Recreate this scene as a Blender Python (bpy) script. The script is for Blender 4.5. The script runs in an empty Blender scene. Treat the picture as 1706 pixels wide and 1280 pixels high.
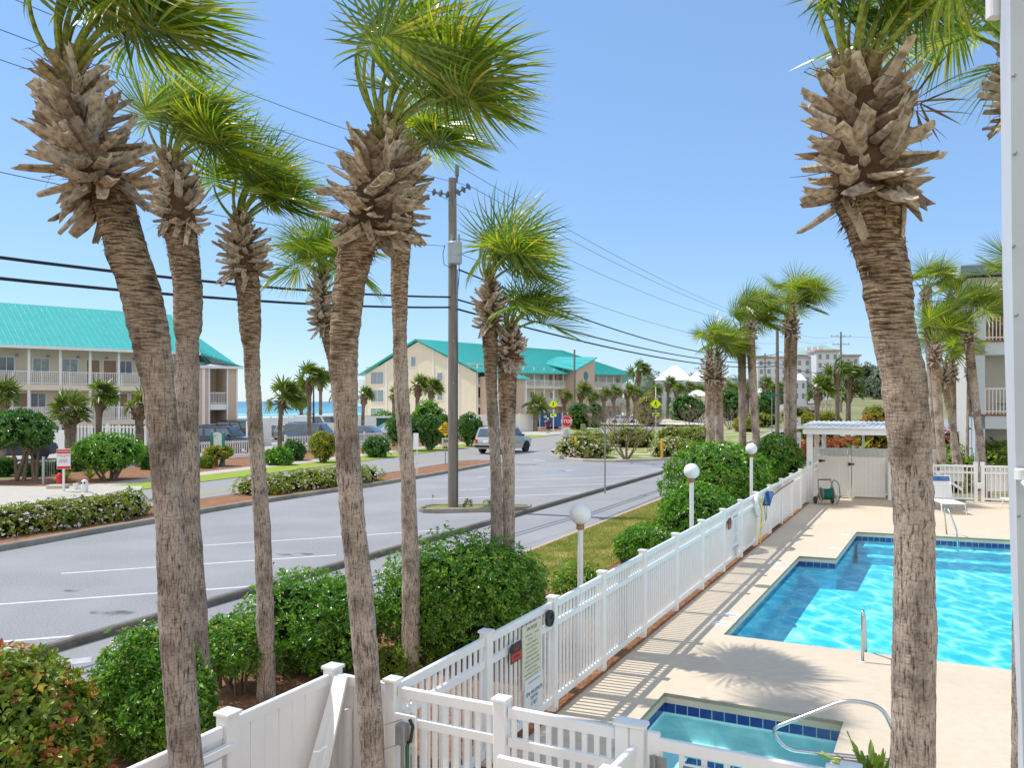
import bpy, math, random
import numpy as np
from mathutils import Vector, Matrix, noise, geometry
R = math.radians
scene = bpy.context.scene
COL = scene.collection
F, U0, V0, H = 1380.0, 853.0, 669.0, 3.6      # focal length in photo pixels, principal column, horizon row, eye height


def G(u, v, z=0.0):
    """ground point (height z) that the photo shows at pixel u, v"""
    Y = F * (H - z) / (v - V0)
    return Vector(((u - U0) / F * Y, Y, z))


def D(u, v, Y):
    return Vector(((u - U0) / F * Y, Y, H - (v - V0) / F * Y))


# ------------------------------------------------------------------ objects
ORG = {}


def tag(o, label=None, cat=None, group=None, kind=None):
    if label: o['label'] = label
    if cat: o['category'] = cat
    if group: o['group'] = group
    if kind: o['kind'] = kind
    return o


def thing(name, label, cat, loc=(0, 0, 0), group=None):
    o = bpy.data.objects.new(name, None)
    COL.objects.link(o)
    o.empty_display_size = 0.2
    o.location = loc
    ORG[o.name] = Vector(loc)
    return tag(o, label, cat, group)


def place(o, loc, rz=0.0, s=1.0):
    o.location = loc
    o.rotation_euler = (0, 0, rz)
    o.scale = (s, s, s)
    return o


def copy_tree(o, parent=None):
    c = o.copy()
    COL.objects.link(c)
    if parent is not None:
        c.parent = parent
    for ch in list(o.children):
        copy_tree(ch, c)
    return c


ORDS = ['leftmost', 'second', 'third', 'fourth', 'fifth', 'sixth', 'seventh', 'eighth', 'ninth', 'tenth',
        'eleventh', 'twelfth', 'thirteenth', 'fourteenth', 'fifteenth', 'sixteenth', 'seventeenth', 'eighteenth']


def nth(i, n):
    if i == 0: return 'leftmost'
    if i == n - 1: return 'rightmost'
    return ORDS[i] + ' from the left'


class MB:
    def __init__(self):
        self.v = []; self.f = []; self.m = []; self.att = {}

    def add(self, verts, faces, mat=0):
        b = len(self.v)
        self.v.extend([tuple(x) for x in verts])
        for f in faces:
            self.f.append(tuple(i + b for i in f)); self.m.append(mat)
        return self

    def box(self, c, s, rz=0.0, mat=0, M=None):
        hx, hy, hz = s[0] / 2, s[1] / 2, s[2] / 2
        pts = [(x, y, z) for z in (-hz, hz) for y in (-hy, hy) for x in (-hx, hx)]
        if M is None:
            ca, sa = math.cos(rz), math.sin(rz)
            pts = [(c[0] + x * ca - y * sa, c[1] + x * sa + y * ca, c[2] + z) for x, y, z in pts]
        else:
            pts = [M @ Vector((c[0] + x, c[1] + y, c[2] + z)) for x, y, z in pts]
        return self.add(pts, [(0, 2, 3, 1), (4, 5, 7, 6), (0, 1, 5, 4), (2, 6, 7, 3), (0, 4, 6, 2), (1, 3, 7, 5)], mat)

    def bevbox(self, c, s, rz=0.0, b=0.01, mat=0):
        """box with chamfered vertical edges and top"""
        hx, hy, hz = s[0] / 2, s[1] / 2, s[2] / 2
        ring = [(-hx + b, -hy), (hx - b, -hy), (hx, -hy + b), (hx, hy - b), (hx - b, hy), (-hx + b, hy), (-hx, hy - b), (-hx, -hy + b)]
        ca, sa = math.cos(rz), math.sin(rz)
        V = []
        for k, z in ((1, -hz), (1, hz - b), (None, hz)):
            for x, y in ring:
                if k is None:
                    x -= math.copysign(min(b, abs(x)), x) * (abs(x) > hx - b / 2); y -= math.copysign(min(b, abs(y)), y) * (abs(y) > hy - b / 2)
                V.append((c[0] + x * ca - y * sa, c[1] + x * sa + y * ca, c[2] + z))
        f = [tuple(range(7, -1, -1)), tuple(range(16, 24))]
        for a in (0, 8):
            for i in range(8):
                j = (i + 1) % 8
                f.append((a + i, a + j, a + 8 + j, a + 8 + i))
        return self.add(V, f, mat)

    def beam(self, p0, p1, w, h, mat=0, up=(0, 0, 1)):
        p0 = Vector(p0); p1 = Vector(p1)
        d = p1 - p0; L = d.length
        if L < 1e-6: return self
        d.normalize()
        upv = Vector(up)
        if abs(d.dot(upv)) > 0.99: upv = Vector((0, 1, 0))
        sd = d.cross(upv).normalized(); uu = sd.cross(d).normalized()
        V = []
        for p in (p0, p1):
            for a, b in ((-1, -1), (1, -1), (1, 1), (-1, 1)):
                V.append(p + sd * (a * w / 2) + uu * (b * h / 2))
        return self.add(V, [(3, 2, 1, 0), (4, 5, 6, 7), (0, 1, 5, 4), (1, 2, 6, 5), (2, 3, 7, 6), (3, 0, 4, 7)], mat)

    def tube(self, pts, rad, n=8, mat=0, cap=True):
        pts = [Vector(p) for p in pts]
        if not hasattr(rad, '__len__'): rad = [rad] * len(pts)
        V = []; Fc = []
        t = (pts[1] - pts[0]).normalized()
        a = Vector((1, 0, 0)) if abs(t.x) < 0.9 else Vector((0, 1, 0))
        nx = t.cross(a).normalized()
        for i, p in enumerate(pts):
            if i == 0: t = pts[1] - pts[0]
            elif i == len(pts) - 1: t = pts[i] - pts[i - 1]
            else: t = pts[i + 1] - pts[i - 1]
            t.normalize()
            nx = (nx - t * nx.dot(t)).normalized(); ny = t.cross(nx)
            for k in range(n):
                an = 2 * math.pi * k / n
                V.append(p + (nx * math.cos(an) + ny * math.sin(an)) * rad[i])
        for i in range(len(pts) - 1):
            for k in range(n):
                j = (k + 1) % n
                Fc.append((i * n + k, i * n + j, (i + 1) * n + j, (i + 1) * n + k))
        if cap:
            Fc.append(tuple(range(n - 1, -1, -1))); Fc.append(tuple((len(pts) - 1) * n + k for k in range(n)))
        return self.add(V, Fc, mat)

    def lathe(self, prof, c=(0, 0, 0), n=16, mat=0, axis='z', M=None):
        V = []; Fc = []
        for r, z in prof:
            for k in range(n):
                a = 2 * math.pi * k / n
                p = (r * math.cos(a), r * math.sin(a), z)
                if axis == 'y': p = (p[0], p[2], p[1])
                if axis == 'x': p = (p[2], p[0], p[1])
                p = Vector(p) + Vector(c)
                V.append(M @ p if M else p)
        for i in range(len(prof) - 1):
            for k in range(n):
                j = (k + 1) % n
                q = (i * n + k, i * n + j, (i + 1) * n + j, (i + 1) * n + k)
                Fc.append(q if axis == 'z' else q[::-1] if axis == 'y' else q)
        Fc.append(tuple(range(n - 1, -1, -1))); Fc.append(tuple((len(prof) - 1) * n + k for k in range(n)))
        return self.add(V, Fc, mat)

    def sphere(self, c, r, n=16, m=10, mat=0):
        if not hasattr(r, '__len__'): r = (r, r, r)
        V = [(c[0], c[1], c[2] - r[2])]; Fc = []
        for i in range(1, m):
            ph = -math.pi / 2 + math.pi * i / m
            for k in range(n):
                a = 2 * math.pi * k / n
                V.append((c[0] + r[0] * math.cos(ph) * math.cos(a), c[1] + r[1] * math.cos(ph) * math.sin(a), c[2] + r[2] * math.sin(ph)))
        V.append((c[0], c[1], c[2] + r[2]))
        for k in range(n):
            j = (k + 1) % n
            Fc.append((0, 1 + j, 1 + k)); Fc.append((len(V) - 1, 1 + (m - 2) * n + k, 1 + (m - 2) * n + j))
            for i in range(m - 2):
                Fc.append((1 + i * n + k, 1 + i * n + j, 1 + (i + 1) * n + j, 1 + (i + 1) * n + k))
        return self.add(V, Fc, mat)

    def prism(self, poly, z0, z1, mat=0, holes=()):
        """vertical prism over a 2D polygon (with holes): top, sides, no bottom"""
        loops = [[Vector((p[0], p[1], 0)) for p in poly]] + [[Vector((p[0], p[1], 0)) for p in h] for h in holes]
        tris = geometry.tessellate_polygon(loops)
        flat = [p for l in loops for p in l]
        tf = []
        for t in tris:
            a, b, c = (flat[i] for i in t)
            tf.append(t if (b - a).cross(c - a).z > 0 else t[::-1])
        self.add([(p.x, p.y, z1) for p in flat], tf, mat)
        if z0 is not None and z0 < z1:
            for l in loops:
                n = len(l)
                V = [(p.x, p.y, z0) for p in l] + [(p.x, p.y, z1) for p in l]
                area = sum(l[i].x * l[(i + 1) % n].y - l[(i + 1) % n].x * l[i].y for i in range(n))
                fs = [(i, (i + 1) % n, n + (i + 1) % n, n + i) for i in range(n)]
                if (area < 0) != (l is not loops[0]): fs = [f[::-1] for f in fs]
                self.add(V, fs, mat)
        return self

    def quads(self, V, faces, mat=0):
        return self.add(V, faces, mat)

    def np_add(self, V, Fc, mat=0):
        b = len(self.v)
        self.v.extend(map(tuple, V.tolist()))
        self.f.extend(map(tuple, (Fc + b).tolist()))
        self.m.extend([mat] * len(Fc))
        return self

    def build(self, name, mats, parent=None, smooth=False, autosmooth=None):
        if not isinstance(mats, (list, tuple)): mats = [mats]
        me = bpy.data.meshes.new(name)
        V = self.v
        off = Vector((0, 0, 0))
        if parent is not None:
            off = ORG.get(parent.name, off)
            if off.length > 0:
                V = [(x - off.x, y - off.y, z - off.z) for x, y, z in V]
        me.from_pydata(V, [], self.f)
        for m in mats: me.materials.append(m)
        if len(mats) > 1:
            me.polygons.foreach_set('material_index', self.m)
        for k, vals in self.att.items():
            a = me.attributes.new(k, 'FLOAT', 'POINT')
            a.data.foreach_set('value', vals)
        if smooth: me.polygons.foreach_set('use_smooth', [True] * len(me.polygons))
        if autosmooth is not None:
            me.polygons.foreach_set('use_smooth', [True] * len(me.polygons))
            me.set_sharp_from_angle(angle=R(autosmooth))
        me.update()
        o = bpy.data.objects.new(name, me)
        COL.objects.link(o)
        if parent is not None:
            o.parent = parent
            ORG[o.name] = off
        return o


def struct(name, mb, mats, **k):
    return tag(mb.build(name, mats, **k), kind='structure')


def text_mesh(name, s, size, M, mat, parent=None, align='CENTER', space=1.0, bold=0.0):
    """lettering as a mesh; M maps the text plane (x right, y up) into the world"""
    cu = bpy.data.curves.new(name, 'FONT')
    cu.body = s; cu.size = size; cu.align_x = align; cu.align_y = 'CENTER'
    cu.space_line = space; cu.resolution_u = 2; cu.offset = bold
    cu.extrude = 0.0
    tmp = bpy.data.objects.new('tmp_text', cu)
    COL.objects.link(tmp)
    bpy.context.view_layer.update()
    dg = bpy.context.evaluated_depsgraph_get()
    me = bpy.data.meshes.new_from_object(tmp.evaluated_get(dg))
    bpy.data.objects.remove(tmp)
    off = ORG.get(parent.name, Vector()) if parent is not None else Vector()
    me.transform(Matrix.Translation(-off) @ M)
    me.materials.clear(); me.materials.append(mat)
    me.name = name
    o = bpy.data.objects.new(name, me)
    COL.objects.link(o)
    if parent is not None:
        o.parent = parent; ORG[o.name] = off
    return o


def face_frame(c, normal, lift=0.0):
    """matrix whose x,y span a vertical board at c that faces along normal"""
    n = Vector(normal).normalized()
    x = Vector((0, 0, 1)).cross(n).normalized()
    y = n.cross(x)
    M = Matrix((x, y, n)).transposed().to_4x4()
    return Matrix.Translation(Vector(c) + n * lift) @ M


# ------------------------------------------------------------------ materials
def new_mat(name):
    m = bpy.data.materials.new(name); m.use_nodes = True
    nt = m.node_tree
    return m, nt, nt.nodes['Principled BSDF']


def N(nt, t, **k):
    n = nt.nodes.new(t)
    for a, b in k.items():
        if a.startswith('i_'):
            n.inputs[a[2:].replace('_', ' ')].default_value = b
        else: setattr(n, a, b)
    return n


def c4(c): return (c[0], c[1], c[2], 1.0)


def ramp(nt, stops, interp='LINEAR'):
    r = nt.nodes.new('ShaderNodeValToRGB')
    r.color_ramp.interpolation = interp
    e = r.color_ramp.elements
    while len(e) < len(stops): e.new(0.5)
    for el, (p, c) in zip(e, stops):
        el.position = p; el.color = c4(c)
    return r


def coords(nt, scale=(1, 1, 1), gen='Object'):
    tc = nt.nodes.new('ShaderNodeTexCoord')
    mp = nt.nodes.new('ShaderNodeMapping')
    mp.inputs['Scale'].default_value = scale
    nt.links.new(tc.outputs[gen], mp.inputs['Vector'])
    return mp.outputs['Vector']


def pm(name, c1, c2=None, scale=4.0, rough=0.6, bump=0.0, bscale=None, metal=0.0, aniso=(1, 1, 1), spec=0.4, detail=6.0,
       c3=None, s3=0.6, m3=(0.55, 0.75), coat=0.0, win=(0.3, 0.7)):
    """principled surface whose colour wanders between c1 and c2 with noise; c3 = larger soft stains"""
    m, nt, b = new_mat(name)
    L = nt.links
    c2 = c2 or tuple(x * 0.86 for x in c1)
    vec = coords(nt, aniso)
    n1 = N(nt, 'ShaderNodeTexNoise'); n1.inputs['Scale'].default_value = scale; n1.inputs['Detail'].default_value = detail
    n1.inputs['Roughness'].default_value = 0.65
    L.new(vec, n1.inputs['Vector'])
    r = ramp(nt, [(win[0], c1), (win[1], c2)])
    L.new(n1.outputs['Fac'], r.inputs['Fac'])
    out = r.outputs['Color']
    if c3:
        n3 = N(nt, 'ShaderNodeTexNoise'); n3.inputs['Scale'].default_value = s3; n3.inputs['Detail'].default_value = 5
        L.new(vec, n3.inputs['Vector'])
        mr = N(nt, 'ShaderNodeMapRange'); mr.inputs['From Min'].default_value = m3[0]; mr.inputs['From Max'].default_value = m3[1]
        L.new(n3.outputs['Fac'], mr.inputs['Value'])
        mx = N(nt, 'ShaderNodeMixRGB'); mx.inputs['Color2'].default_value = c4(c3)
        L.new(mr.outputs['Result'], mx.inputs['Fac']); L.new(out, mx.inputs['Color1'])
        out = mx.outputs['Color']
    L.new(out, b.inputs['Base Color'])
    b.inputs['Roughness'].default_value = rough; b.inputs['Metallic'].default_value = metal
    b.inputs['Specular IOR Level'].default_value = spec
    b.inputs['Coat Weight'].default_value = coat
    if bump:
        nb = N(nt, 'ShaderNodeTexNoise'); nb.inputs['Scale'].default_value = bscale or scale * 4; nb.inputs['Detail'].default_value = 6
        L.new(vec, nb.inputs['Vector'])
        bp = N(nt, 'ShaderNodeBump'); bp.inputs['Strength'].default_value = bump; bp.inputs['Distance'].default_value = 0.02
        L.new(nb.outputs['Fac'], bp.inputs['Height']); L.new(bp.outputs['Normal'], b.inputs['Normal'])
    return m


def leaf_mat(name, stops, rough=0.4, trans=0.3, tcol=None, spec=0.5, clump=2.5, big=(0.75, 1.2)):
    """foliage: every leaf its own shade (random per island), clumps lighter and darker, some light through"""
    m, nt, b = new_mat(name)
    L = nt.links
    g = N(nt, 'ShaderNodeNewGeometry')
    r = ramp(nt, stops)
    L.new(g.outputs['Random Per Island'], r.inputs['Fac'])
    vec = coords(nt)
    n1 = N(nt, 'ShaderNodeTexNoise'); n1.inputs['Scale'].default_value = clump; n1.inputs['Detail'].default_value = 3
    L.new(vec, n1.inputs['Vector'])
    mr = N(nt, 'ShaderNodeMapRange'); mr.inputs['From Min'].default_value = 0.3; mr.inputs['From Max'].default_value = 0.7
    mr.inputs['To Min'].default_value = big[0]; mr.inputs['To Max'].default_value = big[1]
    L.new(n1.outputs['Fac'], mr.inputs['Value'])
    mx = N(nt, 'ShaderNodeMixRGB', blend_type='MULTIPLY'); mx.inputs['Fac'].default_value = 1
    L.new(r.outputs['Color'], mx.inputs['Color1']); L.new(mr.outputs['Result'], mx.inputs['Color2'])
    L.new(mx.outputs['Color'], b.inputs['Base Color'])
    b.inputs['Roughness'].default_value = rough; b.inputs['Specular IOR Level'].default_value = spec
    tr = N(nt, 'ShaderNodeBsdfTranslucent')
    hs = N(nt, 'ShaderNodeMixRGB', blend_type='MULTIPLY'); hs.inputs['Fac'].default_value = 1
    hs.inputs['Color2'].default_value = c4(tcol or (1.5, 1.7, 0.5))
    L.new(mx.outputs['Color'], hs.inputs['Color1']); L.new(hs.outputs['Color'], tr.inputs['Color'])
    ms = N(nt, 'ShaderNodeMixShader'); ms.inputs['Fac'].default_value = trans
    L.new(b.outputs['BSDF'], ms.inputs[1]); L.new(tr.outputs['BSDF'], ms.inputs[2])
    L.new(ms.outputs['Shader'], nt.nodes['Material Output'].inputs['Surface'])
    return m


def trunk_mat(name, low=((0.35, 0.285, 0.24), (0.56, 0.47, 0.405)), up=((0.15, 0.103, 0.066), (0.43, 0.32, 0.215)), ring=1.0):
    m, nt, b = new_mat(name)
    L = nt.links
    at = N(nt, 'ShaderNodeAttribute'); at.attribute_name = 'tt'
    def nz(sc, scale, det=5, ro=0.6):
        n = N(nt, 'ShaderNodeTexNoise'); n.inputs['Scale'].default_value = scale; n.inputs['Detail'].default_value = det
        n.inputs['Roughness'].default_value = ro
        L.new(coords(nt, sc), n.inputs['Vector']); return n.outputs['Fac']
    vert = nz((6, 6, 0.9), 13.0)          # upright fissures of the old trunk
    rings = nz((1.1, 1.1, 10 * ring), 8.0)     # leaf-scar rings of the younger part
    cross = nz((1.4, 1.4, 9), 9.0, 3)
    big = nz((1, 1, 0.8), 3.0, 4)
    rl = ramp(nt, [(0.33, tuple(x * 0.3 for x in low[0])), (0.42, low[0]), (0.50, low[1]), (0.7, tuple(x * 1.1 for x in low[1]))])
    L.new(vert, rl.inputs['Fac'])
    rc = ramp(nt, [(0.36, (0.55, 0.52, 0.5)), (0.43, (1, 1, 1))])
    L.new(cross, rc.inputs['Fac'])
    ml = N(nt, 'ShaderNodeMixRGB', blend_type='MULTIPLY'); ml.inputs['Fac'].default_value = 0.8
    L.new(rl.outputs['Color'], ml.inputs['Color1']); L.new(rc.outputs['Color'], ml.inputs['Color2'])
    ru = ramp(nt, [(0.34, tuple(x * 0.45 for x in up[0])), (0.44, up[0]), (0.54, up[1]), (0.75, tuple(x * 1.25 for x in up[1]))])
    L.new(rings, ru.inputs['Fac'])
    mr = N(nt, 'ShaderNodeMapRange'); mr.inputs['From Min'].default_value = 0.66; mr.inputs['From Max'].default_value = 0.86
    ad = N(nt, 'ShaderNodeMath', operation='ADD')
    mu = N(nt, 'ShaderNodeMath', operation='MULTIPLY'); mu.inputs[1].default_value = 0.35
    L.new(big, mu.inputs[0]); L.new(mu.outputs[0], ad.inputs[1]); L.new(at.outputs['Fac'], ad.inputs[0])
    sb = N(nt, 'ShaderNodeMath', operation='SUBTRACT'); sb.inputs[1].default_value = 0.17
    L.new(ad.outputs[0], sb.inputs[0]); L.new(sb.outputs[0], mr.inputs['Value'])
    mx = N(nt, 'ShaderNodeMixRGB')
    L.new(mr.outputs['Result'], mx.inputs['Fac']); L.new(ml.outputs['Color'], mx.inputs['Color1']); L.new(ru.outputs['Color'], mx.inputs['Color2'])
    # grey-black lichen patches
    rb = ramp(nt, [(0.49, (1, 1, 1)), (0.63, (0.42, 0.41, 0.39))])
    L.new(big, rb.inputs['Fac'])
    m2 = N(nt, 'ShaderNodeMixRGB', blend_type='MULTIPLY'); m2.inputs['Fac'].default_value = 0.8
    L.new(mx.outputs['Color'], m2.inputs['Color1']); L.new(rb.outputs['Color'], m2.inputs['Color2'])
    fine = nz((1, 1, 1.6), 55.0, 6, .7); rf = ramp(nt, [(.34, (.62, .60, .58)), (.5, (1, 1, 1)), (.68, (1.22, 1.2, 1.18))]); L.new(fine, rf.inputs['Fac'])
    m6 = N(nt, 'ShaderNodeMixRGB', blend_type='MULTIPLY'); m6.inputs['Fac'].default_value = .9
    L.new(m2.outputs['Color'], m6.inputs['Color1']); L.new(rf.outputs['Color'], m6.inputs['Color2']); m2 = m6
    oi = N(nt, 'ShaderNodeObjectInfo'); ro = ramp(nt, [(0, (.78, .76, .74)), (.5, (1, .98, .96)), (1, (1.12, 1.08, 1.02))]); L.new(oi.outputs['Random'], ro.inputs['Fac'])
    m5 = N(nt, 'ShaderNodeMixRGB', blend_type='MULTIPLY'); m5.inputs['Fac'].default_value = 1
    L.new(m2.outputs['Color'], m5.inputs['Color1']); L.new(ro.outputs['Color'], m5.inputs['Color2'])
    L.new(m5.outputs['Color'], b.inputs['Base Color'])
    b.inputs['Roughness'].default_value = 0.92; b.inputs['Specular IOR Level'].default_value = 0.15
    mh = N(nt, 'ShaderNodeMixRGB')
    L.new(mr.outputs['Result'], mh.inputs['Fac']); L.new(vert, mh.inputs['Color1']); L.new(rings, mh.inputs['Color2'])
    bp = N(nt, 'ShaderNodeBump'); bp.inputs['Strength'].default_value = 0.9; bp.inputs['Distance'].default_value = 0.03
    L.new(mh.outputs['Color'], bp.inputs['Height']); L.new(bp.outputs['Normal'], b.inputs['Normal'])
    return m


def island_mat(name, stops, rough=0.85, bump=0.4, bscale=30, aniso=(1, 1, 1)):
    m, nt, b = new_mat(name)
    L = nt.links
    g = N(nt, 'ShaderNodeNewGeometry')
    r = ramp(nt, stops)
    L.new(g.outputs['Random Per Island'], r.inputs['Fac'])
    vec = coords(nt, aniso)
    n1 = N(nt, 'ShaderNodeTexNoise'); n1.inputs['Scale'].default_value = bscale; n1.inputs['Detail'].default_value = 5
    L.new(vec, n1.inputs['Vector'])
    rr = ramp(nt, [(0.33, (0.45, 0.42, 0.40)), (0.55, (1.0, 1.0, 1.0)), (0.75, (1.2, 1.18, 1.15))])
    L.new(n1.outputs['Fac'], rr.inputs['Fac'])
    mx = N(nt, 'ShaderNodeMixRGB', blend_type='MULTIPLY'); mx.inputs['Fac'].default_value = 1
    L.new(r.outputs['Color'], mx.inputs['Color1']); L.new(rr.outputs['Color'], mx.inputs['Color2'])
    L.new(mx.outputs['Color'], b.inputs['Base Color'])
    b.inputs['Roughness'].default_value = rough; b.inputs['Specular IOR Level'].default_value = 0.2
    bp = N(nt, 'ShaderNodeBump'); bp.inputs['Strength'].default_value = bump; bp.inputs['Distance'].default_value = 0.01
    L.new(n1.outputs['Fac'], bp.inputs['Height']); L.new(bp.outputs['Normal'], b.inputs['Normal'])
    return m


def glass_mat(name, col=(0.05, 0.07, 0.09), rough=0.08, c2=None, scale=1.5):
    return pm(name, col, c2 or tuple(x * 1.8 for x in col), scale=scale, rough=rough, spec=0.9, detail=2)


def water_mat(name, tint, dark, fine, flow):
    """pool water: straight-through tinted surface with a net of caustic light painted into its transparency, with a rippled mirror on top"""
    m, nt, b = new_mat(name)
    L = nt.links
    vec = coords(nt, flow)
    wp = N(nt, 'ShaderNodeTexNoise'); wp.inputs['Scale'].default_value = fine * 0.5; wp.inputs['Detail'].default_value = 3
    L.new(vec, wp.inputs['Vector'])
    mxv = N(nt, 'ShaderNodeMixRGB'); mxv.inputs['Fac'].default_value = 0.32
    L.new(vec, mxv.inputs['Color1']); L.new(wp.outputs['Color'], mxv.inputs['Color2'])
    vo = N(nt, 'ShaderNodeTexVoronoi', feature='DISTANCE_TO_EDGE'); vo.inputs['Scale'].default_value = fine
    L.new(mxv.outputs['Color'], vo.inputs['Vector'])
    n2 = N(nt, 'ShaderNodeTexNoise'); n2.inputs['Scale'].default_value = fine * 0.9; n2.inputs['Detail'].default_value = 5
    n2.inputs['Roughness'].default_value = 0.6; n2.inputs['Distortion'].default_value = 0.8
    L.new(vec, n2.inputs['Vector'])
    r1 = ramp(nt, [(0.0, (1, 1, 1)), (0.06, (0.5, 0.5, 0.5)), (0.17, (0, 0, 0))])  # cell edges become the painted bright lines of the net
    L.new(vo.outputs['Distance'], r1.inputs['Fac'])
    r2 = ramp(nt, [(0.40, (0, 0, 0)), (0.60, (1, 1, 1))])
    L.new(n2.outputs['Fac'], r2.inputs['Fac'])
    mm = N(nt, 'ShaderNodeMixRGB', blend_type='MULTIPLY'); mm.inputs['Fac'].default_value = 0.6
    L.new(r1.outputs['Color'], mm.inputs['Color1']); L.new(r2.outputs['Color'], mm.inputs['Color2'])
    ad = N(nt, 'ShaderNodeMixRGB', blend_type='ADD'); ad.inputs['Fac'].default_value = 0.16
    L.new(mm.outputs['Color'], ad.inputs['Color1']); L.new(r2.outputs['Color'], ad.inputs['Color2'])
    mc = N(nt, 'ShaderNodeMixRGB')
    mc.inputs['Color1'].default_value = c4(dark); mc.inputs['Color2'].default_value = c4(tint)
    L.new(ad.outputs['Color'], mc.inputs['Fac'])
    tr = N(nt, 'ShaderNodeBsdfTransparent')
    L.new(mc.outputs['Color'], tr.inputs['Color'])
    gl = N(nt, 'ShaderNodeBsdfGlossy'); gl.inputs['Roughness'].default_value = 0.06
    bp = N(nt, 'ShaderNodeBump'); bp.inputs['Strength'].default_value = 0.35; bp.inputs['Distance'].default_value = 0.06
    L.new(n2.outputs['Fac'], bp.inputs['Height']); L.new(bp.outputs['Normal'], gl.inputs['Normal'])
    fr = N(nt, 'ShaderNodeFresnel'); fr.inputs['IOR'].default_value = 1.33
    L.new(bp.outputs['Normal'], fr.inputs['Normal'])
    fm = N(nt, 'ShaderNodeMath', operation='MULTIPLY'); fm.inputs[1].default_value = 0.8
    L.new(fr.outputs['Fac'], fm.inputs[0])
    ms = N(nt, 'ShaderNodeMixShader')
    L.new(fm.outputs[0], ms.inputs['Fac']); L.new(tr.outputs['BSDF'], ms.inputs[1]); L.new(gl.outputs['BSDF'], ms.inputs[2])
    L.new(ms.outputs['Shader'], nt.nodes['Material Output'].inputs['Surface'])
    return m


M = {}
M['vinyl'] = pm('white_vinyl', (0.87, 0.86, 0.84), (0.83, 0.82, 0.80), scale=2.5, rough=0.35, c3=(0.74, 0.71, 0.65), s3=0.9, m3=(0.58, 0.8))
M['vinyl2'] = pm('ivory_vinyl', (0.88, 0.86, 0.82), (0.84, 0.82, 0.77), scale=2, rough=0.4)
M['white'] = pm('white_paint', (0.80, 0.80, 0.79), (0.72, 0.72, 0.72), scale=3, rough=0.4)
M['globe'] = pm('opal_plastic', (0.84, 0.85, 0.87), (0.80, 0.80, 0.81), scale=5, rough=0.25)
M['rust'] = pm('rusty_collar', (0.30, 0.14, 0.05), (0.42, 0.24, 0.10), scale=20, rough=0.8)
M['asphalt'] = pm('grey_asphalt', (0.34, 0.335, 0.34), (0.215, 0.213, 0.218), scale=30, win=(.40, .60), rough=0.95, bump=0.3, bscale=150, c3=(0.35, 0.345, 0.35), s3=0.35, m3=(0.40, 0.8), detail=10)
M['road'] = pm('road_asphalt', (0.34, 0.33, 0.32), (0.25, 0.245, 0.24), scale=24, rough=0.95, c3=(0.345, 0.335, 0.33), s3=0.15, detail=8)
M['stain'] = pm('oil_stain', (0.12, 0.12, 0.125), (0.2, 0.2, 0.205), scale=6, rough=0.9)
M['concrete'] = pm('kerb_concrete', (0.36, 0.33, 0.28), (0.26, 0.24, 0.20), scale=5, rough=0.9, bump=0.3, bscale=40, c3=(0.17, 0.155, 0.13), s3=0.9, m3=(0.5, 0.75))
M['kerbdark'] = pm('stained_kerb', (0.21, 0.19, 0.16), (0.13, 0.12, 0.10), scale=6, rough=0.95, bump=0.3, bscale=40, c3=(0.28, 0.255, 0.21), s3=1.2)
M['walk'] = pm('pavement_concrete', (0.52, 0.48, 0.41), (0.45, 0.41, 0.35), scale=3, rough=0.95, c3=(0.40, 0.37, 0.31), s3=0.4)
M['deck'] = pm('pool_deck_coating', (0.68, 0.565, 0.425), (0.62, 0.51, 0.38), scale=7, win=(.36, .64), rough=0.85, bump=0.2, bscale=90, c3=(0.55, 0.46, 0.345), s3=0.45, m3=(0.48, 0.8))
M['coping'] = pm('pool_coping', (0.52, 0.47, 0.36), (0.40, 0.38, 0.28), scale=5, rough=0.8)
M['stripe'] = pm('white_marking', (0.72, 0.72, 0.72), (0.55, 0.55, 0.56), scale=9, rough=0.8)
M['stripe_old'] = pm('worn_marking', (0.55, 0.55, 0.56), (0.36, 0.36, 0.37), scale=6, rough=0.9)
M['blueline'] = pm('blue_marking', (0.16, 0.33, 0.56), (0.30, 0.36, 0.43), scale=3, rough=0.9)
M['yellowline'] = pm('yellow_marking', (0.62, 0.40, 0.08), (0.48, 0.35, 0.14), scale=4, rough=0.85)
M['yellow'] = pm('yellow_paint', (0.78, 0.43, 0.02), (0.66, 0.36, 0.02), scale=6, rough=0.5)
M['mulch'] = pm('pine_straw_mulch', (0.36, 0.175, 0.085), (0.19, 0.085, 0.042), scale=18, rough=1.0, bump=0.8, bscale=60, c3=(0.42, 0.21, 0.09), s3=3, detail=9)
M['straw'] = island_mat('pine_straw', [(0.0, (0.22, 0.085, 0.03)), (0.4, (0.44, 0.20, 0.075)), (0.8, (0.55, 0.30, 0.13)), (1.0, (0.33, 0.14, 0.06))], bump=0.0)
M['grass'] = pm('lawn', (0.20, 0.21, 0.035), (0.12, 0.15, 0.02), scale=5, rough=1.0, bump=0.5, bscale=90, c3=(0.33, 0.265, 0.07), s3=1.0, m3=(0.42, 0.65), detail=9)
M['blade'] = leaf_mat('grass_blades', [(0.0, (0.125, 0.163, 0.019)), (0.5, (0.263, 0.275, 0.037)), (0.8, (0.375, 0.338, 0.075)), (1.0, (0.475, 0.388, 0.125))], trans=0.35)
M['grass_far'] = pm('far_lawn', (0.30, 0.37, 0.04), (0.23, 0.29, 0.03), scale=2, rough=1.0, c3=(0.38, 0.38, 0.08), s3=0.5)
M['ground'] = pm('sandy_ground', (0.30, 0.26, 0.17), (0.22, 0.21, 0.11), scale=0.4, rough=1.0, c3=(0.19, 0.20, 0.07), s3=0.05, m3=(0.4, 0.6))
M['sand'] = pm('beach_sand', (0.62, 0.57, 0.47), (0.54, 0.49, 0.40), scale=0.3, rough=1.0)
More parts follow.
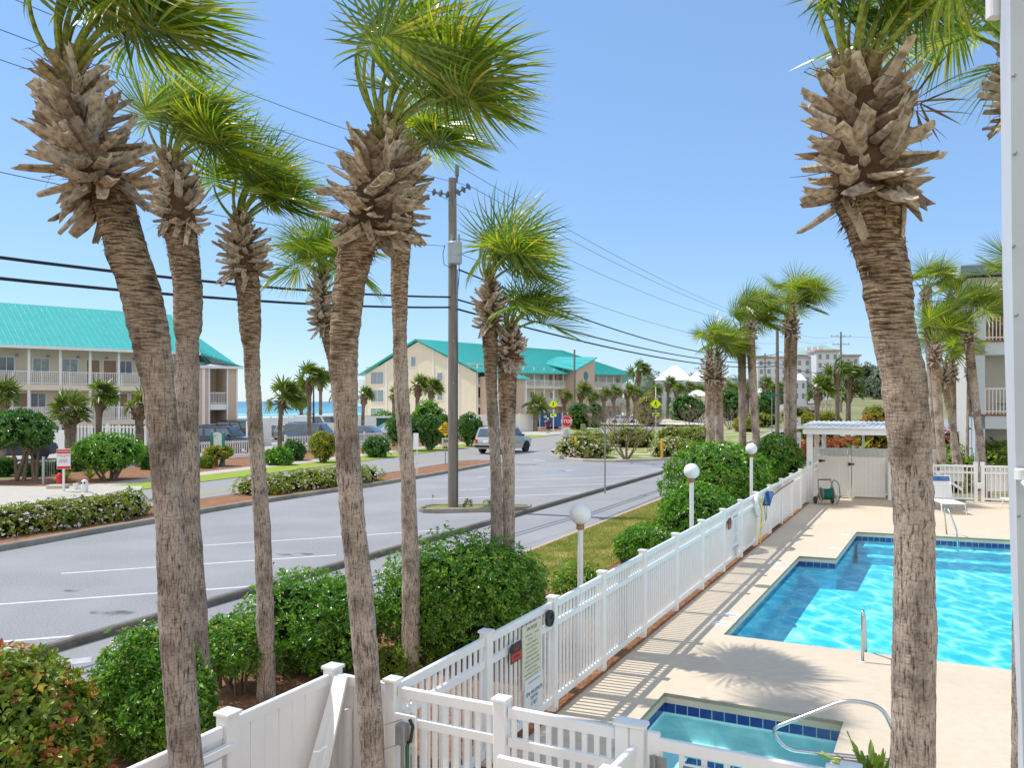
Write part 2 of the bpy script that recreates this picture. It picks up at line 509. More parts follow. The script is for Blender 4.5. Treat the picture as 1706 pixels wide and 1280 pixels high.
M['metal'] = pm('steel', (0.62, 0.63, 0.64), (0.5, 0.51, 0.52), scale=6, rough=0.22, metal=1.0)
M['galv'] = pm('galvanised_steel', (0.36, 0.37, 0.37), (0.27, 0.28, 0.28), scale=8, rough=0.55, metal=0.5)
M['greymetal'] = pm('grey_painted_metal', (0.42, 0.46, 0.50), (0.36, 0.40, 0.43), scale=5, rough=0.45)
M['dark'] = pm('black_plastic', (0.025, 0.027, 0.03), (0.04, 0.04, 0.042), scale=8, rough=0.45)
M['tyre'] = pm('tyre_rubber', (0.02, 0.02, 0.021), (0.035, 0.035, 0.035), scale=8, rough=0.85)
M['poleleft'] = pm('weathered_pole_wood', (0.27, 0.235, 0.20), (0.15, 0.13, 0.11), scale=3, rough=0.95, aniso=(6, 6, 0.5), bump=0.5, bscale=14, c3=(0.21, 0.20, 0.16), s3=0.5)
M['wire'] = pm('wire', (0.02, 0.022, 0.026), rough=0.6)
M['cable'] = pm('thin_cable', (0.10, 0.12, 0.15), rough=0.6)
M['signwhite'] = pm('white_sign', (0.80, 0.80, 0.78), (0.74, 0.74, 0.72), rough=0.45)
M['cream'] = pm('cream_sign', (0.72, 0.68, 0.50), (0.66, 0.62, 0.46), rough=0.5)
M['signred'] = pm('red_sign', (0.75, 0.02, 0.03), (0.68, 0.02, 0.025), rough=0.4)
M['signyellow'] = pm('yellow_sign', (1.0, 0.66, 0.0), (0.95, 0.60, 0.0), rough=0.4)
M['signlime'] = pm('lime_sign', (0.80, 1.0, 0.01), (0.74, 0.95, 0.01), rough=0.4)
M['signblue'] = pm('blue_sign', (0.03, 0.11, 0.33), (0.03, 0.09, 0.28), rough=0.4)
M['ink'] = pm('black_lettering', (0.015, 0.015, 0.018), rough=0.5)
M['inkblue'] = pm('navy_lettering', (0.03, 0.06, 0.22), rough=0.5)
M['inkred'] = pm('red_lettering', (0.6, 0.03, 0.03), rough=0.5)
M['teal'] = pm('teal_metal_roof', (0.07, 0.47, 0.43), (0.06, 0.42, 0.385), scale=1.2, rough=0.38, c3=(0.05, 0.47, 0.44), s3=0.2)
M['tealpaint'] = pm('teal_paint', (0.03, 0.26, 0.24), (0.03, 0.20, 0.19), rough=0.5)
M['stucco'] = pm('cream_siding', (0.75, 0.655, 0.51), (0.70, 0.61, 0.47), scale=1.2, rough=0.85, c3=(0.66, 0.55, 0.40), s3=0.15)
M['pink'] = pm('rose_stucco', (0.60, 0.45, 0.35), (0.55, 0.41, 0.32), scale=1.2, rough=0.85)
M['doorpaint'] = pm('tan_door', (0.34, 0.22, 0.14), (0.30, 0.19, 0.12), rough=0.6)
M['glass'] = glass_mat('window_glass', (0.06, 0.09, 0.11))
M['glasslit'] = glass_mat('curtained_glass', (0.30, 0.36, 0.37), 0.15, (0.16, 0.22, 0.24), 3)
M['siding'] = pm('grey_siding', (0.66, 0.64, 0.58), (0.60, 0.58, 0.53), scale=1.5, rough=0.7)
M['sidingblue'] = pm('pale_blue_trim', (0.62, 0.67, 0.72), (0.56, 0.61, 0.67), scale=1.5, rough=0.6)
M['wood'] = pm('brown_timber', (0.30, 0.13, 0.05), (0.22, 0.09, 0.035), scale=4, rough=0.6)
M['bark'] = pm('shrub_bark', (0.25, 0.19, 0.14), (0.12, 0.085, 0.06), scale=9, rough=0.95, bump=0.5)
M['twig'] = pm('bare_twig', (0.30, 0.22, 0.17), (0.20, 0.14, 0.11), scale=5, rough=0.95)
M['core'] = pm('shaded_interior', (0.012, 0.022, 0.006), (0.02, 0.03, 0.008), rough=1.0, spec=0.0)  # near-black filler: the shade inside bushes is put into its colour
M['trunk'] = trunk_mat('palm_bark')
M['trunk_far'] = trunk_mat('palm_bark_small', low=((0.16, 0.125, 0.10), (0.30, 0.24, 0.19)), up=((0.12, 0.085, 0.06), (0.27, 0.20, 0.14)), ring=0.5)
M['boot'] = island_mat('leaf_base', [(0.0, (0.27, 0.195, 0.13)), (0.3, (0.52, 0.415, 0.30)), (0.6, (0.66, 0.55, 0.42)), (0.85, (0.50, 0.43, 0.36)), (1.0, (0.22, 0.165, 0.12))], bump=0.6, bscale=26)
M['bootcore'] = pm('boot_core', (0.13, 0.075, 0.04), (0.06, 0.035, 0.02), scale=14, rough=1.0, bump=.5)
M['bootgreen'] = island_mat('green_leaf_base', [(0.0, (0.20, 0.22, 0.07)), (0.6, (0.30, 0.30, 0.12)), (1.0, (0.36, 0.26, 0.14))], bump=0.3)
M['fibre'] = island_mat('trunk_fibre', [(0.0, (0.12, 0.06, 0.025)), (0.5, (0.28, 0.155, 0.065)), (1.0, (0.40, 0.24, 0.11))], bump=0.2)
M['frond'] = leaf_mat('palm_frond', [(0.0, (0.091, 0.163, 0.02)), (0.45, (0.165, 0.255, 0.028)), (0.8, (0.256, 0.337, 0.035)), (0.93, (0.415, 0.389, 0.062)), (1.0, (0.561, 0.337, 0.092))], rough=0.27, trans=0.45, tcol=(1.6, 1.7, 0.45), spec=0.6, clump=2.0)
M['petiole'] = island_mat('petiole', [(0.0, (0.20, 0.27, 0.04)), (1.0, (0.33, 0.36, 0.07))], rough=0.4, bump=0.1)
M['deadfrond'] = island_mat('dead_frond', [(0.0, (0.17, 0.11, 0.07)), (1.0, (0.34, 0.24, 0.15))])
M['frond_far'] = leaf_mat('far_palm_frond', [(0.0, (0.06, 0.104, 0.016)), (0.5, (0.119, 0.18, 0.029)), (0.85, (0.202, 0.244, 0.049)), (1.0, (0.313, 0.271, 0.105))], rough=0.4, trans=0.3, clump=0.8)
GREEN = [(0.0, (0.053, 0.145, 0.014)), (0.5, (0.105, 0.266, 0.022)), (0.85, (0.184, 0.386, 0.031)), (1.0, (0.385, 0.547, 0.049))]
M['leaf'] = leaf_mat('glossy_leaves', GREEN, rough=0.28, trans=0.32, spec=0.6)
M['leafdark'] = leaf_mat('dark_leaves', [(0.0, (0.038, 0.113, 0.018)), (0.6, (0.075, 0.194, 0.029)), (1.0, (0.149, 0.314, 0.046))], rough=0.3, trans=0.2)
M['leaflime'] = leaf_mat('bright_leaves', [(0.0, (0.072, 0.144, 0.014)), (0.5, (0.18, 0.264, 0.024)), (1.0, (0.324, 0.384, 0.042))], rough=0.45, trans=0.3)
M['leafgold'] = leaf_mat('golden_green_leaves', [(0.0, (0.103, 0.166, 0.017)), (0.4, (0.22, 0.273, 0.024)), (0.75, (0.372, 0.359, 0.04)), (1.0, (0.495, 0.316, 0.068))], rough=0.45, trans=0.3)
M['leafred'] = leaf_mat('red_tipped_leaves', [(0.0, (0.16, 0.24, 0.02)), (0.35, (0.34, 0.34, 0.03)), (0.6, (0.50, 0.30, 0.04)), (0.8, (0.50, 0.14, 0.04)), (1.0, (0.34, 0.06, 0.035))], rough=0.35, trans=0.3, big=(0.6, 1.25))
M['leafcroton'] = leaf_mat('red_orange_leaves', [(0.0, (0.30, 0.035, 0.015)), (0.5, (0.48, 0.09, 0.03)), (0.85, (0.42, 0.16, 0.04)), (1.0, (0.12, 0.15, 0.03))], rough=0.5, trans=0.2)
M['azalea'] = leaf_mat('pink_azalea', [(0.0, (0.30, 0.03, 0.09)), (0.7, (0.45, 0.08, 0.18)), (1.0, (0.10, 0.14, 0.03))], rough=0.5, trans=0.2)
M['leaffar'] = leaf_mat('far_leaves', [(0.0, (0.055, 0.085, 0.03)), (0.6, (0.10, 0.14, 0.05)), (1.0, (0.17, 0.20, 0.085))], rough=0.6, trans=0.2, clump=0.3)
M['leafhaze'] = leaf_mat('hazy_leaves', [(0.0, (0.16, 0.21, 0.15)), (0.6, (0.21, 0.26, 0.18)), (1.0, (0.27, 0.31, 0.22))], rough=0.8, trans=0.1, clump=0.1)  # leaf colours paled to stand in for distance haze
M['flower'] = island_mat('white_blossom', [(0.0, (0.78, 0.70, 0.66)), (0.7, (0.85, 0.82, 0.78)), (1.0, (0.75, 0.55, 0.52))], rough=0.7, bump=0.0)
M['tile'] = None
M['tileblue'] = pm('cobalt_tile', (0.008, 0.035, 0.20), (0.012, 0.055, 0.29), scale=6, rough=0.15, spec=0.6)
M['grout'] = pm('pale_grout', (0.55, 0.60, 0.62), rough=0.8)
M['poolfloor'] = pm('pool_plaster', (0.12, 0.68, 0.86), (0.09, 0.64, 0.84), scale=0.6, rough=0.7)
M['spafloor'] = pm('spa_plaster', (0.62, 0.95, 0.97), (0.56, 0.92, 0.95), scale=1.5, rough=0.6)
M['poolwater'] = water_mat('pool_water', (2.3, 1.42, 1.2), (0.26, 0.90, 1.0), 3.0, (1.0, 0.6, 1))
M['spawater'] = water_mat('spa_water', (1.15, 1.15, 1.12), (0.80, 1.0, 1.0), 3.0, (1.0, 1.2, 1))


def smooth(a, b, x):
    t = min(1, max(0, (x - a) / (b - a)))
    return t * t * (3 - 2 * t)


def lerp_tab(tab, x):
    if x <= tab[0][0]: return tab[0][1]
    for (x0, y0), (x1, y1) in zip(tab, tab[1:]):
        if x <= x1: return y0 + (y1 - y0) * (x - x0) / (x1 - x0)
    return tab[-1][1]


RISE = [(0, 0), (120, 0), (200, 0.5), (280, 3.6), (350, 6.6), (450, 9), (700, 12), (3000, 14)]


def hgt(x, y):
    """terrain: flat near, climbing beyond the road on the right, falling to the beach on the left"""
    up = lerp_tab(RISE, y) * smooth(0.05, 0.2, x / max(y, 1))
    dn = -9.5 * smooth(165, 420, y) * (1 - smooth(-0.08, 0.10, x / max(y, 1)))
    dn += -4.5 * smooth(110, 200, y) * (1 - smooth(-0.22, -0.14, x / max(y, 1)))
    return up + dn


# --- lines in the photo turned into ground points
FD = Vector((0.4516, 0.8922, 0)); FC0 = Vector((-0.97, 6.75, 0))      # pool fence direction and its near corner
FN = Vector((0.8922, -0.4516, 0))                                       # towards the pool
def fence_pt(s, off=0.0, z=0.0): return FC0 + FD * s + FN * off + Vector((0, 0, z))
SD = Vector((math.sin(R(25.6)), math.cos(R(25.6)), 0)); SN = Vector((SD.y, -SD.x, 0))
def street(s, t, z=0.0): return SD * s + SN * t + Vector((0, 0, z))

POOL = [Vector(p) for p in ((3.26, 12.77, 0), (9.6, 9.65, 0), (16.0, 20.35, 0), (9.5, 22.83, 0), (7.42, 18.96, 0), (6.68, 19.26, 0))]
SPA = [Vector(p) for p in ((1.88, 10.22, 0), (0.80, 8.10, 0), (2.62, 7.20, 0), (3.72, 9.30, 0))]
DECK = [(-0.6, 2.0), tuple(fence_pt(0.05, 0.06)[:2]), tuple(fence_pt(25.5, 0.06)[:2]), (11.5, 31.75), (19.5, 28.8), (24, 24), (22, 2.0)]

# ground sheet, with a hole where the deck is, reaching past the horizon
mb = MB()
xs = [-3000, -1500, -800, -500, -350, -250, -180, -140, -110, -90, -70, -55, -40, -30, -20, -10, 0, 10, 20, 30, 40, 55, 70, 90, 110, 140, 180, 250, 350, 500, 800, 1500, 3000]
ys = [-60, -20, 45, 60, 75, 90, 105, 120, 140, 160, 180, 200, 225, 250, 280, 320, 360, 420, 500, 650, 900, 1300, 2000, 3500]
V = [(x, y, hgt(x, y) - 0.06) for y in ys for x in xs]
nx = len(xs)
Fc = []
for j in range(len(ys) - 1):
    for i in range(nx - 1):
        if ys[j] == -20 and -30 <= xs[i] < 40: continue
        Fc.append((j * nx + i, j * nx + i + 1, (j + 1) * nx + i + 1, (j + 1) * nx + i))
mb.add(V, Fc)
mb.prism([(-30, -20), (40, -20), (40, 45), (-30, 45)], None, -0.06, holes=[[(x, y) for x, y in DECK]])
struct('ground', mb, M['ground'])

# sea and beach
def sea_mat():
    m, nt, b = new_mat('sea_water')
    L = nt.links
    n1 = N(nt, 'ShaderNodeTexNoise'); n1.inputs['Scale'].default_value = 1.0; n1.inputs['Detail'].default_value = 6
    L.new(coords(nt, (0.006, 0.03, 1)), n1.inputs['Vector'])
    geo = N(nt, 'ShaderNodeNewGeometry'); sx = N(nt, 'ShaderNodeSeparateXYZ'); L.new(geo.outputs['Position'], sx.inputs[0])
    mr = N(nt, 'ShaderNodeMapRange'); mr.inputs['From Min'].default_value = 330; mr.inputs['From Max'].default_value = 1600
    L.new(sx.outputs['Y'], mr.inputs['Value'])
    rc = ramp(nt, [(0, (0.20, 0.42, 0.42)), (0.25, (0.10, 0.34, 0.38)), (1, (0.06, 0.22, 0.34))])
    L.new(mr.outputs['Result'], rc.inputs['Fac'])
    # surf gets denser towards the beach
    ms = N(nt, 'ShaderNodeMapRange'); ms.inputs['From Min'].default_value = 330; ms.inputs['From Max'].default_value = 800
    ms.inputs['To Min'].default_value = 0.10; ms.inputs['To Max'].default_value = -0.16
    L.new(sx.outputs['Y'], ms.inputs['Value'])
    ad = N(nt, 'ShaderNodeMath', operation='ADD'); L.new(n1.outputs['Fac'], ad.inputs[0]); L.new(ms.outputs['Result'], ad.inputs[1])
    rf = ramp(nt, [(0.52, (0, 0, 0)), (0.6, (1, 1, 1))]); L.new(ad.outputs[0], rf.inputs['Fac'])
    mx = N(nt, 'ShaderNodeMixRGB'); mx.inputs['Color2'].default_value = (0.8, 0.83, 0.84, 1)
    L.new(rf.outputs['Color'], mx.inputs['Fac']); L.new(rc.outputs['Color'], mx.inputs['Color1'])
    L.new(mx.outputs['Color'], b.inputs['Base Color']); b.inputs['Roughness'].default_value = 0.45
    return m
mb = MB(); mb.add([(-9000, 150, -5.2), (9000, 150, -5.2), (16000, 30000, -5.2), (-16000, 30000, -5.2)], [(0, 1, 2, 3)])
struct('sea', mb, sea_mat())
mb = MB()
xs2 = list(range(-260, 40, 12)); ys2 = list(range(118, 330, 12))
V = [(x, y, hgt(x, y) + 0.25) for y in ys2 for x in xs2]
mb.add(V, [(j * len(xs2) + i, j * len(xs2) + i + 1, (j + 1) * len(xs2) + i + 1, (j + 1) * len(xs2) + i) for j in range(len(ys2) - 1) for i in range(len(xs2) - 1)])
struct('beach', mb, M['sand'], smooth=True)

# asphalt: service lane and parking lot in one sheet, then the road draped over the terrain
LANE_R = [street(s, -8.2) for s in (-10, 0, 10, 17, 24, 31, 40, 60, 76)]
ROADC = [(-20.5, 10), (-15, 24.2), (-11.2, 34.2), (-6.6, 46), (-2.3, 58), (1.4, 68.4), (4.6, 77.5), (9.5, 92), (16, 108), (24, 124), (40, 160), (62, 205), (100, 280), (146, 350), (190, 410), (240, 470)]
def rail(path, off):
    out = []
    for i, p in enumerate(path):
        a = Vector(path[max(i - 1, 0)]); b = Vector(path[min(i + 1, len(path) - 1)])
        d = (b - a).normalized(); n = Vector((d.y, -d.x))
        out.append(Vector(p) + n * off)
    return out
def strip(path, o0, o1, z, mb=None, sub=1):
    mb = mb or MB()
    a = rail(path, o0); b = rail(path, o1)
    V = []
    for p, q in zip(a, b):
        V += [(p.x, p.y, hgt(p.x, p.y) + z), (q.x, q.y, hgt(q.x, q.y) + z)]
    return mb.add(V, [(2 * i, 2 * i + 1, 2 * i + 3, 2 * i + 2) for i in range(len(a) - 1)])
def densify(path, step):
    out = []
    for a, b in zip(path, path[1:]):
        n = max(1, int((Vector(b) - Vector(a)).length / step))
        for k in range(n): out.append(tuple(Vector(a).lerp(Vector(b), k / n)))
    return out + [tuple(path[-1])]
RC = densify(ROADC, 4)
near_far = rail(RC, 3.3)
mb = MB()
lot = [tuple(p[:2]) for p in LANE_R] + [tuple(p) for p in reversed([q for q in near_far if q.y < 108])]
mb.prism(lot, None, 0.0)
struct('parking_lot', mb, M['asphalt'])
struct('road', strip(RC, -3.35, 3.4, 0.008), M['road'])
mb = strip(RC, -0.17, -0.06, 0.013); strip(RC, 0.06, 0.17, 0.013, mb)
struct('road_centre_line', mb, M['yellowline'])
# far verge: grass, pavement, grass, mulch bed
VC = [p for p in RC if 29 < p[1] < 150]
struct('verge', strip(VC, -5.6, -3.35, 0.03), M['grass_far'])
struct('pavement', strip(VC, -6.9, -5.6, 0.035), M['walk'])
struct('mulch_bed', strip(VC, -12.5, -6.9, 0.04), M['mulch'])
mb = MB(); mb.prism([(-34, 24.5), (-18.9, 23.5), (-14.9, 33.2), (-15.5, 34.8), (-20, 34.6), (-40, 38.5)], None, 0.05)
struct('driveway', mb, M['walk'])
mb = MB(); mb.prism([(-80, 40), (-30, 42), (-17.5, 46), (-9, 66), (0, 86), (-2, 104), (-30, 108), (-80, 100)], None, 0.028)
struct('far_car_park', mb, pm('pale_car_park', (0.44, 0.42, 0.38), (0.38, 0.36, 0.33), scale=2, rough=0.95))
mb = MB(); mb.prism([(0.2, 87.5), (3.5, 86), (7.2, 93.5), (4.5, 99), (1.5, 99)], None, 0.06)
struct('beach_access_driveway', mb, M['walk'])

# kerbs
def kerb(path, w, h, mat, name='kerb', z0=-0.05):
    mb = MB()
    a = rail(path, -w / 2); b = rail(path, w / 2)
    V = []
    for p, q in zip(a, b):
        d = (q - p).normalized() * 0.025
        V += [(p.x, p.y, z0), (p.x, p.y, h - 0.025), (p.x + d.x, p.y + d.y, h), (q.x - d.x, q.y - d.y, h), (q.x, q.y, h - 0.025), (q.x, q.y, z0)]
    Fc = []
    for i in range(len(path) - 1):
        for k in range(5): Fc.append((6 * i + k, 6 * i + k + 1, 6 * i + 6 + k + 1, 6 * i + 6 + k))
    Fc += [(0, 5, 4, 3, 2, 1)]; e = 6 * (len(path) - 1); Fc += [(e, e + 1, e + 2, e + 3, e + 4, e + 5)]
    mb.add(V, Fc)
    return struct(name, mb, mat)
KL = [(-7.9, 9.2), (-6.8, 11.4), (-5.7, 13.4), (-4.86, 15.5), (-3.63, 18.3), (-1.9, 21.9), (0.13, 26.0), (3.87, 34.0), (7.98, 42.8), (11.6, 50.4), (16, 60)]
KL = [tuple(street(s, -11.1)[:2]) for s in range(4, 48, 2)]
kerb(KL, 0.15, 0.13, M['kerbdark'])
for s in (64 / 8, ):
    pass
MED0 = [(-14.2, 15.6), (-12.33, 19.95), (-11.5, 22.2), (-10.6, 24.5), (-9.99, 26.6), (-8.9, 29.2), (-7.4, 32.2), (-5.57, 35.8), (-3.6, 40.6), (-1.75, 45.4), (-1.1, 47.4)]
MED0 = densify(MED0, 1.5)
MED1 = rail(MED0, -2.1)
med = MED0 + [(-1.25, 48.6), (-1.9, 49.0), (-2.6, 48.7)] + [tuple(p) for p in reversed(MED1)]
mb = MB(); mb.prism(med, None, 0.13)
struct('median_bed', mb, M['mulch'])
kerb(MED0 + [(-1.25, 48.6), (-1.9, 49.0), (-2.6, 48.7), tuple(MED1[-1])], 0.17, 0.15, M['concrete'])
kerb([tuple(p) for p in reversed(MED1)], 0.17, 0.15, M['concrete'])
# utility pole island
ISL = [(-2.95, 27.0), (-2.8, 26.75), (-2.5, 26.66), (-0.2, 27.1), (0.55, 27.35), (0.6, 27.85), (-0.2, 27.9), (-2.4, 27.95), (-2.75, 27.75), (-2.95, 27.3)]
mb = MB(); mb.prism(ISL, -0.03, 0.11); struct('pole_island', mb, M['grass'])
kerb(ISL + ISL[:2], 0.2, 0.15, M['concrete'])
# stop sign island
STI = [(2.75, 58.0), (2.9, 54), (3.4, 51), (4.3, 49.5), (6.07, 48.9), (9.4, 50.6), (12.6, 54.5), (17, 64), (24, 80), (31, 98), (27.5, 118), (19, 106), (12.6, 91), (7.6, 76.2), (4.6, 67.6), (3.3, 62)]
STI = [tuple(p) for p in STI]
mb = MB(); mb.prism(STI, None, 0.10); struct('island_lawn', mb, pm('sandy_lawn', (0.26, 0.29, 0.05), (0.18, 0.22, 0.035), scale=3, rough=1, c3=(0.55, 0.50, 0.40), s3=0.7, m3=(0.5, 0.62)))
kerb(STI + STI[:2], 0.28, 0.15, M['walk'])

# markings (sheets 4 mm above the asphalt)
mb = MB()
def seg(mb, a, b, w=0.1, z=0.004):
    a = Vector(a[:2]); b = Vector(b[:2]); d = (b - a).normalized(); n = Vector((-d.y, d.x)) * w / 2
    mb.add([(p.x, p.y, z) for p in (a - n, b - n, b + n, a + n)], [(0, 1, 2, 3)])
seg(mb, G(-20, 1072), G(162, 1057.5)); seg(mb, G(-60, 1012), G(425, 977.5)); seg(mb, G(101.6, 956.5), G(560, 925.5))
seg(mb, G(336, 909.7), G(735, 884))
seg(mb, G(690, 833), G(968, 822.5), 0.12); seg(mb, G(760, 817.2), G(1025, 806), 0.12); seg(mb, G(857, 801), G(1076.6, 793), 0.12)
struct('parking_stripe', mb, M['stripe'])
mb = MB()
seg(mb, G(90, 1107), G(152, 1100), 0.28); seg(mb, G(800, 816), G(1040, 799.5), 0.06); seg(mb, G(888, 766.6), G(908, 768.8), 0.3); seg(mb, G(797, 795.5), G(811, 794), 0.3)
seg(mb, G(935, 785.5), G(955, 784), 0.35); seg(mb, G(1086, 783), G(1104, 782), 0.35)
struct('worn_marking', mb, M['stripe_old'])
mb = MB()
arc = [G(u, v) for u, v in ((896, 789.5), (910, 787), (930, 784.4), (960, 782), (1010, 780.5), (1060, 779.6), (1115, 778))]
for a, b in zip(arc, arc[1:]): seg(mb, a, b, 0.22)
seg(mb, G(1000, 780.8), G(1060, 784.5), 0.2); seg(mb, G(935, 785), G(970, 788), 0.16)
struct('blue_bay_marking', mb, M['blueline'])
mb = MB()
for u, v, r in ((185, 1023, .25), (300, 1006, .3), (490, 925, .28), (878, 774.5, .5), (120, 985, .12)):
    c = G(u, v); k = 18
    mb.add([(c.x + r * (1 + .3 * math.sin(3 * a)) * math.cos(a) * 1.4, c.y + r * (1 + .2 * math.cos(2 * a)) * math.sin(a), 0.003) for a in [2 * math.pi * i / k for i in range(k)]], [tuple(range(k))])
def stain_mat():
    m, nt, b = new_mat('oil_stain'); L = nt.links
    n1 = N(nt, 'ShaderNodeTexNoise'); n1.inputs['Scale'].default_value = 3.5; n1.inputs['Detail'].default_value = 6
    L.new(coords(nt), n1.inputs['Vector'])
    r = ramp(nt, [(0.42, (0, 0, 0)), (0.75, (0.75, 0.75, 0.75))]); L.new(n1.outputs['Fac'], r.inputs['Fac'])
    b.inputs['Base Color'].default_value = (0.09, 0.09, 0.09, 1); b.inputs['Roughness'].default_value = 0.9
    t = N(nt, 'ShaderNodeBsdfTransparent'); ms = N(nt, 'ShaderNodeMixShader')
    L.new(r.outputs['Color'], ms.inputs['Fac']); L.new(t.outputs[0], ms.inputs[1]); L.new(b.outputs[0], ms.inputs[2])
    L.new(ms.outputs[0], nt.nodes['Material Output'].inputs['Surface']); return m
struct('oil_stain', mb, stain_mat())

# planting bed and lawn between the lane and the pool fence
bed = [tuple(street(s, -8.2)[:2]) for s in (-12, 0, 10, 20, 30, 40)] + [tuple(fence_pt(s, 0.06)[:2]) for s in (29, 20, 10, 0)] + [(-0.6, 2), (-0.6, -6)]
mb = MB(); mb.prism(bed, -0.05, 0.02); struct('planting_bed', mb, M['mulch'])
lawn = [street(13.5, -8.1), street(18, -8.1), street(23, -8.1), street(28, -8.1), street(31, -8.1), G(1135, 862), G(1085, 905), G(1020, 945), G(955, 985), G(905, 985), G(880, 960)]
mb = MB(); mb.prism([(p.x, p.y) for p in lawn], None, 0.032); struct('lawn', mb, M['grass'])
mb = MB()
edge = [tuple(street(s, -8.22)[:2]) for s in range(-2, 44, 2)]
kerb(edge, 0.14, 0.03, pm('sandy_edge', (0.55, 0.44, 0.30), (0.42, 0.32, 0.20), scale=8, rough=1.0), name='lane_edge')

def in_poly(x, y, poly):
    c = False; n = len(poly)
    for i in range(n):
        x0, y0 = poly[i][0], poly[i][1]; x1, y1 = poly[(i + 1) % n][0], poly[(i + 1) % n][1]
        if (y0 > y) != (y1 > y) and x < (x1 - x0) * (y - y0) / (y1 - y0) + x0: c = not c
    return c
rnd = random.Random(5)
mb = MB(); n = 0
lx = [p.x for p in lawn]; ly = [p.y for p in lawn]
while n < 26000:
    x = rnd.uniform(min(lx), max(lx)); y = rnd.uniform(min(ly), max(ly))
    if not in_poly(x, y, lawn): continue
    if noise.noise((x * 1.3, y * 1.3, 0)) < rnd.uniform(-0.75, -0.05): n += 0.3; continue
    a = rnd.uniform(0, 6.28); h = rnd.uniform(0.025, 0.07); w = 0.006
    dx, dy = math.cos(a) * w, math.sin(a) * w; bx, by = rnd.gauss(0.012, 0.02), rnd.gauss(0, 0.02)
    mb.add([(x - dx, y - dy, 0.03), (x + dx, y + dy, 0.03), (x + bx, y + by, 0.03 + h)], [(0, 1, 2)]); n += 1
tag(mb.build('grass', M['blade']), 'short yellow-green grass beside the service lane', 'grass', kind='stuff')
mb = MB(); n = 0
while n < 16000:
    s = rnd.uniform(-3, 14); t = rnd.uniform(0, 1)
    a = street(s / 0.9 + 6, -8.0); b = fence_pt(s, 0.10)
    p = a.lerp(b, t)
    if in_poly(p.x, p.y, lawn) or p.y < 4.5: n += 0.1; continue
    an = rnd.uniform(0, 6.28); L_ = rnd.uniform(0.05, 0.14); z = 0.025 + rnd.random() ** 2 * 0.05
    d = Vector((math.cos(an), math.sin(an), rnd.uniform(-.15, .35))) * L_; q = Vector((-d.y, d.x, 0)).normalized() * 0.003
    c = Vector((p.x, p.y, z))
    mb.add([c - d / 2 - q, c - d / 2 + q, c + d / 2 + q, c + d / 2 - q], [(0, 1, 2, 3)]); n += 1
tag(mb.build('pine_straw', M['straw']), 'orange pine straw mulch under the bushes by the white fence', 'mulch', kind='stuff')

# pool deck with the two basins cut out
mb = MB(); mb.prism(DECK, -0.12, 0.0, holes=[[(p.x, p.y) for p in POOL], [(p.x, p.y) for p in SPA]])
struct('pool_deck', mb, M['deck'])


def inset(poly, d):
    n = len(poly); out = []
    area = sum(poly[i].x * poly[(i + 1) % n].y - poly[(i + 1) % n].x * poly[i].y for i in range(n))
    sg = 1 if area > 0 else -1
    for i in range(n):
        a, b, c = poly[i - 1], poly[i], poly[(i + 1) % n]
        d1 = (b - a).normalized(); d2 = (c - b).normalized()
        n1 = Vector((-d1.y, d1.x, 0)) * sg; n2 = Vector((-d2.y, d2.x, 0)) * sg
        m = (n1 + n2).normalized(); k = d / max(0.3, m.dot(n1))
        out.append(b + m * k)
    return out


def walls(mb, poly, z0, z1, inward=True, mat=0):
    n = len(poly)
    area = sum(poly[i].x * poly[(i + 1) % n].y - poly[(i + 1) % n].x * poly[i].y for i in range(n))
    for i in range(n):
        a, b = poly[i], poly[(i + 1) % n]
        q = [(a.x, a.y, z0), (b.x, b.y, z0), (b.x, b.y, z1), (a.x, a.y, z1)]
        f = (3, 2, 1, 0) if (area > 0) == inward else (0, 1, 2, 3)
        mb.add(q, [f], mat)


def tiles(mb, poly, z0, z1, size, gap, push):
    """one row of square tiles round the inside of a basin"""
    n = len(poly); area = sum(poly[i].x * poly[(i + 1) % n].y - poly[(i + 1) % n].x * poly[i].y for i in range(n)); sg = 1 if area > 0 else -1
    for i in range(n):
        a, b = poly[i], poly[(i + 1) % n]
        L_ = (b - a).length; d = (b - a) / L_; nn = Vector((-d.y, d.x, 0)) * sg
        k = max(1, round(L_ / size)); w = L_ / k
        for j in range(k):
            p0 = a + d * (j * w + gap / 2) + nn * push; p1 = a + d * ((j + 1) * w - gap / 2) + nn * push
            mb.add([(p0.x, p0.y, z0 + gap / 2), (p1.x, p1.y, z0 + gap / 2), (p1.x, p1.y, z1 - gap / 2), (p0.x, p0.y, z1 - gap / 2)],
                   [(0, 1, 2, 3) if sg < 0 else (3, 2, 1, 0)])


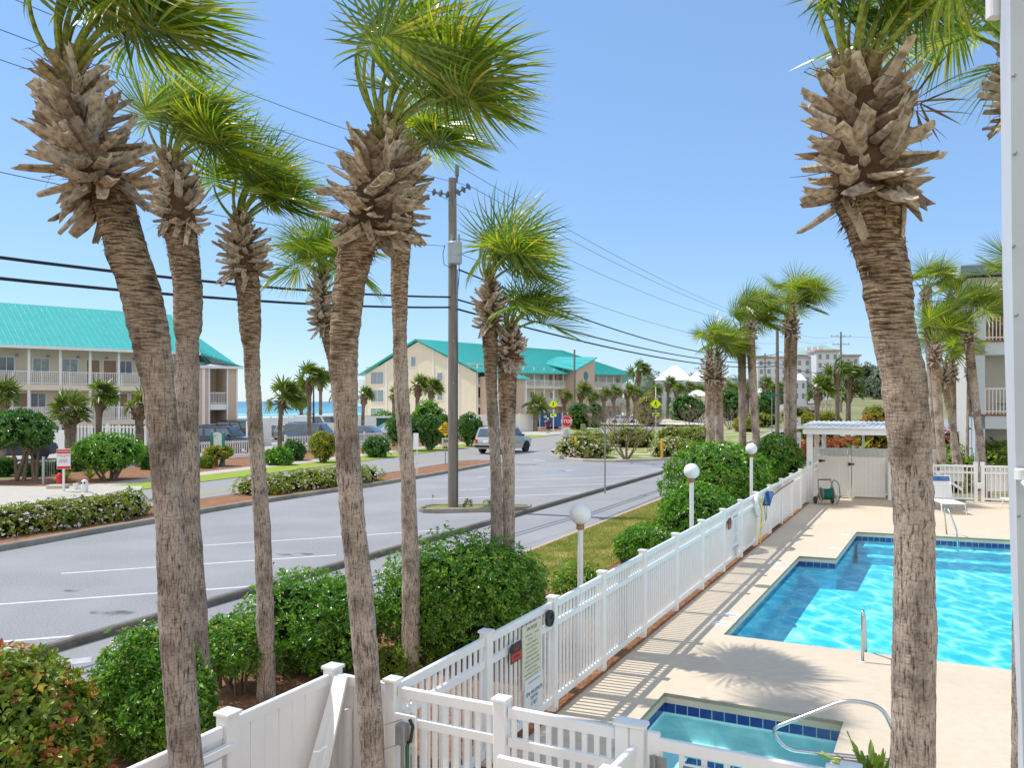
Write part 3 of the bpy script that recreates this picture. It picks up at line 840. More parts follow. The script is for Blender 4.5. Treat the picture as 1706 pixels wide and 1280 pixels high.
def basin(name, label, cat, poly, wz, depth, floor_m, water_m, tz, tsize, ledge=None, steps=None):
    c = sum(poly, Vector()) / len(poly)
    t = thing(name, label, cat, (c.x, c.y, 0))
    mb = MB(); out = inset(poly, -0.001); inn = inset(poly, 0.001)
    walls(mb, poly, -0.045, 0.002); struct_c = mb.build('coping', M['coping'], t)
    p1 = inset(poly, -0.012)
    mb = MB(); walls(mb, p1, tz, -0.045); mb.build('grout_band', M['grout'], t)
    mb = MB(); tiles(mb, p1, tz, -0.045, tsize, 0.012, 0.004); mb.build('tile_band', M['tileblue'], t)
    mb = MB(); walls(mb, p1, -depth, tz)
    if ledge:
        i1 = inset(p1, ledge[0]); zl = ledge[1]
        n = len(p1)
        for i in range(n):
            j = (i + 1) % n
            mb.add([(p1[i].x, p1[i].y, zl), (p1[j].x, p1[j].y, zl), (i1[j].x, i1[j].y, zl), (i1[i].x, i1[i].y, zl)], [(0, 1, 2, 3)])
        walls(mb, i1, -depth, zl)
    if steps:
        for a, b, w, zz in steps:
            a = Vector(a); b = Vector(b); d = (b - a).normalized(); nn = Vector((d.y, -d.x, 0)) * w
            mb.add([(p.x, p.y, zz) for p in (a, b, b + nn, a + nn)] + [(p.x, p.y, -depth) for p in (a + nn, b + nn)], [(3, 2, 1, 0), (3, 4, 5, 2)])
    mb.prism([(p.x, p.y) for p in p1], None, -depth)
    mb.build('basin', floor_m, t)
    if ledge:
        mb = MB(); i2 = inset(p1, ledge[0] - 0.002); tiles(mb, i2, ledge[1] - 0.09, ledge[1] - 0.01, 0.1, 0.01, 0.004); mb.build('ledge_tile', M['tileblue'], t)
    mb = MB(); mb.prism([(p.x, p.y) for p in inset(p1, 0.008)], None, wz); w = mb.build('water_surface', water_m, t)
    return t


bas = basin('swimming_pool', 'L-shaped swimming pool of rippling turquoise water with blue tile edge', 'swimming pool', POOL, -0.17, 0.72, M['poolfloor'], M['poolwater'], -0.26, 0.15,
      steps=[((9.5, 22.83, 0), (16, 20.35, 0), 0.45, -0.32), ((9.5, 22.83, 0), (16, 20.35, 0), 0.9, -0.52)])
basin('hot_tub', 'square sunken hot tub of pale water beside the front gate', 'hot tub', SPA, -0.26, 1.0, M['spafloor'], M['spawater'], -0.24, 0.152, ledge=(0.42, -0.55))

# depth markers let into the deck edge
wm = M['signwhite']
for (u, v, s, l) in ((1203, 1040, '3 FT', 'white depth tile on the deck by the near pool corner'), (1218, 1026, 'NO\nDIVING', 'white no diving tile just behind the near depth tile'),
                     (1298, 948, '4 FT', 'white depth tile beside the middle of the long pool edge'), (1305, 940, 'NO\nDIVING', 'white no diving tile just behind the middle depth tile'),
                     (1391, 915, '4 FT', 'small white tile on the deck inside the pool step'), (1411, 892, '4 FT', 'white depth tile by the far left pool corner')):
    p = G(u, v)
    t = thing('depth_marker', l, 'depth marker', (p.x, p.y, 0), 'depth tiles along the pool edge')
    a = math.atan2(FD.y, FD.x) - math.pi / 2
    mb = MB(); mb.box((p.x, p.y, 0.003), (0.30, 0.24, 0.006), a); mb.build('plate', wm, t)
    Mx = Matrix.Translation((p.x, p.y, 0.008)) @ Matrix.Rotation(a, 4, 'Z')
    text_mesh('lettering', s, 0.10 if '\n' not in s else 0.075, Mx, M['ink'], t)

LP_ = [(25, 84), (40, 80), (66, 84), (92, 128), (78, 158), (46, 132)]
mb = MB(); gx = list(range(24, 96, 2)); gy = list(range(78, 162, 2))
for j in range(len(gy) - 1):
    for i in range(len(gx) - 1):
        if in_poly(gx[i] + 1, gy[j] + 1, LP_):
            q = [(gx[i], gy[j]), (gx[i + 1], gy[j]), (gx[i + 1], gy[j + 1]), (gx[i], gy[j + 1])]
            mb.add([(x, y, hgt(x, y) + .12) for x, y in q], [(0, 1, 2, 3)])
struct('side_car_park', mb, M['road'])
WIND = Vector((1.0, 0.12, -0.10))


def norm(v):
    l = v.length
    return v / l if l > 1e-9 else Vector((0, 0, 1))


def frond_mesh(mb, base, az, pol, pet, blade, rnd, wind=1.0, nl=27, droop=0.5, width=0.019, curl=0.0, mp=1, ml=0, drag=None, segs=5):
    """one fan leaf: petiole, curved costa and pleated leaflets, bent by the wind"""
    d = Vector((math.sin(pol) * math.cos(az), math.sin(pol) * math.sin(az), math.cos(pol)))
    wv = WIND * wind
    pts = [Vector(base)]; p = Vector(base)
    n = 7
    for i in range(n):
        k = i / n
        d = norm(d + wv * (0.10 + 0.10 * k) / 1.0 + Vector((0, 0, -1)) * 0.05 * droop * k)
        p = p + d * (pet / n); pts.append(p.copy())
    # petiole: flattened tube
    mb.tube(pts, [0.024 - 0.013 * i / n for i in range(n + 1)], 5, mp, cap=False)
    # costa continues through the blade and recurves
    cp = [p.copy()]; cd = [d.copy()]
    m = 6
    for i in range(m):
        d = norm(d + wv * 0.16 + Vector((0, 0, -1)) * (0.10 + 0.10 * droop))
        p = p + d * (blade * 0.34 / m); cp.append(p.copy()); cd.append(d.copy())
    up0 = Vector((0, 0, 1))
    side = norm(cd[0].cross(up0 + Vector((rnd.uniform(-.5, .5), rnd.uniform(-.5, .5), 0))))
    roll = rnd.uniform(-0.9, 0.9)
    side = norm(Matrix.Rotation(roll, 3, cd[0]) @ side)
    nor = norm(side.cross(cd[0]))
    if nor.z < 0: nor = -nor
    for sgn in (-1, 1):
        for j in range(nl):
            f = (j + 0.5) / nl                          # 0 = along the costa tip, 1 = back at the base
            q = (1 - f) ** 0.8 * m
            i0 = min(int(q), m - 1); fr = q - i0
            o = cp[i0].lerp(cp[i0 + 1], fr); t = norm(cd[i0].lerp(cd[min(i0 + 1, m)], fr))
            ang = (0.06 + 2.15 * f ** 0.95) + rnd.gauss(0, 0.035)
            s2 = norm(side - t * side.dot(t))
            dr = norm(t * math.cos(ang) + s2 * sgn * math.sin(ang) + nor * (0.22 + 0.15 * curl))
            ln = blade * (0.80 + 0.25 * math.sin(math.pi * min(1, f * 1.1))) * (1 - 0.38 * f ** 3) * rnd.uniform(0.9, 1.08)
            V = []; pp = o.copy(); dd = dr.copy()
            flop = rnd.uniform(0.6, 1.3)
            for s in range(segs + 1):
                k = s / segs
                w = width * (0.55 + 0.9 * k / 0.35 if k < 0.35 else 1.45 * (1 - ((k - 0.35) / 0.65)) ** 0.75 + 0.03)
                wd = norm(dd.cross(nor) + nor * 0.45 * (1 if j % 2 else -1))
                V += [pp - wd * w / 2, pp + wd * w / 2]
                dd = norm(dd + wv * (0.03 + 0.20 * k) * flop * 0.8 + Vector((0, 0, -1)) * droop * (0.01 + 0.16 * k * k) * flop)
                pp = pp + dd * (ln / segs)
            mb.add(V, [(2 * s, 2 * s + 1, 2 * s + 3, 2 * s + 2) for s in range(segs)], ml)


def boot_mesh(mb, base, out, up, L, w, rnd, mat=0, curve=0.25, fork=True):
    out = norm(out); up = norm(up - out * up.dot(out)); sd = out.cross(up)
    n = 4; rings = []; fk = L * rnd.choice((0, 0, 0, 0, .08, .16))
    p = Vector(base); d = out.copy(); V = []
    tilt = rnd.gauss(0, 0.25)
    sd = norm(sd + up * tilt); up = norm(sd.cross(d)) if sd.cross(d).dot(up) > 0 else norm(d.cross(sd))
    tw = rnd.gauss(0, 0.05)
    for i in range(n + 1):
        k = i / n
        ww = w * (1.45 - 0.62 * k) * (0.9 + 0.2 * rnd.random() * k); th = 0.022 * (1.1 - 0.6 * k)
        cu = 0.22 * ww
        ring = [(-ww / 2, cu), (0, 0.0), (ww / 2, cu), (ww / 2 * 0.92, cu - th), (0, -th * 1.3), (-ww / 2 * 0.92, cu - th)]
        rag = rnd.uniform(-.02, .02) if i == n else 0
        V += [p + sd * a + up * b + d * (rag * (1 if a > 0 else -1) + ((rnd.uniform(-.025, .02) - (fk if a == 0 else 0)) if i == n else 0)) for a, b in ring]
        d = norm(d + up * (curve / n) * rnd.uniform(0.4, 1.4) + sd * tw)
        p = p + d * (L / n)
        up = norm(up - d * up.dot(d)); sd = norm(sd - d * sd.dot(d))
    Fc = []
    for i in range(n):
        for k in range(6):
            j = (k + 1) % 6
            Fc.append((i * 6 + k, i * 6 + j, i * 6 + 6 + j, i * 6 + 6 + k))
    Fc.append(tuple(n * 6 + k for k in range(6)))
    mb.add(V, Fc, mat)


def edge_at(tab, v):
    if v >= tab[0][0]: return tab[0][1], tab[0][2]
    for (v0, l0, r0), (v1, l1, r1) in zip(tab, tab[1:]):
        if v1 <= v <= v0:
            k = (v0 - v) / (v0 - v1) if v0 != v1 else 0
            return l0 + (l1 - l0) * k, r0 + (r1 - r0) * k
    return tab[-1][1], tab[-1][2]


def trunk_mesh(tab, Y, seed, ring_amp=0.007, nrad=30, z_extra=0.35, dz=0.035):
    """tube whose edges follow the traced silhouette, with ring scars, fissures and a rough skin; returns mesh and top"""
    # tab: (v, left, right) from the base up
    vb = V0 + F * H / Y
    v_top = tab[-1][0]
    zt = H - (v_top - V0) / F * Y
    mb = MB(); tt = []
    n = max(12, int(zt / dz)); rows = []
    for i in range(n + 1):
        z = -0.05 + (zt + 0.05) * i / n
        v = V0 + (H - z) / Y * F
        l, r = edge_at(tab, v)
        # smooth the trace
        l2, r2 = edge_at(tab, v + 7); l3, r3 = edge_at(tab, v - 7)
        l, r = (l * 2 + l2 + l3) / 4, (r * 2 + r2 + r3) / 4
        if v > tab[0][0]:
            l -= 3 * (v - tab[0][0]) / 100; r += 3 * (v - tab[0][0]) / 100
        cx = ((l + r) / 2 - U0) / F * Y; rr = (r - l) / 2 / F * Y / math.sqrt(1 + (cx / Y) ** 2) * .93
        rows.append((cx, z, rr))
    V = []
    ph = seed * 1.7
    for i, (cx, z, rr) in enumerate(rows):
        k = i / n
        ring = ring_amp * (0.25 + 0.95 * smooth(0.35, 0.7, k))
        saw = ((z / 0.062 + 0.35 * noise.noise((cx * 2, z * 3, seed))) % 1.0)
        for a in range(nrad):
            an = 2 * math.pi * a / nrad
            ca, sa = math.cos(an), math.sin(an)
            d = ring * (saw - 0.5)
            d += 0.011 * noise.noise((ca * 3.2 + seed, sa * 3.2, z * 2.2)) * (1.2 if k < .5 else 0.8)
            d += 0.006 * noise.noise((ca * 11 + seed, sa * 11, z * 3 if k < .5 else z * 26))
            d += 0.004 * noise.noise((ca * 26, sa * 26 + seed, z * 14))
            R_ = rr + d
            V.append((cx + R_ * ca, Y + R_ * sa, z)); tt.append(k)
    Fc = []
    for i in range(n):
        for a in range(nrad):
            b = (a + 1) % nrad
            Fc.append((i * nrad + a, i * nrad + b, (i + 1) * nrad + b, (i + 1) * nrad + a))
    Fc.append(tuple(n * nrad + a for a in range(nrad)))
    mb.add(V, Fc); mb.att['tt'] = tt
    return mb, rows


def palm(label, tab, Y, axis, seed, nf=18, nboot=95, pet=0.42, blade=0.80, group=None, green=0.0, wind=1.0, wide=1.0, fibre=260,
         dead=0, extra=(), crown_drop=0.0, rings=0.007, petw=(0.08, 1.15), depth_x=0.0):
    """axis: (u, v, half width of the boot cluster incl. tips) from the bottom of the boots to the top"""
    rnd = random.Random(seed)
    tm, rows = trunk_mesh(tab, Y, seed, rings)
    t = thing('palm_tree', label, 'palm tree', (rows[0][0], Y, 0), group)
    ax = [(D(u, v, Y), hw / F * Y) for u, v, hw in axis]
    rt = rows[-1][2]
    mb = tm; nt0 = len(tm.f)
    # fibrous collar under the boots
    n = fibre
    for i in range(n):
        k = rnd.random() ** 1.6
        j = max(0, len(rows) - 1 - int(k * 14))
        cx, z, rr = rows[j]
        an = rnd.uniform(0, 2 * math.pi); o = Vector((math.cos(an), math.sin(an), 0))
        p = Vector((cx, Y, z)) + o * (rr * 0.97)
        tg = Vector((-o.y, o.x, 0))
        L_ = rnd.uniform(0.03, 0.085) * (1.2 - 0.5 * k); w = rnd.uniform(0.006, 0.02)
        q = p + o * (rnd.uniform(0.3, 0.9) * L_ * (1 - k * .5)) + Vector((0, 0, -rnd.uniform(0.2, 1.0) * L_)) + tg * rnd.gauss(0, 0.03)
        mb.add([p - tg * w, p + tg * w, q], [(0, 1, 2)], 1)
    tm.att['tt'] += [1.0] * (len(tm.v) - len(tm.att['tt']))
    tm.build('trunk', [M['trunk'], M['fibre']], t, smooth=True)
    # boots
    mb = MB()
    core = []
    for i in range(9):
        k = i / 8; x = k * (len(ax) - 1); j = min(int(x), len(ax) - 2); fr = x - j
        p = ax[j][0].lerp(ax[j + 1][0], fr); hw = ax[j][1] * (1 - fr) + ax[j + 1][1] * fr
        core.append((p, hw))
    crad = [rt * (1.0 - 0.55 * (i / 8) ** 1.6) * wide for i in range(9)]
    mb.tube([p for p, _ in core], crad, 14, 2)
    ga = 2.39996
    for i in range(nboot):
        k = (i + rnd.random()) / nboot
        x = k * 8; j = min(int(x), 7); fr = x - j
        p = core[j][0].lerp(core[j + 1][0], fr); hw = core[j][1] * (1 - fr) + core[j + 1][1] * fr
        axd = norm(core[j + 1][0] - core[j][0])
        cr = crad[j] * (1 - fr) + crad[j + 1] * fr
        an = i * ga + rnd.gauss(0, 0.25)
        o = Vector((math.cos(an), math.sin(an), 0)); o = norm(o - axd * o.dot(axd))
        el = -0.15 + 1.0 * k + rnd.gauss(0, 0.17)
        if k < 0.14: el += rnd.choice((-0.45, 0, 0, -0.2))
        dr = norm(o * math.cos(el) + axd * math.sin(el))
        L_ = max(0.09, (hw - cr * 0.9) / max(0.45, math.cos(el)) * rnd.choice((.65, .85, .95, 1.0, 1.1)) * rnd.uniform(0.9, 1.1))
        if k < 0.12: L_ *= 1.1
        if k > .6: L_ *= 1 - .55 * (k - .6) / .4
        dr = norm(dr + Vector((-o.y, o.x, 0)) * rnd.gauss(0, 0.22 + 0.55 * max(0, .45 - k) / .45))
        w = rnd.uniform(0.038, 0.086) * (1.0 if k < .75 else 0.8) * min(1.2, hw / 0.30 + 0.25)
        boot_mesh(mb, p + o * cr * 0.75, dr, axd, L_ + cr * 0.2, w, rnd, 1 if (k > 0.62 and rnd.random() < green) else 0, curve=rnd.uniform(-0.1, 0.55))
    for i in range(nboot // 2):
        k = rnd.random(); x = k * 8; j = min(int(x), 7); p = core[j][0].lerp(core[j + 1][0], x - j); hw = core[j][1]
        an = rnd.uniform(0, 6.283); o = Vector((math.cos(an), math.sin(an), rnd.uniform(-.3, .8))); q = p + o * hw * rnd.uniform(.5, .9)
        mb.tube([p + o * crad[j] * .8, q, q + Vector((rnd.gauss(0, .05), rnd.gauss(0, .05), rnd.gauss(-.03, .05)))], [.004, .003, .001], 3, 3, cap=False)
    # a few hanging broken ones at the bottom
    for i in range(5 if nboot > 60 else 2):
        an = rnd.uniform(math.pi * 1.05, math.pi * 1.95)
        o = Vector((math.cos(an), math.sin(an), 0)); p = core[0][0] + Vector((0, 0, rnd.uniform(-.02, .06)))
        boot_mesh(mb, p + o * rt * 0.95, norm(o * 0.55 + Vector((rnd.gauss(0, .5), 0, -0.85))), o, rnd.uniform(0.16, 0.28), rnd.uniform(0.04, 0.075), rnd, 0, curve=-0.2)
    mb.build('leaf_bases', [M['boot'], M['bootgreen'], M['bootcore'], M['fibre']], t)
    # crown
    top = core[-1][0]; axd = norm(core[-1][0] - core[-2][0])
    for i in range(nf):
        an = i * ga + rnd.gauss(0, .2)
        k = (i + .5) / nf
        pol = petw[0] + (petw[1] - petw[0]) * k + rnd.gauss(0, .08)
        b = top - axd * (0.05 + 0.10 * k) + Vector((math.cos(an), math.sin(an), 0)) * 0.035
        mb = MB()
        frond_mesh(mb, b, an, pol, pet * rnd.uniform(0.85, 1.12), blade * rnd.uniform(0.85, 1.08) * (0.82 if k < 0.15 else 1.0), rnd,
                   wind=wind * rnd.uniform(0.75, 1.25), droop=0.45 + 0.45 * k + crown_drop, width=0.0168 * blade / 0.8)
        mb.build('frond', [M['frond'], M['petiole']], t)
    for az, pol, pl, bl, wd in extra:
        mb = MB(); frond_mesh(mb, top - axd * 0.12, az, pol, pl, bl, rnd, wind=wd, droop=0.8); mb.build('frond', [M['frond'], M['petiole']], t)
    for i in range(dead):
        an = rnd.uniform(-0.9, 0.9); mb = MB()
        frond_mesh(mb, top - axd * 0.3, an, 1.0 + .3 * rnd.random(), pet * .7, blade * .55, rnd, wind=.6, nl=6, droop=.6, width=.012, mp=0, ml=0); mb.build('dead_frond', M['deadfrond'], t)
    return t


NG = 'tall cabbage palms around the pool fence'
palm('nearest left palm with the broadest ragged boot cluster at upper left', [(1400, 284, 348), (1280, 280, 342), (1040, 263, 320), (880, 257, 312), (800, 250, 304), (700, 241, 297), (645, 235, 293), (620, 229, 293), (560, 213, 287), (480, 195, 271), (430, 174, 255), (345, 152, 232), (300, 140, 224)], 5.4,
     [(180, 322, 88), (152, 272, 103), (138, 215, 88), (122, 150, 68), (110, 92, 36)], 11, group=NG, nf=14, pet=0.54, blade=0.76, green=0.25, nboot=135, wind=0.75, crown_drop=-.5, petw=(.05, .70))
palm('slim palm just right of the nearest left palm, partly hidden by it', [(1207, 310, 356), (1000, 305, 346), (880, 297, 336), (700, 291, 333), (565, 291, 333), (545, 287, 339), (480, 287, 340), (410, 275, 333), (380, 268, 330)], 9.2,
     [(300, 378, 48), (294, 335, 58), (288, 295, 48), (283, 252, 22)], 12, group=NG, nf=14, pet=0.50, blade=0.76, wind=0.72, crown_drop=-.3, petw=(.05, .9))
palm('third palm from the left before the sea gap, with a small round boot cluster', [(1167, 427, 460), (1000, 426, 457), (880, 422, 452), (700, 411, 438), (600, 405, 434), (578, 404, 433), (555, 398, 437), (500, 394, 436), (455, 388, 433)], 9.98,
     [(410, 455, 42), (406, 425, 50), (402, 390, 38), (399, 352, 17)], 13, group=NG, nf=14, pet=0.52, blade=0.74, wind=0.72, petw=(.05, .9), crown_drop=-.25)
palm('big central palm with a wide boot cluster, standing against the white corner post', [(1290, 600, 644), (1200, 596, 639), (980, 577, 623), (860, 565, 609), (700, 554, 597), (600, 549, 598), (560, 547, 600), (480, 553, 610), (420, 561, 626), (385, 565, 645)], 6.6,
     [(612, 388, 80), (622, 335, 96), (634, 285, 78), (643, 240, 50), (648, 192, 26)], 14, group=NG, nf=15, pet=0.66, blade=0.76, green=0.6, nboot=135, wind=0.85, petw=(.05, .88), crown_drop=-.2)
palm('slim upright palm behind the big central palm, with its boots hidden by it', [(1112, 668, 700), (980, 669, 701), (800, 667, 693), (650, 655, 682), (560, 654, 678), (480, 650, 681), (395, 650, 686)], 11.1,
     [(670, 395, 42), (674, 340, 48), (682, 290, 40), (690, 240, 18)], 15, group=NG, nf=11, pet=0.36, blade=0.80, petw=(.1, .95))
palm('left one of the close pair of palms beside the utility pole', [(1080, 812, 834), (870, 817, 838), (800, 817, 837), (650, 809, 829), (590, 804, 829), (560, 802, 830), (540, 801, 832)], 12.35,
     [(817, 546, 27), (817, 520, 34), (816, 490, 27), (815, 455, 12)], 16, group=NG, nf=11, pet=0.50, blade=0.88, nboot=85, wind=.8, petw=(.05, .85), crown_drop=-.2)
palm('right one of the close pair of palms beside the utility pole, with curled pale boots', [(1080, 835, 858), (870, 837, 858), (770, 836, 858), (660, 829, 861), (612, 828, 863), (600, 828, 864)], 12.5,
     [(848, 606, 34), (851, 580, 32), (850, 560, 22), (848, 538, 10)], 17, group=NG, nf=9, pet=0.46, blade=0.80, nboot=80, wind=.8, petw=(.05, .8), crown_drop=-.2)
palm('short palm whose curled crown shows left of the big central palm trunk', [(1051, 590, 612), (800, 570, 590), (600, 545, 563), (545, 530, 552)], 13.0,
     [(540, 548, 26), (536, 520, 30), (535, 480, 25), (538, 440, 12)], 18, group=NG, nf=14, pet=0.30, blade=0.80, wind=-0.15, crown_drop=0.5, nboot=75)
palm('massive leaning palm standing in front of the swimming pool', [(1290, 1480, 1560), (1100, 1482, 1562), (900, 1487, 1560), (800, 1481, 1558), (700, 1472, 1552), (620, 1462, 1546), (565, 1450, 1532), (540, 1446, 1527), (460, 1430, 1522), (400, 1411, 1509), (345, 1386, 1510), (320, 1382, 1508)], 4.8,
     [(1446, 330, 100), (1443, 285, 117), (1438, 230, 112), (1432, 170, 100), (1425, 128, 66), (1420, 100, 34)], 19, group=NG, nf=12, pet=0.52, blade=0.66, petw=(.08, .8), green=0.5, nboot=135, wind=0.35, dead=2, fibre=420, rings=0.008)
palm('palm mostly hidden behind the white balcony column, one fan leaf reaching left', [(1250, 1684, 1740), (600, 1684, 1740), (200, 1684, 1738)], 6.0,
     [(1710, 195, 62), (1708, 150, 66), (1706, 100, 50), (1704, 60, 22)], 20, group=NG, nf=12, pet=0.45, blade=0.6, wind=0.3, extra=((3.3, 1.0, 0.25, 0.6, 0.05),), dead=1)

# palms at the end of the pool, life size again but farther off
FG = 'palms beyond the far end of the pool fence'
def far_trunk(u0, v0, u1, v1, hw): return [(v0, u0 - hw * 1.1, u0 + hw * 1.1), ((v0 + v1) / 2, (u0 + u1) / 2 - hw, (u0 + u1) / 2 + hw), (v1, u1 - hw * 1.15, u1 + hw * 1.15)]
def end_palm(label, u0, u1, vb, vt, hw, bw, Y, seed, pet=1.0, blade=1.35, nf=13, wind=0.9, group=FG, bx=0, **k):
    vbase = V0 + F * H / Y
    palm(label, far_trunk(u0, vbase, u1, vb, hw), Y, [(u1, vb, bw * .8), (u1 + bx * .3, vb * .7 + vt * .3, bw), (u1 + bx * .7, vb * .35 + vt * .65, bw * .85), (u1 + bx, vt, bw * .4)], seed, nf=nf, nboot=70, pet=pet, blade=blade, wind=wind, group=group, fibre=80, rings=0.008, petw=(.08, 1.0), crown_drop=-.1, **k)
end_palm('leftmost of the far palms, left half of a tight twin pair', 1186, 1182, 636, 584, 7.5, 19, 30, 31, blade=0.95, pet=.75)
end_palm('right half of the leftmost tight twin pair of far palms', 1202, 1196, 638, 590, 7.5, 20, 30.6, 32, blade=0.95, pet=.75)
end_palm('upright slim palm just right of the twin far palms', 1238, 1236, 578, 548, 6.5, 15, 31, 33, blade=0.9, pet=.85)
end_palm('palm with a slightly leaning trunk just left of the distant utility pole', 1265, 1250, 558, 530, 7, 15, 30.5, 34, blade=0.95, pet=.85)
end_palm('shorter hidden trunk of the pair right of the distant utility pole', 1308, 1312, 556, 520, 5, 13, 31.5, 35, blade=0.85, pet=.7)
end_palm('tallest far palm, right of the distant utility pole', 1320, 1321, 560, 504, 7, 16, 30.5, 36, blade=0.95, pet=.85)
RG = 'palms beside the condominium building on the right'
end_palm('tallest palm beside the right building, its dark boots against the sky', 1566, 1542, 508, 480, 6, 14, 31, 41, blade=0.85, group=RG, wind=.45, pet=.7)
end_palm('bushy palm with orange boots just right of the big leaning trunk', 1573, 1558, 604, 568, 8, 16, 30.5, 42, blade=1.0, group=RG, wind=.5, nf=16, pet=.8)
end_palm('palm with fuzzy brown boots in front of the right building balconies', 1644, 1614, 572, 530, 7.5, 17, 30.2, 43, blade=0.95, group=RG, wind=.5, nf=16, pet=.8)
end_palm('slim palm just behind the bushy palm, by the building corner', 1590, 1583, 520, 490, 5, 11, 36, 44, blade=0.8, group=RG, wind=.4, pet=.6)
end_palm('palm trunk leaning right between the bushy palm and the building', 1606, 1574, 640, 605, 6, 14, 33, 45, blade=0.9, group=RG, wind=.4)
end_palm('short palm under the others at the building corner', 1592, 1587, 630, 600, 5, 12, 35, 46, blade=0.9, group=RG, wind=.4)
end_palm('thin palm trunk close to the building corner post', 1612, 1616, 628, 598, 5, 11, 36, 47, blade=0.85, group=RG, wind=.4)
end_palm('palm crown cut by the white balcony column at right', 1690, 1684, 520, 480, 6, 14, 29, 48, blade=0.95, group=RG, wind=.2)


# ------------------------------------------------------------------ far palms: a few shapes, copied
def small_palm(name, h, rt, cr, seed, nf=15, nl=9, wind=0.7, lean=0.0, mat='frond_far'):
    rnd = random.Random(seed)
    root = bpy.data.objects.new(name, None); ORG[root.name] = Vector()
    mb = MB(); tt = []
    n = 16; nr = 10; V = []
    for i in range(n + 1):
        k = i / n; z = h * k - 0.1 * (i == 0)
        bulge = 1.0 + 0.9 * smooth(0.72, 0.86, k) * (1 - smooth(0.95, 1.02, k) * .6)
        for a in range(nr):
            an = 2 * math.pi * a / nr
            rr = rt * bulge * (1.12 - .12 * k) * (1 + .18 * noise.noise((math.cos(an) * 3 + seed, math.sin(an) * 3, z * 4)))
            V.append((lean * k * k * h + rr * math.cos(an), rr * math.sin(an), z)); tt.append(k)
    Fc = [(i * nr + a, i * nr + (a + 1) % nr, (i + 1) * nr + (a + 1) % nr, (i + 1) * nr + a) for i in range(n) for a in range(nr)]
    Fc.append(tuple(n * nr + a for a in range(nr)))
    mb.add(V, Fc); mb.att['tt'] = tt
    for i in range(26):
        k = rnd.uniform(0.76, 1.0); an = i * 2.4
        o = Vector((math.cos(an), math.sin(an), 0)); p = Vector((lean * k * k * h, 0, h * k)) + o * rt * 1.3
        mb.tube([p, p + o * rt * rnd.uniform(.6, 1.5) + Vector((0, 0, rt * rnd.uniform(0.2, 1.8)))], [rt * .35, rt * .12], 4)
    mb.att['tt'] += [0.95] * (len(mb.v) - len(tt))
    mb.build('trunk', M['trunk_far'], root)
    mb = MB()
    top = Vector((lean * h, 0, h))
    for i in range(nf):
        k = (i + .5) / nf
        frond_mesh(mb, top, i * 2.4 + rnd.gauss(0, .2), 0.1 + 1.75 * k, cr * .42, cr * .62, rnd, wind=wind * rnd.uniform(.5, 1.2), nl=nl, droop=.6 + .5 * k, width=cr * .075, mp=0, ml=0, segs=4)
    mb.build('crown', M[mat], root)
    return root

PALMV = [small_palm('palm_tree', 3.4, .19, 1.65, 101), small_palm('palm_tree', 4.6, .18, 1.7, 102, lean=.04), small_palm('palm_tree', 6.2, .17, 1.7, 103, wind=.9, nf=13),
         small_palm('palm_tree', 2.6, .22, 1.7, 104, nf=17, wind=.4)]
PALMH = [3.4, 4.6, 6.2, 2.6]
_first = set()
def put_palm(label, u, v_top, Y, var, group, crown_px=None, rz=None, seed=0):
    """far palm whose crown top reaches photo row v_top; scaled to the crown width seen"""
    g = hgt((u - U0) / F * Y, Y)
    need = H - (v_top - V0) / F * Y - g
    base = PALMH[var] + 1.45
    s = need / base
    src = PALMV[var]
    o = copy_tree(src)
    place(o, ((u - U0) / F * Y, Y, g - .05), (seed * 1.3) % 0.8 - .4, s)
    if crown_px:
        k = crown_px / F * Y / 3.1 / s
        for ch in o.children:
            if ch.name.startswith('crown'):
                off = Vector((0, 0, PALMH[var])); ch.scale = (k, k, k)
                lean = {0: 0, 1: .04, 2: 0, 3: 0}[var] * PALMH[var]
                ch.location = (lean * (1 - k), 0, PALMH[var] * (1 - k))
    tag(o, label, 'palm tree', group)
    return o

# beside the condos on the left and by the sea
LG = 'small palms along the far side of the road'
for i, (u, vt, Y, var, cpx, lab) in enumerate([
    (2, 604, 46, 0, 62, 'palm at the left edge before the left condo building'),
    (117, 628, 44, 3, 66, 'stocky palm with a thick trunk behind the white warning sign'),
    (163, 622, 47, 1, 60, 'palm with a thin straight trunk above the round bush'),
    (232, 628, 45, 0, 62, 'palm half hidden by the nearest big palm trunk, right of the round bush'),
    (466, 634, 60, 1, 74, 'wind-bent palm before the parked silver sedan'),
    (515, 604, 64, 2, 62, 'tall palm beside the dark lamp post by the sea'),
    (534, 608, 92, 2, 40, 'slender palm standing behind the tall palm by the sea'),
    (502, 650, 100, 0, 34, 'short palm deep in the gap before the surf'),
    (560, 636, 84, 1, 40, 'palm seen left of the central trunk above the van'),
    (604, 636, 84, 1, 34, 'palm seen right of the central trunk before the gabled building')]):
    put_palm(lab, u, vt, Y, var, LG, cpx, seed=i)
BG = 'palms in front of the teal roofed building'
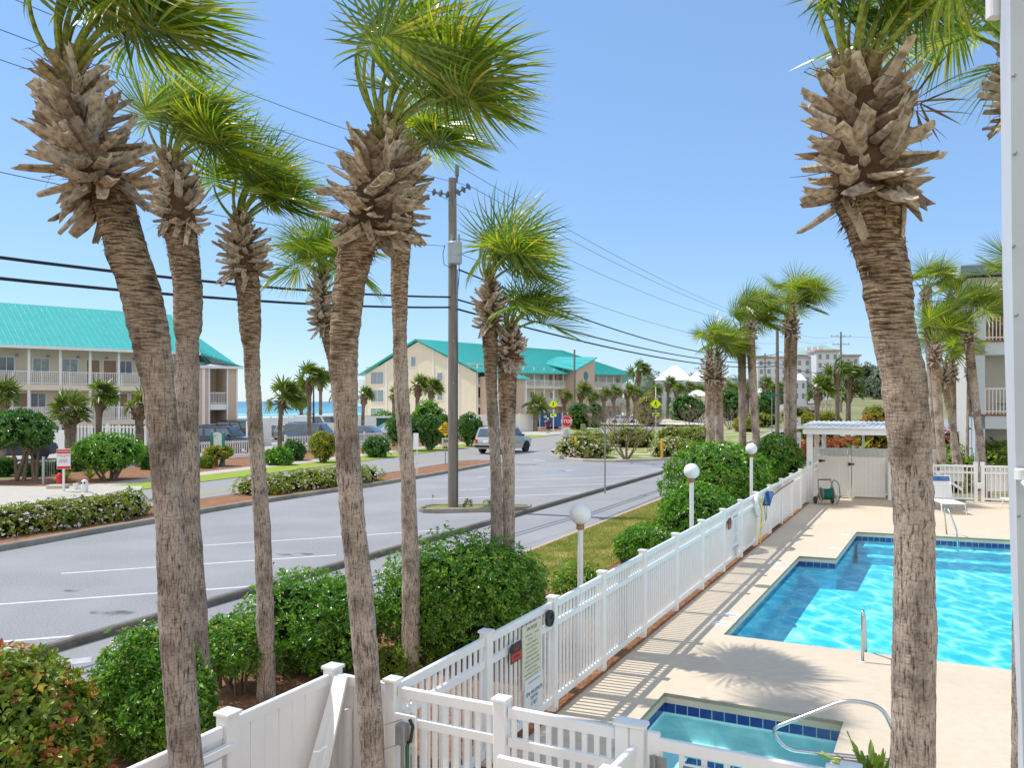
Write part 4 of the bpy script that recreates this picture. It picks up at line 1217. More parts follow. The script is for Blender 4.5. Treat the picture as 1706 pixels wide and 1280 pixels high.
for i, (u, vt, Y, var, cpx, lab) in enumerate([
    (655, 638, 96, 1, 30, 'palm left of the slim trunk before the gable wall'), (694, 618, 92, 1, 44, 'left palm of the pair before the gable wall'), (716, 622, 90, 1, 40, 'right palm of the pair before the gable wall'),
    (892, 656, 98, 3, 46, 'low stocky palm standing by the white beach access fence'),
    (940, 640, 118, 0, 30, 'palm behind the crossing sign before the long balconies'), (968, 628, 120, 0, 40, 'bushy palm beside the thin light pole'), (986, 642, 122, 0, 28, 'small palm just right of the thin light pole'),
    (1006, 636, 128, 0, 30, 'palm left of the middle of the long balcony wall'), (1022, 632, 130, 0, 32, 'palm at the middle of the long balcony wall'), (1046, 630, 132, 0, 34, 'palm right of the middle of the long balcony wall'),
    (1064, 598, 134, 2, 42, 'tallest palm rising over the right end of the teal roof'), (1058, 636, 130, 0, 30, 'palm below the tallest one at the end of the teal roof')]):
    put_palm(lab, u, vt, Y, var, BG, cpx, seed=i)
HG = 'palms in the far row below the white roofed houses'
row = [(1090, 632), (1112, 622), (1128, 628), (1146, 626), (1164, 632), (1178, 636), (1214, 628), (1226, 632), (1246, 634), (1272, 622), (1284, 630), (1296, 626)]
for i, (u, vt) in enumerate(row):
    put_palm('far bushy palm below the pale rooftops, %s in its row' % nth(i, len(row)), u, vt, 150 + (i * 37 % 23), (0, 1, 0, 3)[i % 4] if i % 4 != 3 else 0, HG, 30, seed=i)
MG = 'young palms beside the far side road'
for i, (u, vt, Y, var, cpx, lab) in enumerate([
    (1360, 620, 72, 1, 56, 'dark thin palm left of the leaning palm on the far traffic island'), (1395, 588, 74, 2, 48, 'leaning tallest palm on the far traffic island'), (1414, 596, 76, 2, 46, 'palm right of the leaning palm on the far traffic island'),
    (1412, 626, 77, 1, 50, 'shorter palm behind the leaning pair on the far traffic island')]):
    put_palm(lab, u, vt, Y, var, MG, cpx, seed=i)
for p in PALMV:
    for ch in list(p.children): bpy.data.objects.remove(ch)
    bpy.data.objects.remove(p)


# ------------------------------------------------------------------ bushes
def leaf_cloud(ells, n, size, seed, up=0.35, shell=(0.70, 1.04), lump=0.16, lf=2.6, zmin=0.03, sprig=5, aspect=0.5):
    """leaves in small rosettes through the outer part of a set of ellipsoids"""
    rs = np.random.RandomState(seed)
    w = np.array([(e[1][0] * e[1][1] * e[1][2]) ** 0.667 for e in ells]); w /= w.sum()
    C = []; Nn = []
    k = max(1, n // sprig); tries = 0
    while len(C) < k and tries < k * 6:
        tries += 1
        i = rs.choice(len(ells), p=w); c, r = ells[i]
        d = rs.normal(size=3); d /= np.linalg.norm(d)
        f = 1 - (1 - shell[0]) * rs.rand() ** 2.2 if rs.rand() < .9 else rs.uniform(.35, .8)
        f *= (1 + lump * noise.noise((d[0] * lf + seed, d[1] * lf + c[0], d[2] * lf)) + 0.08 * noise.noise((d[0] * 7 + seed, d[1] * 7, d[2] * 7))) * shell[1]
        if lump > .1 and rs.rand() < .035: f *= rs.uniform(1.04, 1.16)
        p = np.array(c) + d * np.array(r) * f
        if p[2] < zmin: continue
        bad = False
        for j, (c2, r2) in enumerate(ells):
            if j != i and (((p - c2) / r2) ** 2).sum() < 0.5: bad = True; break
        if bad: continue
        nn = d / np.array(r); nn /= np.linalg.norm(nn)
        C.append(p); Nn.append(nn)
    if not C: return np.zeros((0, 3)), np.zeros((0, 4), int)
    C = np.array(C); Nn = np.array(Nn) + np.array([0, 0, up]) + rs.normal(scale=.35, size=(len(C), 3))
    Nn /= np.linalg.norm(Nn, axis=1)[:, None]
    a = np.cross(Nn, rs.normal(size=Nn.shape)); a /= np.linalg.norm(a, axis=1)[:, None]
    b = np.cross(Nn, a)
    V = []
    for q in range(sprig):
        th = 2 * np.pi * q / sprig + rs.uniform(-.4, .4, len(C))
        el = rs.uniform(0.1, 0.9, len(C))
        dr = (a * np.cos(th)[:, None] + b * np.sin(th)[:, None]) * np.cos(el)[:, None] + Nn * np.sin(el)[:, None]
        sd = np.cross(dr, Nn); sd /= np.maximum(1e-6, np.linalg.norm(sd, axis=1))[:, None]
        L_ = size * rs.uniform(.55, 1.4, len(C))[:, None]
        base = C + dr * L_ * .12 + Nn * (size * .25 * q / sprig)
        nrm = np.cross(sd, dr)
        v = np.stack([base, base + dr * L_ * .5 + sd * L_ * aspect * .5 + nrm * L_ * .08, base + dr * L_ - nrm * L_ * .12, base + dr * L_ * .5 - sd * L_ * aspect * .5 + nrm * L_ * .08], 1)
        V.append(v.reshape(-1, 3))
    V = np.concatenate(V)
    return V, np.arange(len(V)).reshape(-1, 4)


def bush(label, ells, n, size, seed, mats, cat='bush', name='bush', group=None, core=0.74, stems=0, stem_h=0.4, flowers=0, fsize=0.035, mix=0.0, stem_r=0.02, up=0.35, zmin=0.03, lump=0.16, aspect=0.5, sub=True):
    rnd = random.Random(seed)
    c0 = ells[0][0]
    t = thing(name, label, cat, (c0[0], c0[1], hgt(c0[0], c0[1])), group)
    big = list(ells)
    if sub:
        for c, r in ells:
            for i in range(5):
                a = rnd.uniform(0, 6.28); e = rnd.uniform(-.1, .9)
                big.append(((c[0] + r[0] * .5 * math.cos(a) * math.cos(e), c[1] + r[1] * .5 * math.sin(a) * math.cos(e), c[2] + r[2] * .5 * math.sin(e)), tuple(x * rnd.uniform(.46, .6) for x in r)))
    mb = MB()
    mats = mats if isinstance(mats, (list, tuple)) else [mats]
    for i, m in enumerate(mats):
        share = (1 - mix) if i == 0 and len(mats) > 1 else (mix if len(mats) > 1 else 1)
        V, Fc = leaf_cloud(big, int(n * share), size, seed + i * 50, up=up if i == 0 else up + .5, zmin=zmin, lump=lump, aspect=aspect, shell=(0.70, 1.04) if i == 0 else (0.93, 1.07))
        mb.np_add(V, Fc, i)
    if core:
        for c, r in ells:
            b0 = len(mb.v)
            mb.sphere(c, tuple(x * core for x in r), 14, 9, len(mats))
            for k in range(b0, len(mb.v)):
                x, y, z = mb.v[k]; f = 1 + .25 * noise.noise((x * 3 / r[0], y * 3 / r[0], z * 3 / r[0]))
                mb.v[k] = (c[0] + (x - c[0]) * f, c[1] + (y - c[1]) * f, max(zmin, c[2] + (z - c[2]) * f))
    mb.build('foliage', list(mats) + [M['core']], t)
    if stems:
        mb = MB()
        for i in range(stems):
            c, r = rnd.choice(ells)
            a = rnd.uniform(0, 6.28); b0 = Vector((c[0] + r[0] * .18 * math.cos(a), c[1] + r[1] * .18 * math.sin(a), hgt(c[0], c[1])))
            e = Vector((c[0] + r[0] * .75 * math.cos(a), c[1] + r[1] * .75 * math.sin(a), c[2] + r[2] * rnd.uniform(-.2, .3)))
            m1 = b0.lerp(e, .35) + Vector((rnd.gauss(0, .05), rnd.gauss(0, .05), .05)); m2 = b0.lerp(e, .7) + Vector((rnd.gauss(0, .06), rnd.gauss(0, .06), .12 * r[2]))
            mb.tube([b0, m1, m2, e], [stem_r * 1.3, stem_r, stem_r * .7, stem_r * .35], 6)
            for q in range(2):
                e2 = m2 + Vector((rnd.gauss(0, r[0] * .3), rnd.gauss(0, r[1] * .3), r[2] * rnd.uniform(.1, .4)))
                mb.tube([m1.lerp(m2, rnd.random()), m2.lerp(e2, .5), e2], [stem_r * .6, stem_r * .4, stem_r * .2], 5)
        mb.build('stems', M['bark'], t)
    if flowers:
        V, Fc = leaf_cloud(big, flowers * 5, fsize, seed + 7, up=.9, shell=(.95, 1.06), zmin=zmin + .05, lump=lump, aspect=.9)
        mb = MB(); mb.np_add(V, Fc); mb.build('blossoms', M['flower'], t)
    return t


def ell_px(uL, uR, vT, vB, dr=0.9, Y=None, z0=0.0, squash=0.52):
    """ellipsoid that fills the photo box uL..uR, vT..vB, standing on the ground at the bottom row"""
    if Y is None:
        Yf = F * H / (vB - V0); rx = (uR - uL) / 2 / F * Yf; Y = Yf + rx * dr * .75
    rx = (uR - uL) / 2 / F * Y; X = ((uL + uR) / 2 - U0) / F * Y
    zt = H - (vT - V0) / F * Y
    rz = (zt - z0) * squash
    return ((X, Y, zt - rz), (rx, rx * dr, rz))


BN = 'dark glossy bushes along the outside of the white fence'
e = ell_px(625, 908, 893, 1100, .62, 11.75); rr = e[1]
bush('broad rounded glossy bush left of the near globe lamp', [e, ((e[0][0] - .35, e[0][1], e[0][2] - .12), (rr[0] * .6, rr[1] * .9, rr[2] * .85)), ((e[0][0] + .45, e[0][1] + .1, e[0][2] - .08), (rr[0] * .55, rr[1], rr[2] * .85))], 31000, .053, 21, [M['leaf'], M['leaflime']], mix=.05, stems=10, group=BN, zmin=.12)
e = ell_px(392, 634, 958, 1135, .75, 11.2)
bush('tall glossy bush between the third palm and the central palm', [e, ((e[0][0] + .3, e[0][1], e[0][2] - .1), (e[1][0] * .65, e[1][1], e[1][2] * .85))], 23000, .052, 22, M['leaf'], stems=8, group=BN, zmin=.1)
e = ell_px(338, 462, 1030, 1120, .9, 10.15); e = ((e[0][0], e[0][1], e[0][2] + .05), (e[1][0], e[1][1], .38))
bush('open bush with bare twisted stems beside the third palm trunk', [e, ((e[0][0] - .25, e[0][1] + .2, e[0][2] + .1), (.3, .3, .28))], 6500, .055, 23, [M['leaf'], M['leaflime']], mix=.15, core=0.0, stems=16, group=BN, stem_r=.016, zmin=.35)
e = ell_px(160, 330, 1056, 1300, .75, 8.5)
bush('glossy bush behind the nearest left palm trunk', [e, ((e[0][0] + .25, e[0][1] - .1, e[0][2] - .15), (.45, .45, .5))], 23000, .052, 24, [M['leaf'], M['leaflime']], mix=.08, stems=9, group=BN, zmin=.08)
e = ell_px(-120, 142, 1100, 1380, .8, 7.0)
bush('red-tipped golden bush in the lower left corner', [e, ((e[0][0] + .42, e[0][1] - .15, e[0][2] - .36), (.46, .46, .52)), ((e[0][0] + .15, e[0][1] + .1, e[0][2] + .08), (.45, .45, .5))], 20000, .072, 25, [M['leaflime'], M['leafred']], mix=.15, stems=8, group=BN, lump=.25)
e = ell_px(1106, 1282, 740, 890, .75, 24.2)
bush('large round clipped bush behind the middle globe lamp', [e, ((e[0][0] + .35, e[0][1], e[0][2] - .1), (e[1][0] * .75, e[1][1], e[1][2] * .9))], 24000, .095, 26, [M['leaf'], M['leaflime']], mix=.1, stems=5, group=BN, sub=False, lump=.07)
e = ell_px(1102, 1228, 808, 905, .8, 20.3)
bush('smaller clipped bush in front of the large round one', [e], 12000, .08, 27, M['leaf'], stems=4, group=BN, sub=False, lump=.07)
e = ell_px(1252, 1338, 726, 815, .9, 30.5)
bush('clipped bush beside the far globe lamp at the pergola', [e, ((e[0][0] - .35, e[0][1], e[0][2] - .1), (e[1][0] * .7, e[1][1], e[1][2] * .9))], 9000, .11, 28, M['leaf'], stems=4, group=BN, sub=False, lump=.07)
e = ell_px(1028, 1125, 880, 940, .8, 18.3)
bush('low dark bush at the fence between near and middle lamps', [e], 6500, .075, 29, M['leaf'], stems=4, group=BN, sub=False, lump=.07)
e = ell_px(1048, 1158, 860, 905, .9, 20.6); e = ((e[0][0], e[0][1], .28), (e[1][0], e[1][1], .36))
bush('low yellow-green shrub beyond the lawn by the middle lamp', [e], 6500, .06, 30, M['leaflime'], stems=3, group=BN)
e = ell_px(922, 1012, 937, 1000, .8, 14.2); e = ((e[0][0], e[0][1], .38), (e[1][0], e[1][1], .42))
bush('small loose bush at the foot of the near globe lamp', [e], 4200, .065, 31, [M['leaf'], M['leafgold']], mix=.3, core=.5, stems=8, group=BN)
for i, (u, v, r, lab) in enumerate([(690, 1112, .22, 'tiny lime shrub at the foot of the slim palm'), (650, 1125, .20, 'tiny lime shrub by the white corner post'), (395, 1085, .18, 'little yellow-green shrub under the bare stems')]):
    p = G(u, v); bush(lab, [((p.x, p.y, r * .7), (r * 1.2, r, r))], 900, .055, 300 + i, M['leaflime'], core=.4, group=BN)

# flowering hedges on the road median
MH = 'white flowering hedges on the road median'
def hedge(label, u0, v0, u1, v1, h, w, n, seed, flowers, group, mats=None, size=.085, k=6):
    a = G(u0, v0); b = G(u1, v1); el = []
    rnd = random.Random(seed)
    nn = Vector((-(b - a).y, (b - a).x, 0)).normalized()
    L_ = (b - a).length
    for i in range(k):
        p = a.lerp(b, (i + .5) / k) + nn * (w * .5 + .15 + rnd.uniform(-.1, .1))
        el.append(((p.x, p.y, h * .42), (L_ / k * .85, w * .62, h * .58 * rnd.uniform(.85, 1.1))))
    return bush(label, el, n, size, seed, mats or [M['leafgold'], M['leaflime']], mix=.35, flowers=flowers, fsize=.05, core=.8, group=group, cat='hedge', name='flowering_hedge')
hedge('left white flowering hedge on the median kerb', 28, 906, 262, 868, .85, 1.35, 14000, 61, 950, MH, k=7)
hedge('right white flowering hedge on the median kerb behind the central palm', 446, 833, 640, 806, .80, 1.4, 12000, 62, 750, MH, k=6, size=.1)

# stop sign island planting
IG = 'mounded flowering shrubs on the stop sign island'
for i, (uL, uR, vT, vB, Y, lab, fl) in enumerate([
    (928, 1012, 728, 768, 52.0, 'white flowering mound around the stop sign post', 700), (948, 1018, 720, 750, 60.0, 'golden mound behind the stop sign shrub', 150), (1012, 1090, 712, 746, 64.0, 'golden shrub row behind the bare tree', 100),
    (1085, 1160, 731, 766, 52.5, 'flowering mound around the right yellow bollard', 500), (1098, 1135, 711, 738, 66.0, 'green-gold mound above the right bollard', 100), (1122, 1175, 713, 742, 68.0, 'pale flowering mound at the far end of the island', 350),
    (1150, 1190, 712, 735, 80.0, 'small mound beside the twin palms', 120)]):
    e = ell_px(uL, uR, vT, vB, .9, Y)
    bush(lab, [e, ((e[0][0] + e[1][0] * .35, e[0][1], e[0][2] - .1), (e[1][0] * .65, e[1][1], e[1][2] * .85))], 4200, .15, 400 + i, [M['leafgold'], M['leaflime']], mix=.3, flowers=fl, fsize=.075, core=.84, group=IG, cat='shrub', name='shrub')

# far side of the road
FB = 'clipped bushes on the far side of the road'
def far_bush(lab, uL, uR, vT, vB, Y, mats, n=3200, size=.16, seed=0, trunk=0.0, box=False, dr=.9, group=FB, name='bush', cat='bush', flowers=0):
    e = ell_px(uL, uR, vT, vB, dr, Y)
    if trunk:
        h = e[0][2] + e[1][2]; rz = (h - trunk) / 2 * 1.05
        e = ((e[0][0], e[0][1], trunk + rz), (e[1][0], e[1][1], rz))
    return bush(lab, [e], n, size, seed, mats, lump=.12, stems=6 if trunk else 0, stem_r=.05, group=group, core=.86, name=name, cat=cat, flowers=flowers, fsize=.09)
far_bush('big round clipped bush behind the white bollard', 130, 234, 727, 812, 37.5, [M['leaf'], M['leaflime']], 9000, .13, 501, trunk=.55)
e = ell_px(-50, 82, 697, 800, .9, 37); c, r = e
bush('spreading small tree at the left edge with forked trunks', [((c[0], c[1], 2.35), (r[0], r[1], .72)), ((c[0] + .5, c[1], 2.6), (.9, .9, .6)), ((c[0] - .9, c[1], 2.5), (.9, .9, .65)), ((c[0] + 1.15, c[1], 2.0), (.65, .7, .45))], 9000, .15, 502, M['leafdark'], stems=9, stem_r=.07, group=FB, name='small_tree', cat='tree', core=.8)
def box_hedge(lab, uL, uR, vT, Y, seed, d=1.0):
    x0, x1 = (uL - U0) / F * Y, (uR - U0) / F * Y; zt = H - (vT - V0) / F * Y
    rs = random.Random(seed)
    t = thing('clipped_hedge', lab, 'hedge', ((x0 + x1) / 2, Y, 0), 'box clipped hedges on the far side of the road')
    mb = MB(); mb.box(((x0 + x1) / 2, Y + d / 2, zt / 2 - .03), ((x1 - x0) * .93, d * .93, zt * .94), mat=1)
    V = []
    for i in range(2600):
        x = rs.uniform(x0, x1); y = rs.uniform(Y, Y + d); z = rs.uniform(0.05, zt)
        s = rs.choice('xyzyz'); nv = Vector((0, 0, 1))
        if s == 'x': x = rs.choice((x0, x1)); nv = Vector((1, 0, 0))
        elif s == 'y': y = Y; nv = Vector((0, -1, 0))
        else: z = zt
        p = Vector((x, y, z)) + Vector((rs.gauss(0, .03), rs.gauss(0, .03), rs.gauss(0, .03)))
        a = norm(Vector((rs.gauss(0, 1), rs.gauss(0, 1), rs.gauss(0, 1))) + nv * .6); b = norm(a.cross(Vector((rs.gauss(0, 1), rs.gauss(0, 1), rs.gauss(0, 1)))))
        mb.add([p, p + a * .05 + b * .03, p + a * .11, p + a * .05 - b * .03], [(0, 1, 2, 3)])
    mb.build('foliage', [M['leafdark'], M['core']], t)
box_hedge('front block of the clipped hedge beside the small tree', 40, 66, 775, 39, 1); box_hedge('rear block of the clipped hedge beside the small tree', 27, 44, 776, 40.5, 2)
box_hedge('narrow clipped hedge just left of the warning sign', 80, 101, 773, 41, 3); box_hedge('clipped hedge cut off by the left edge of the view', -14, 7, 768, 40, 4)
box_hedge('dark hedge at the foot of the palm behind the warning sign', 113, 130, 770, 43, 5); box_hedge('tall narrow dark hedge right of the round bush', 234, 250, 748, 43, 6)
far_bush('low round bush left of the teal signboard', 332, 352, 762, 789, 44, M['leaflime'], 1500, .15, 510)
far_bush('yellowish shrub in front of the teal signboard', 343, 384, 746, 786, 45.5, M['leafgold'], 2200, .15, 511, trunk=.5)
far_bush('sago-like green clump left of the round bush by the sedan', 444, 484, 748, 777, 46.5, M['leaf'], 2200, .18, 512)
far_bush('round dark bush before the parked blue SUV', 470, 507, 735, 768, 50, M['leafdark'], 3000, .13, 513)
far_bush('loose golden bush left of the central palm trunk', 518, 558, 724, 766, 48.5, M['leafgold'], 3200, .16, 514, trunk=.25)
far_bush('low dark bush right of the central palm trunk', 605, 648, 729, 757, 53, M['leafdark'], 3000, .13, 515)
for i, (uL, uR, vT, vB, Y, lab) in enumerate([(643, 702, 692, 746, 60, 'tall round bush right of the slim palm trunk, left of three'), (696, 736, 694, 745, 61, 'round bush behind the yellow speed sign, middle of three'), (762, 802, 692, 738, 66, 'round bush right of the utility pole, right of three'), (728, 756, 696, 744, 63, 'round bush peeping out beside the speed sign')]):
    far_bush(lab, uL, uR, vT, vB, Y, [M['leafdark'], M['leaf']], 4200, .15, 520 + i, trunk=.3)
far_bush('round bush left of the thin light pole', 945, 984, 673, 712, 104, M['leafdark'], 2600, .22, 531)
far_bush('round bush right of the thin light pole', 978, 1004, 672, 704, 112, M['leafdark'], 2200, .24, 532)
far_bush('shaggy green mass behind the three round bushes', 690, 738, 668, 712, 80, M['leaf'], 3000, .24, 533)
far_bush('dune shrub mass under the gable windows', 618, 662, 687, 706, 100, M['leaf'], 2200, .28, 534)
far_bush('low dune shrub before the surf', 492, 530, 690, 706, 120, M['leafgold'], 1600, .3, 535)
far_bush('green hedge mass behind the right crossing sign', 1062, 1100, 660, 690, 120, M['leafgold'], 2400, .32, 536)
far_bush('dark hedge below the white roofed houses', 1116, 1172, 658, 684, 140, M['leafdark'], 2600, .36, 537)
far_bush('dark hedge between the upright palm and its neighbour', 1200, 1236, 650, 682, 150, M['leafdark'], 2200, .36, 538)
far_bush('dark hedge behind the leaning palm', 1262, 1294, 650, 676, 150, M['leafdark'], 2200, .36, 539)

# bare crape myrtle
def bare_tree(lab, u, v, h, w, seed, n0=6, mat='twig', depth=4, r0=.055, z=0.1):
    rnd = random.Random(seed); p0 = G(u, v, z)
    t = thing('bare_tree', lab, 'tree', (p0.x, p0.y, z), 'leafless crape myrtles')
    tr, tw = MB(), MB()
    def grow(p, d, L_, r, lev):
        q = p + d * L_ * .5 + Vector((rnd.gauss(0, .06), rnd.gauss(0, .06), .02)) * L_
        e = q + norm(d + Vector((0, 0, .12))) * L_ * .5
        (tr if lev < 2 else tw).tube([p, q, e], [r, r * .82, r * .64], 6 if lev < 2 else 4, cap=False)
        if lev < depth:
            for i in range(rnd.choice((2, 3, 3)) if lev < 3 else 3):
                a = rnd.uniform(0, 6.28)
                dd = norm(d + Vector((math.cos(a), math.sin(a), rnd.uniform(-.1, .25))) * rnd.uniform(.4, .75))
                grow(e, dd, L_ * rnd.uniform(.62, .85), r * .58, lev + 1)
    for i in range(n0):
        a = 2 * math.pi * i / n0 + rnd.uniform(-.3, .3)
        d = norm(Vector((math.cos(a) * w, math.sin(a) * w, 1)))
        grow(p0 + Vector((math.cos(a), math.sin(a), 0)) * .12, d, h * .36, r0, 0)
    tr.build('trunk', M['bark'], t); tw.build('twigs', M[mat], t)
M['bark2'] = M['bark']
bare_tree('wide leafless tree with pale forked trunks on the stop sign island', 1043, 766, 3.4, .75, 71, 7, depth=5)
bare_tree('leafless bush-like tree beside the twin far palms', 1160, 728, 3.0, .8, 72, 6, depth=4)
bare_tree('leafless tree left of the upright slim palm', 1216, 716, 3.0, .8, 73, 6, depth=4)
bare_tree('leafless tree by the far side road behind the young palms', 1375, 703, 3.6, .7, 74, 6, depth=4)
bare_tree('leafless shrub far along the road behind the pedestrian', 1024, 700, 3.4, .8, 75, 5, depth=4)

# far hedges and lot on the right
HB = 'low golden hedges around the far side road'
for i, (uL, uR, vT, vB, Y, lab) in enumerate([(1224, 1262, 696, 712, 95, 'golden hedge left of the distant pole'), (1232, 1300, 690, 706, 118, 'long golden hedge behind the far palms'), (1330, 1362, 690, 710, 80, 'golden hedge under the young palms, left end'),
    (1352, 1400, 688, 710, 79, 'rounded golden hedge between the young palms'), (1440, 1480, 676, 690, 130, 'far golden hedge at the kerb bend'), (1300, 1345, 678, 690, 140, 'thin far hedge beside the red pickup')]):
    far_bush(lab, uL, uR, vT, vB, Y, [M['leafgold'], M['leaflime']], 2200, .24, 540 + i, group=HB, cat='hedge', name='hedge')
far_bush('dark reddish shrub mound above the pergola roof', 1428, 1478, 690, 720, 46, [M['leafred'], M['leafdark']], 3600, .16, 550, group=HB)
# green backdrop trees, hazy
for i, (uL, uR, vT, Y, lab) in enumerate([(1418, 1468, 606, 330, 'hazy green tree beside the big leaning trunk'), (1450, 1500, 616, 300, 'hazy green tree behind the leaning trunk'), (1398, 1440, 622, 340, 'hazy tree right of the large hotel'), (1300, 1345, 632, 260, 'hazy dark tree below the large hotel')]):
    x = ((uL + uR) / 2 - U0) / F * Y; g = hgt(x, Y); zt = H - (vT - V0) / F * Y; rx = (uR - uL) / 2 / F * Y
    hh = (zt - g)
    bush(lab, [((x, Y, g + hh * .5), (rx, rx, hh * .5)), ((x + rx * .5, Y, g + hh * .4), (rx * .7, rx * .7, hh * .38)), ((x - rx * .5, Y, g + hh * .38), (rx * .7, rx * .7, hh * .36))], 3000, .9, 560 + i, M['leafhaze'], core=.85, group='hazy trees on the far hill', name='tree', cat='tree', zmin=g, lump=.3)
# far wooded ridge that reads as one mass
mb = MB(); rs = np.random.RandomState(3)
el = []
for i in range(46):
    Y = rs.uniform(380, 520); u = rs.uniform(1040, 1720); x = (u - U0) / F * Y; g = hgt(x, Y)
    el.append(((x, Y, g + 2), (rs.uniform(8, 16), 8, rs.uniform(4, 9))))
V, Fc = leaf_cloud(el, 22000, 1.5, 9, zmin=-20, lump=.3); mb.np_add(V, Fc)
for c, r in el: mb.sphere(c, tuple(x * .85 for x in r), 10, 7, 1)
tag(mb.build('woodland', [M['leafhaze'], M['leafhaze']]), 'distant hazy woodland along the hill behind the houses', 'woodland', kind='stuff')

# planting by the pergola and the right building
e = ell_px(1322, 1440, 722, 750, 1.0, 37); 
bush('bed of red-orange leaves behind the pergola', [((19.2, 52, .4), (1.6, 1.6, .72)), ((21.2, 52.6, .45), (1.7, 1.6, .78)), ((17.4, 51.5, .3), (1.1, 1.2, .5))], 7000, .18, 601, M['leafcroton'], core=.85, group=None, name='shrub', cat='shrub')
GCB = 'green ground cover beds by the right building'
bush('yellow-green ground cover with white blossoms beyond the right fence', [((17.3, 34.5, .15), (1.9, 1.6, .75)), ((19.0, 36.5, .3), (1.8, 2.0, .95)), ((20.2, 39.5, .4), (2.0, 2.0, 1.2))], 11000, .13, 602, [M['leaflime'], M['leafgold']], mix=.2, flowers=420, fsize=.07, core=.85, group=GCB, name='shrub', cat='shrub')
bush('pink azalea behind the palm trunks at right', [((22.5, 42.0, 1.3), (2.8, 1.2, .9))], 3200, .17, 603, M['azalea'], core=.85, name='shrub', cat='shrub')
bush('bright green leafy bush beside the right building wall', [((19.9, 34.2, .9), (.8, .8, 1.0))], 1500, .2, 604, M['leaflime'], core=.5, name='shrub', cat='shrub', group=GCB)

def blade_plant(name, label, cat, c, n, L_, w, seed, mat, el=(0.35, 1.3), pot=None, z=0, arch=.5, wavy=0.0):
    rnd = random.Random(seed)
    t = thing(name, label, cat, (c[0], c[1], 0))
    mb = MB()
    for i in range(n):
        a = i * 2.4 + rnd.gauss(0, .2); e = rnd.uniform(*el)
        d = Vector((math.cos(a) * math.cos(e), math.sin(a) * math.cos(e), math.sin(e))); p = Vector((c[0], c[1], c[2])); V = []
        ll = L_ * rnd.uniform(.7, 1.15); k = 8
        for s in range(k + 1):
            f = s / k; sd = norm(d.cross(Vector((0, 0, 1)))); ww = w * math.sin(math.pi * (0.12 + .86 * f)) ** .7 * (1 + wavy * math.sin(s * 2.4 + i))
            nn = norm(sd.cross(d))
            V += [p - sd * ww + nn * wavy * .02 * math.sin(s * 3 + i), p, p + sd * ww + nn * wavy * .02 * math.cos(s * 3 + i)]
            d = norm(d + Vector((0, 0, -arch / k))); p = p + d * (ll / k)
        mb.add(V, [q for s in range(k) for q in ((3 * s, 3 * s + 1, 3 * s + 4, 3 * s + 3), (3 * s + 1, 3 * s + 2, 3 * s + 5, 3 * s + 4))])
    mb.build('fronds', M[mat], t)
    if pot:
        mb = MB(); mb.lathe([(0.15, 0), (0.17, .03), (.23, c[2] - .06), (.25, c[2] - .05), (.25, c[2]), (.21, c[2]), (.2, c[2] - .05), (0, c[2] - .05)], (c[0], c[1], 0), 20)
        mb.build('pot', pot, t, smooth=False)
    return t
blade_plant('potted_fern', 'potted fern with upright ruffled leaves in the lower right foreground', 'plant', (2.66, 6.1, .66), 30, .44, .030, 5, 'leaflime', el=(.75, 1.45), pot=pm('terracotta', (.34, .13, .06), (.27, .10, .05), rough=.8), arch=.7, wavy=.35)
blade_plant('sago_palm', 'sago palm with arching fronds behind the pergola fence', 'plant', (15.85, 38, 1.0), 24, 1.35, .12, 6, 'leaflime', el=(.3, 1.2), arch=1.1)
blade_plant('sago_palm', 'smaller dark sago palm left of the arching one', 'plant', (14.9, 37.2, .95), 20, 1.0, .10, 7, 'leaf', el=(.3, 1.2), arch=.9)
GT = [(109, 806, .5, 'tuft of dry ornamental grass right of the warning sign'), (150, 800, .45, 'tuft of dry ornamental grass left of the round bush'), (428, 753, .3, 'tuft of grass beside the third palm trunk far off')]
for i, (u, v, r, lab) in enumerate(GT):
    p = G(u, v)
    blade_plant('ornamental_grass', lab, 'grass tuft', (p.x, p.y, .05), 90, .75, .012, 80 + i, 'leafgold', el=(.6, 1.4), arch=.8)
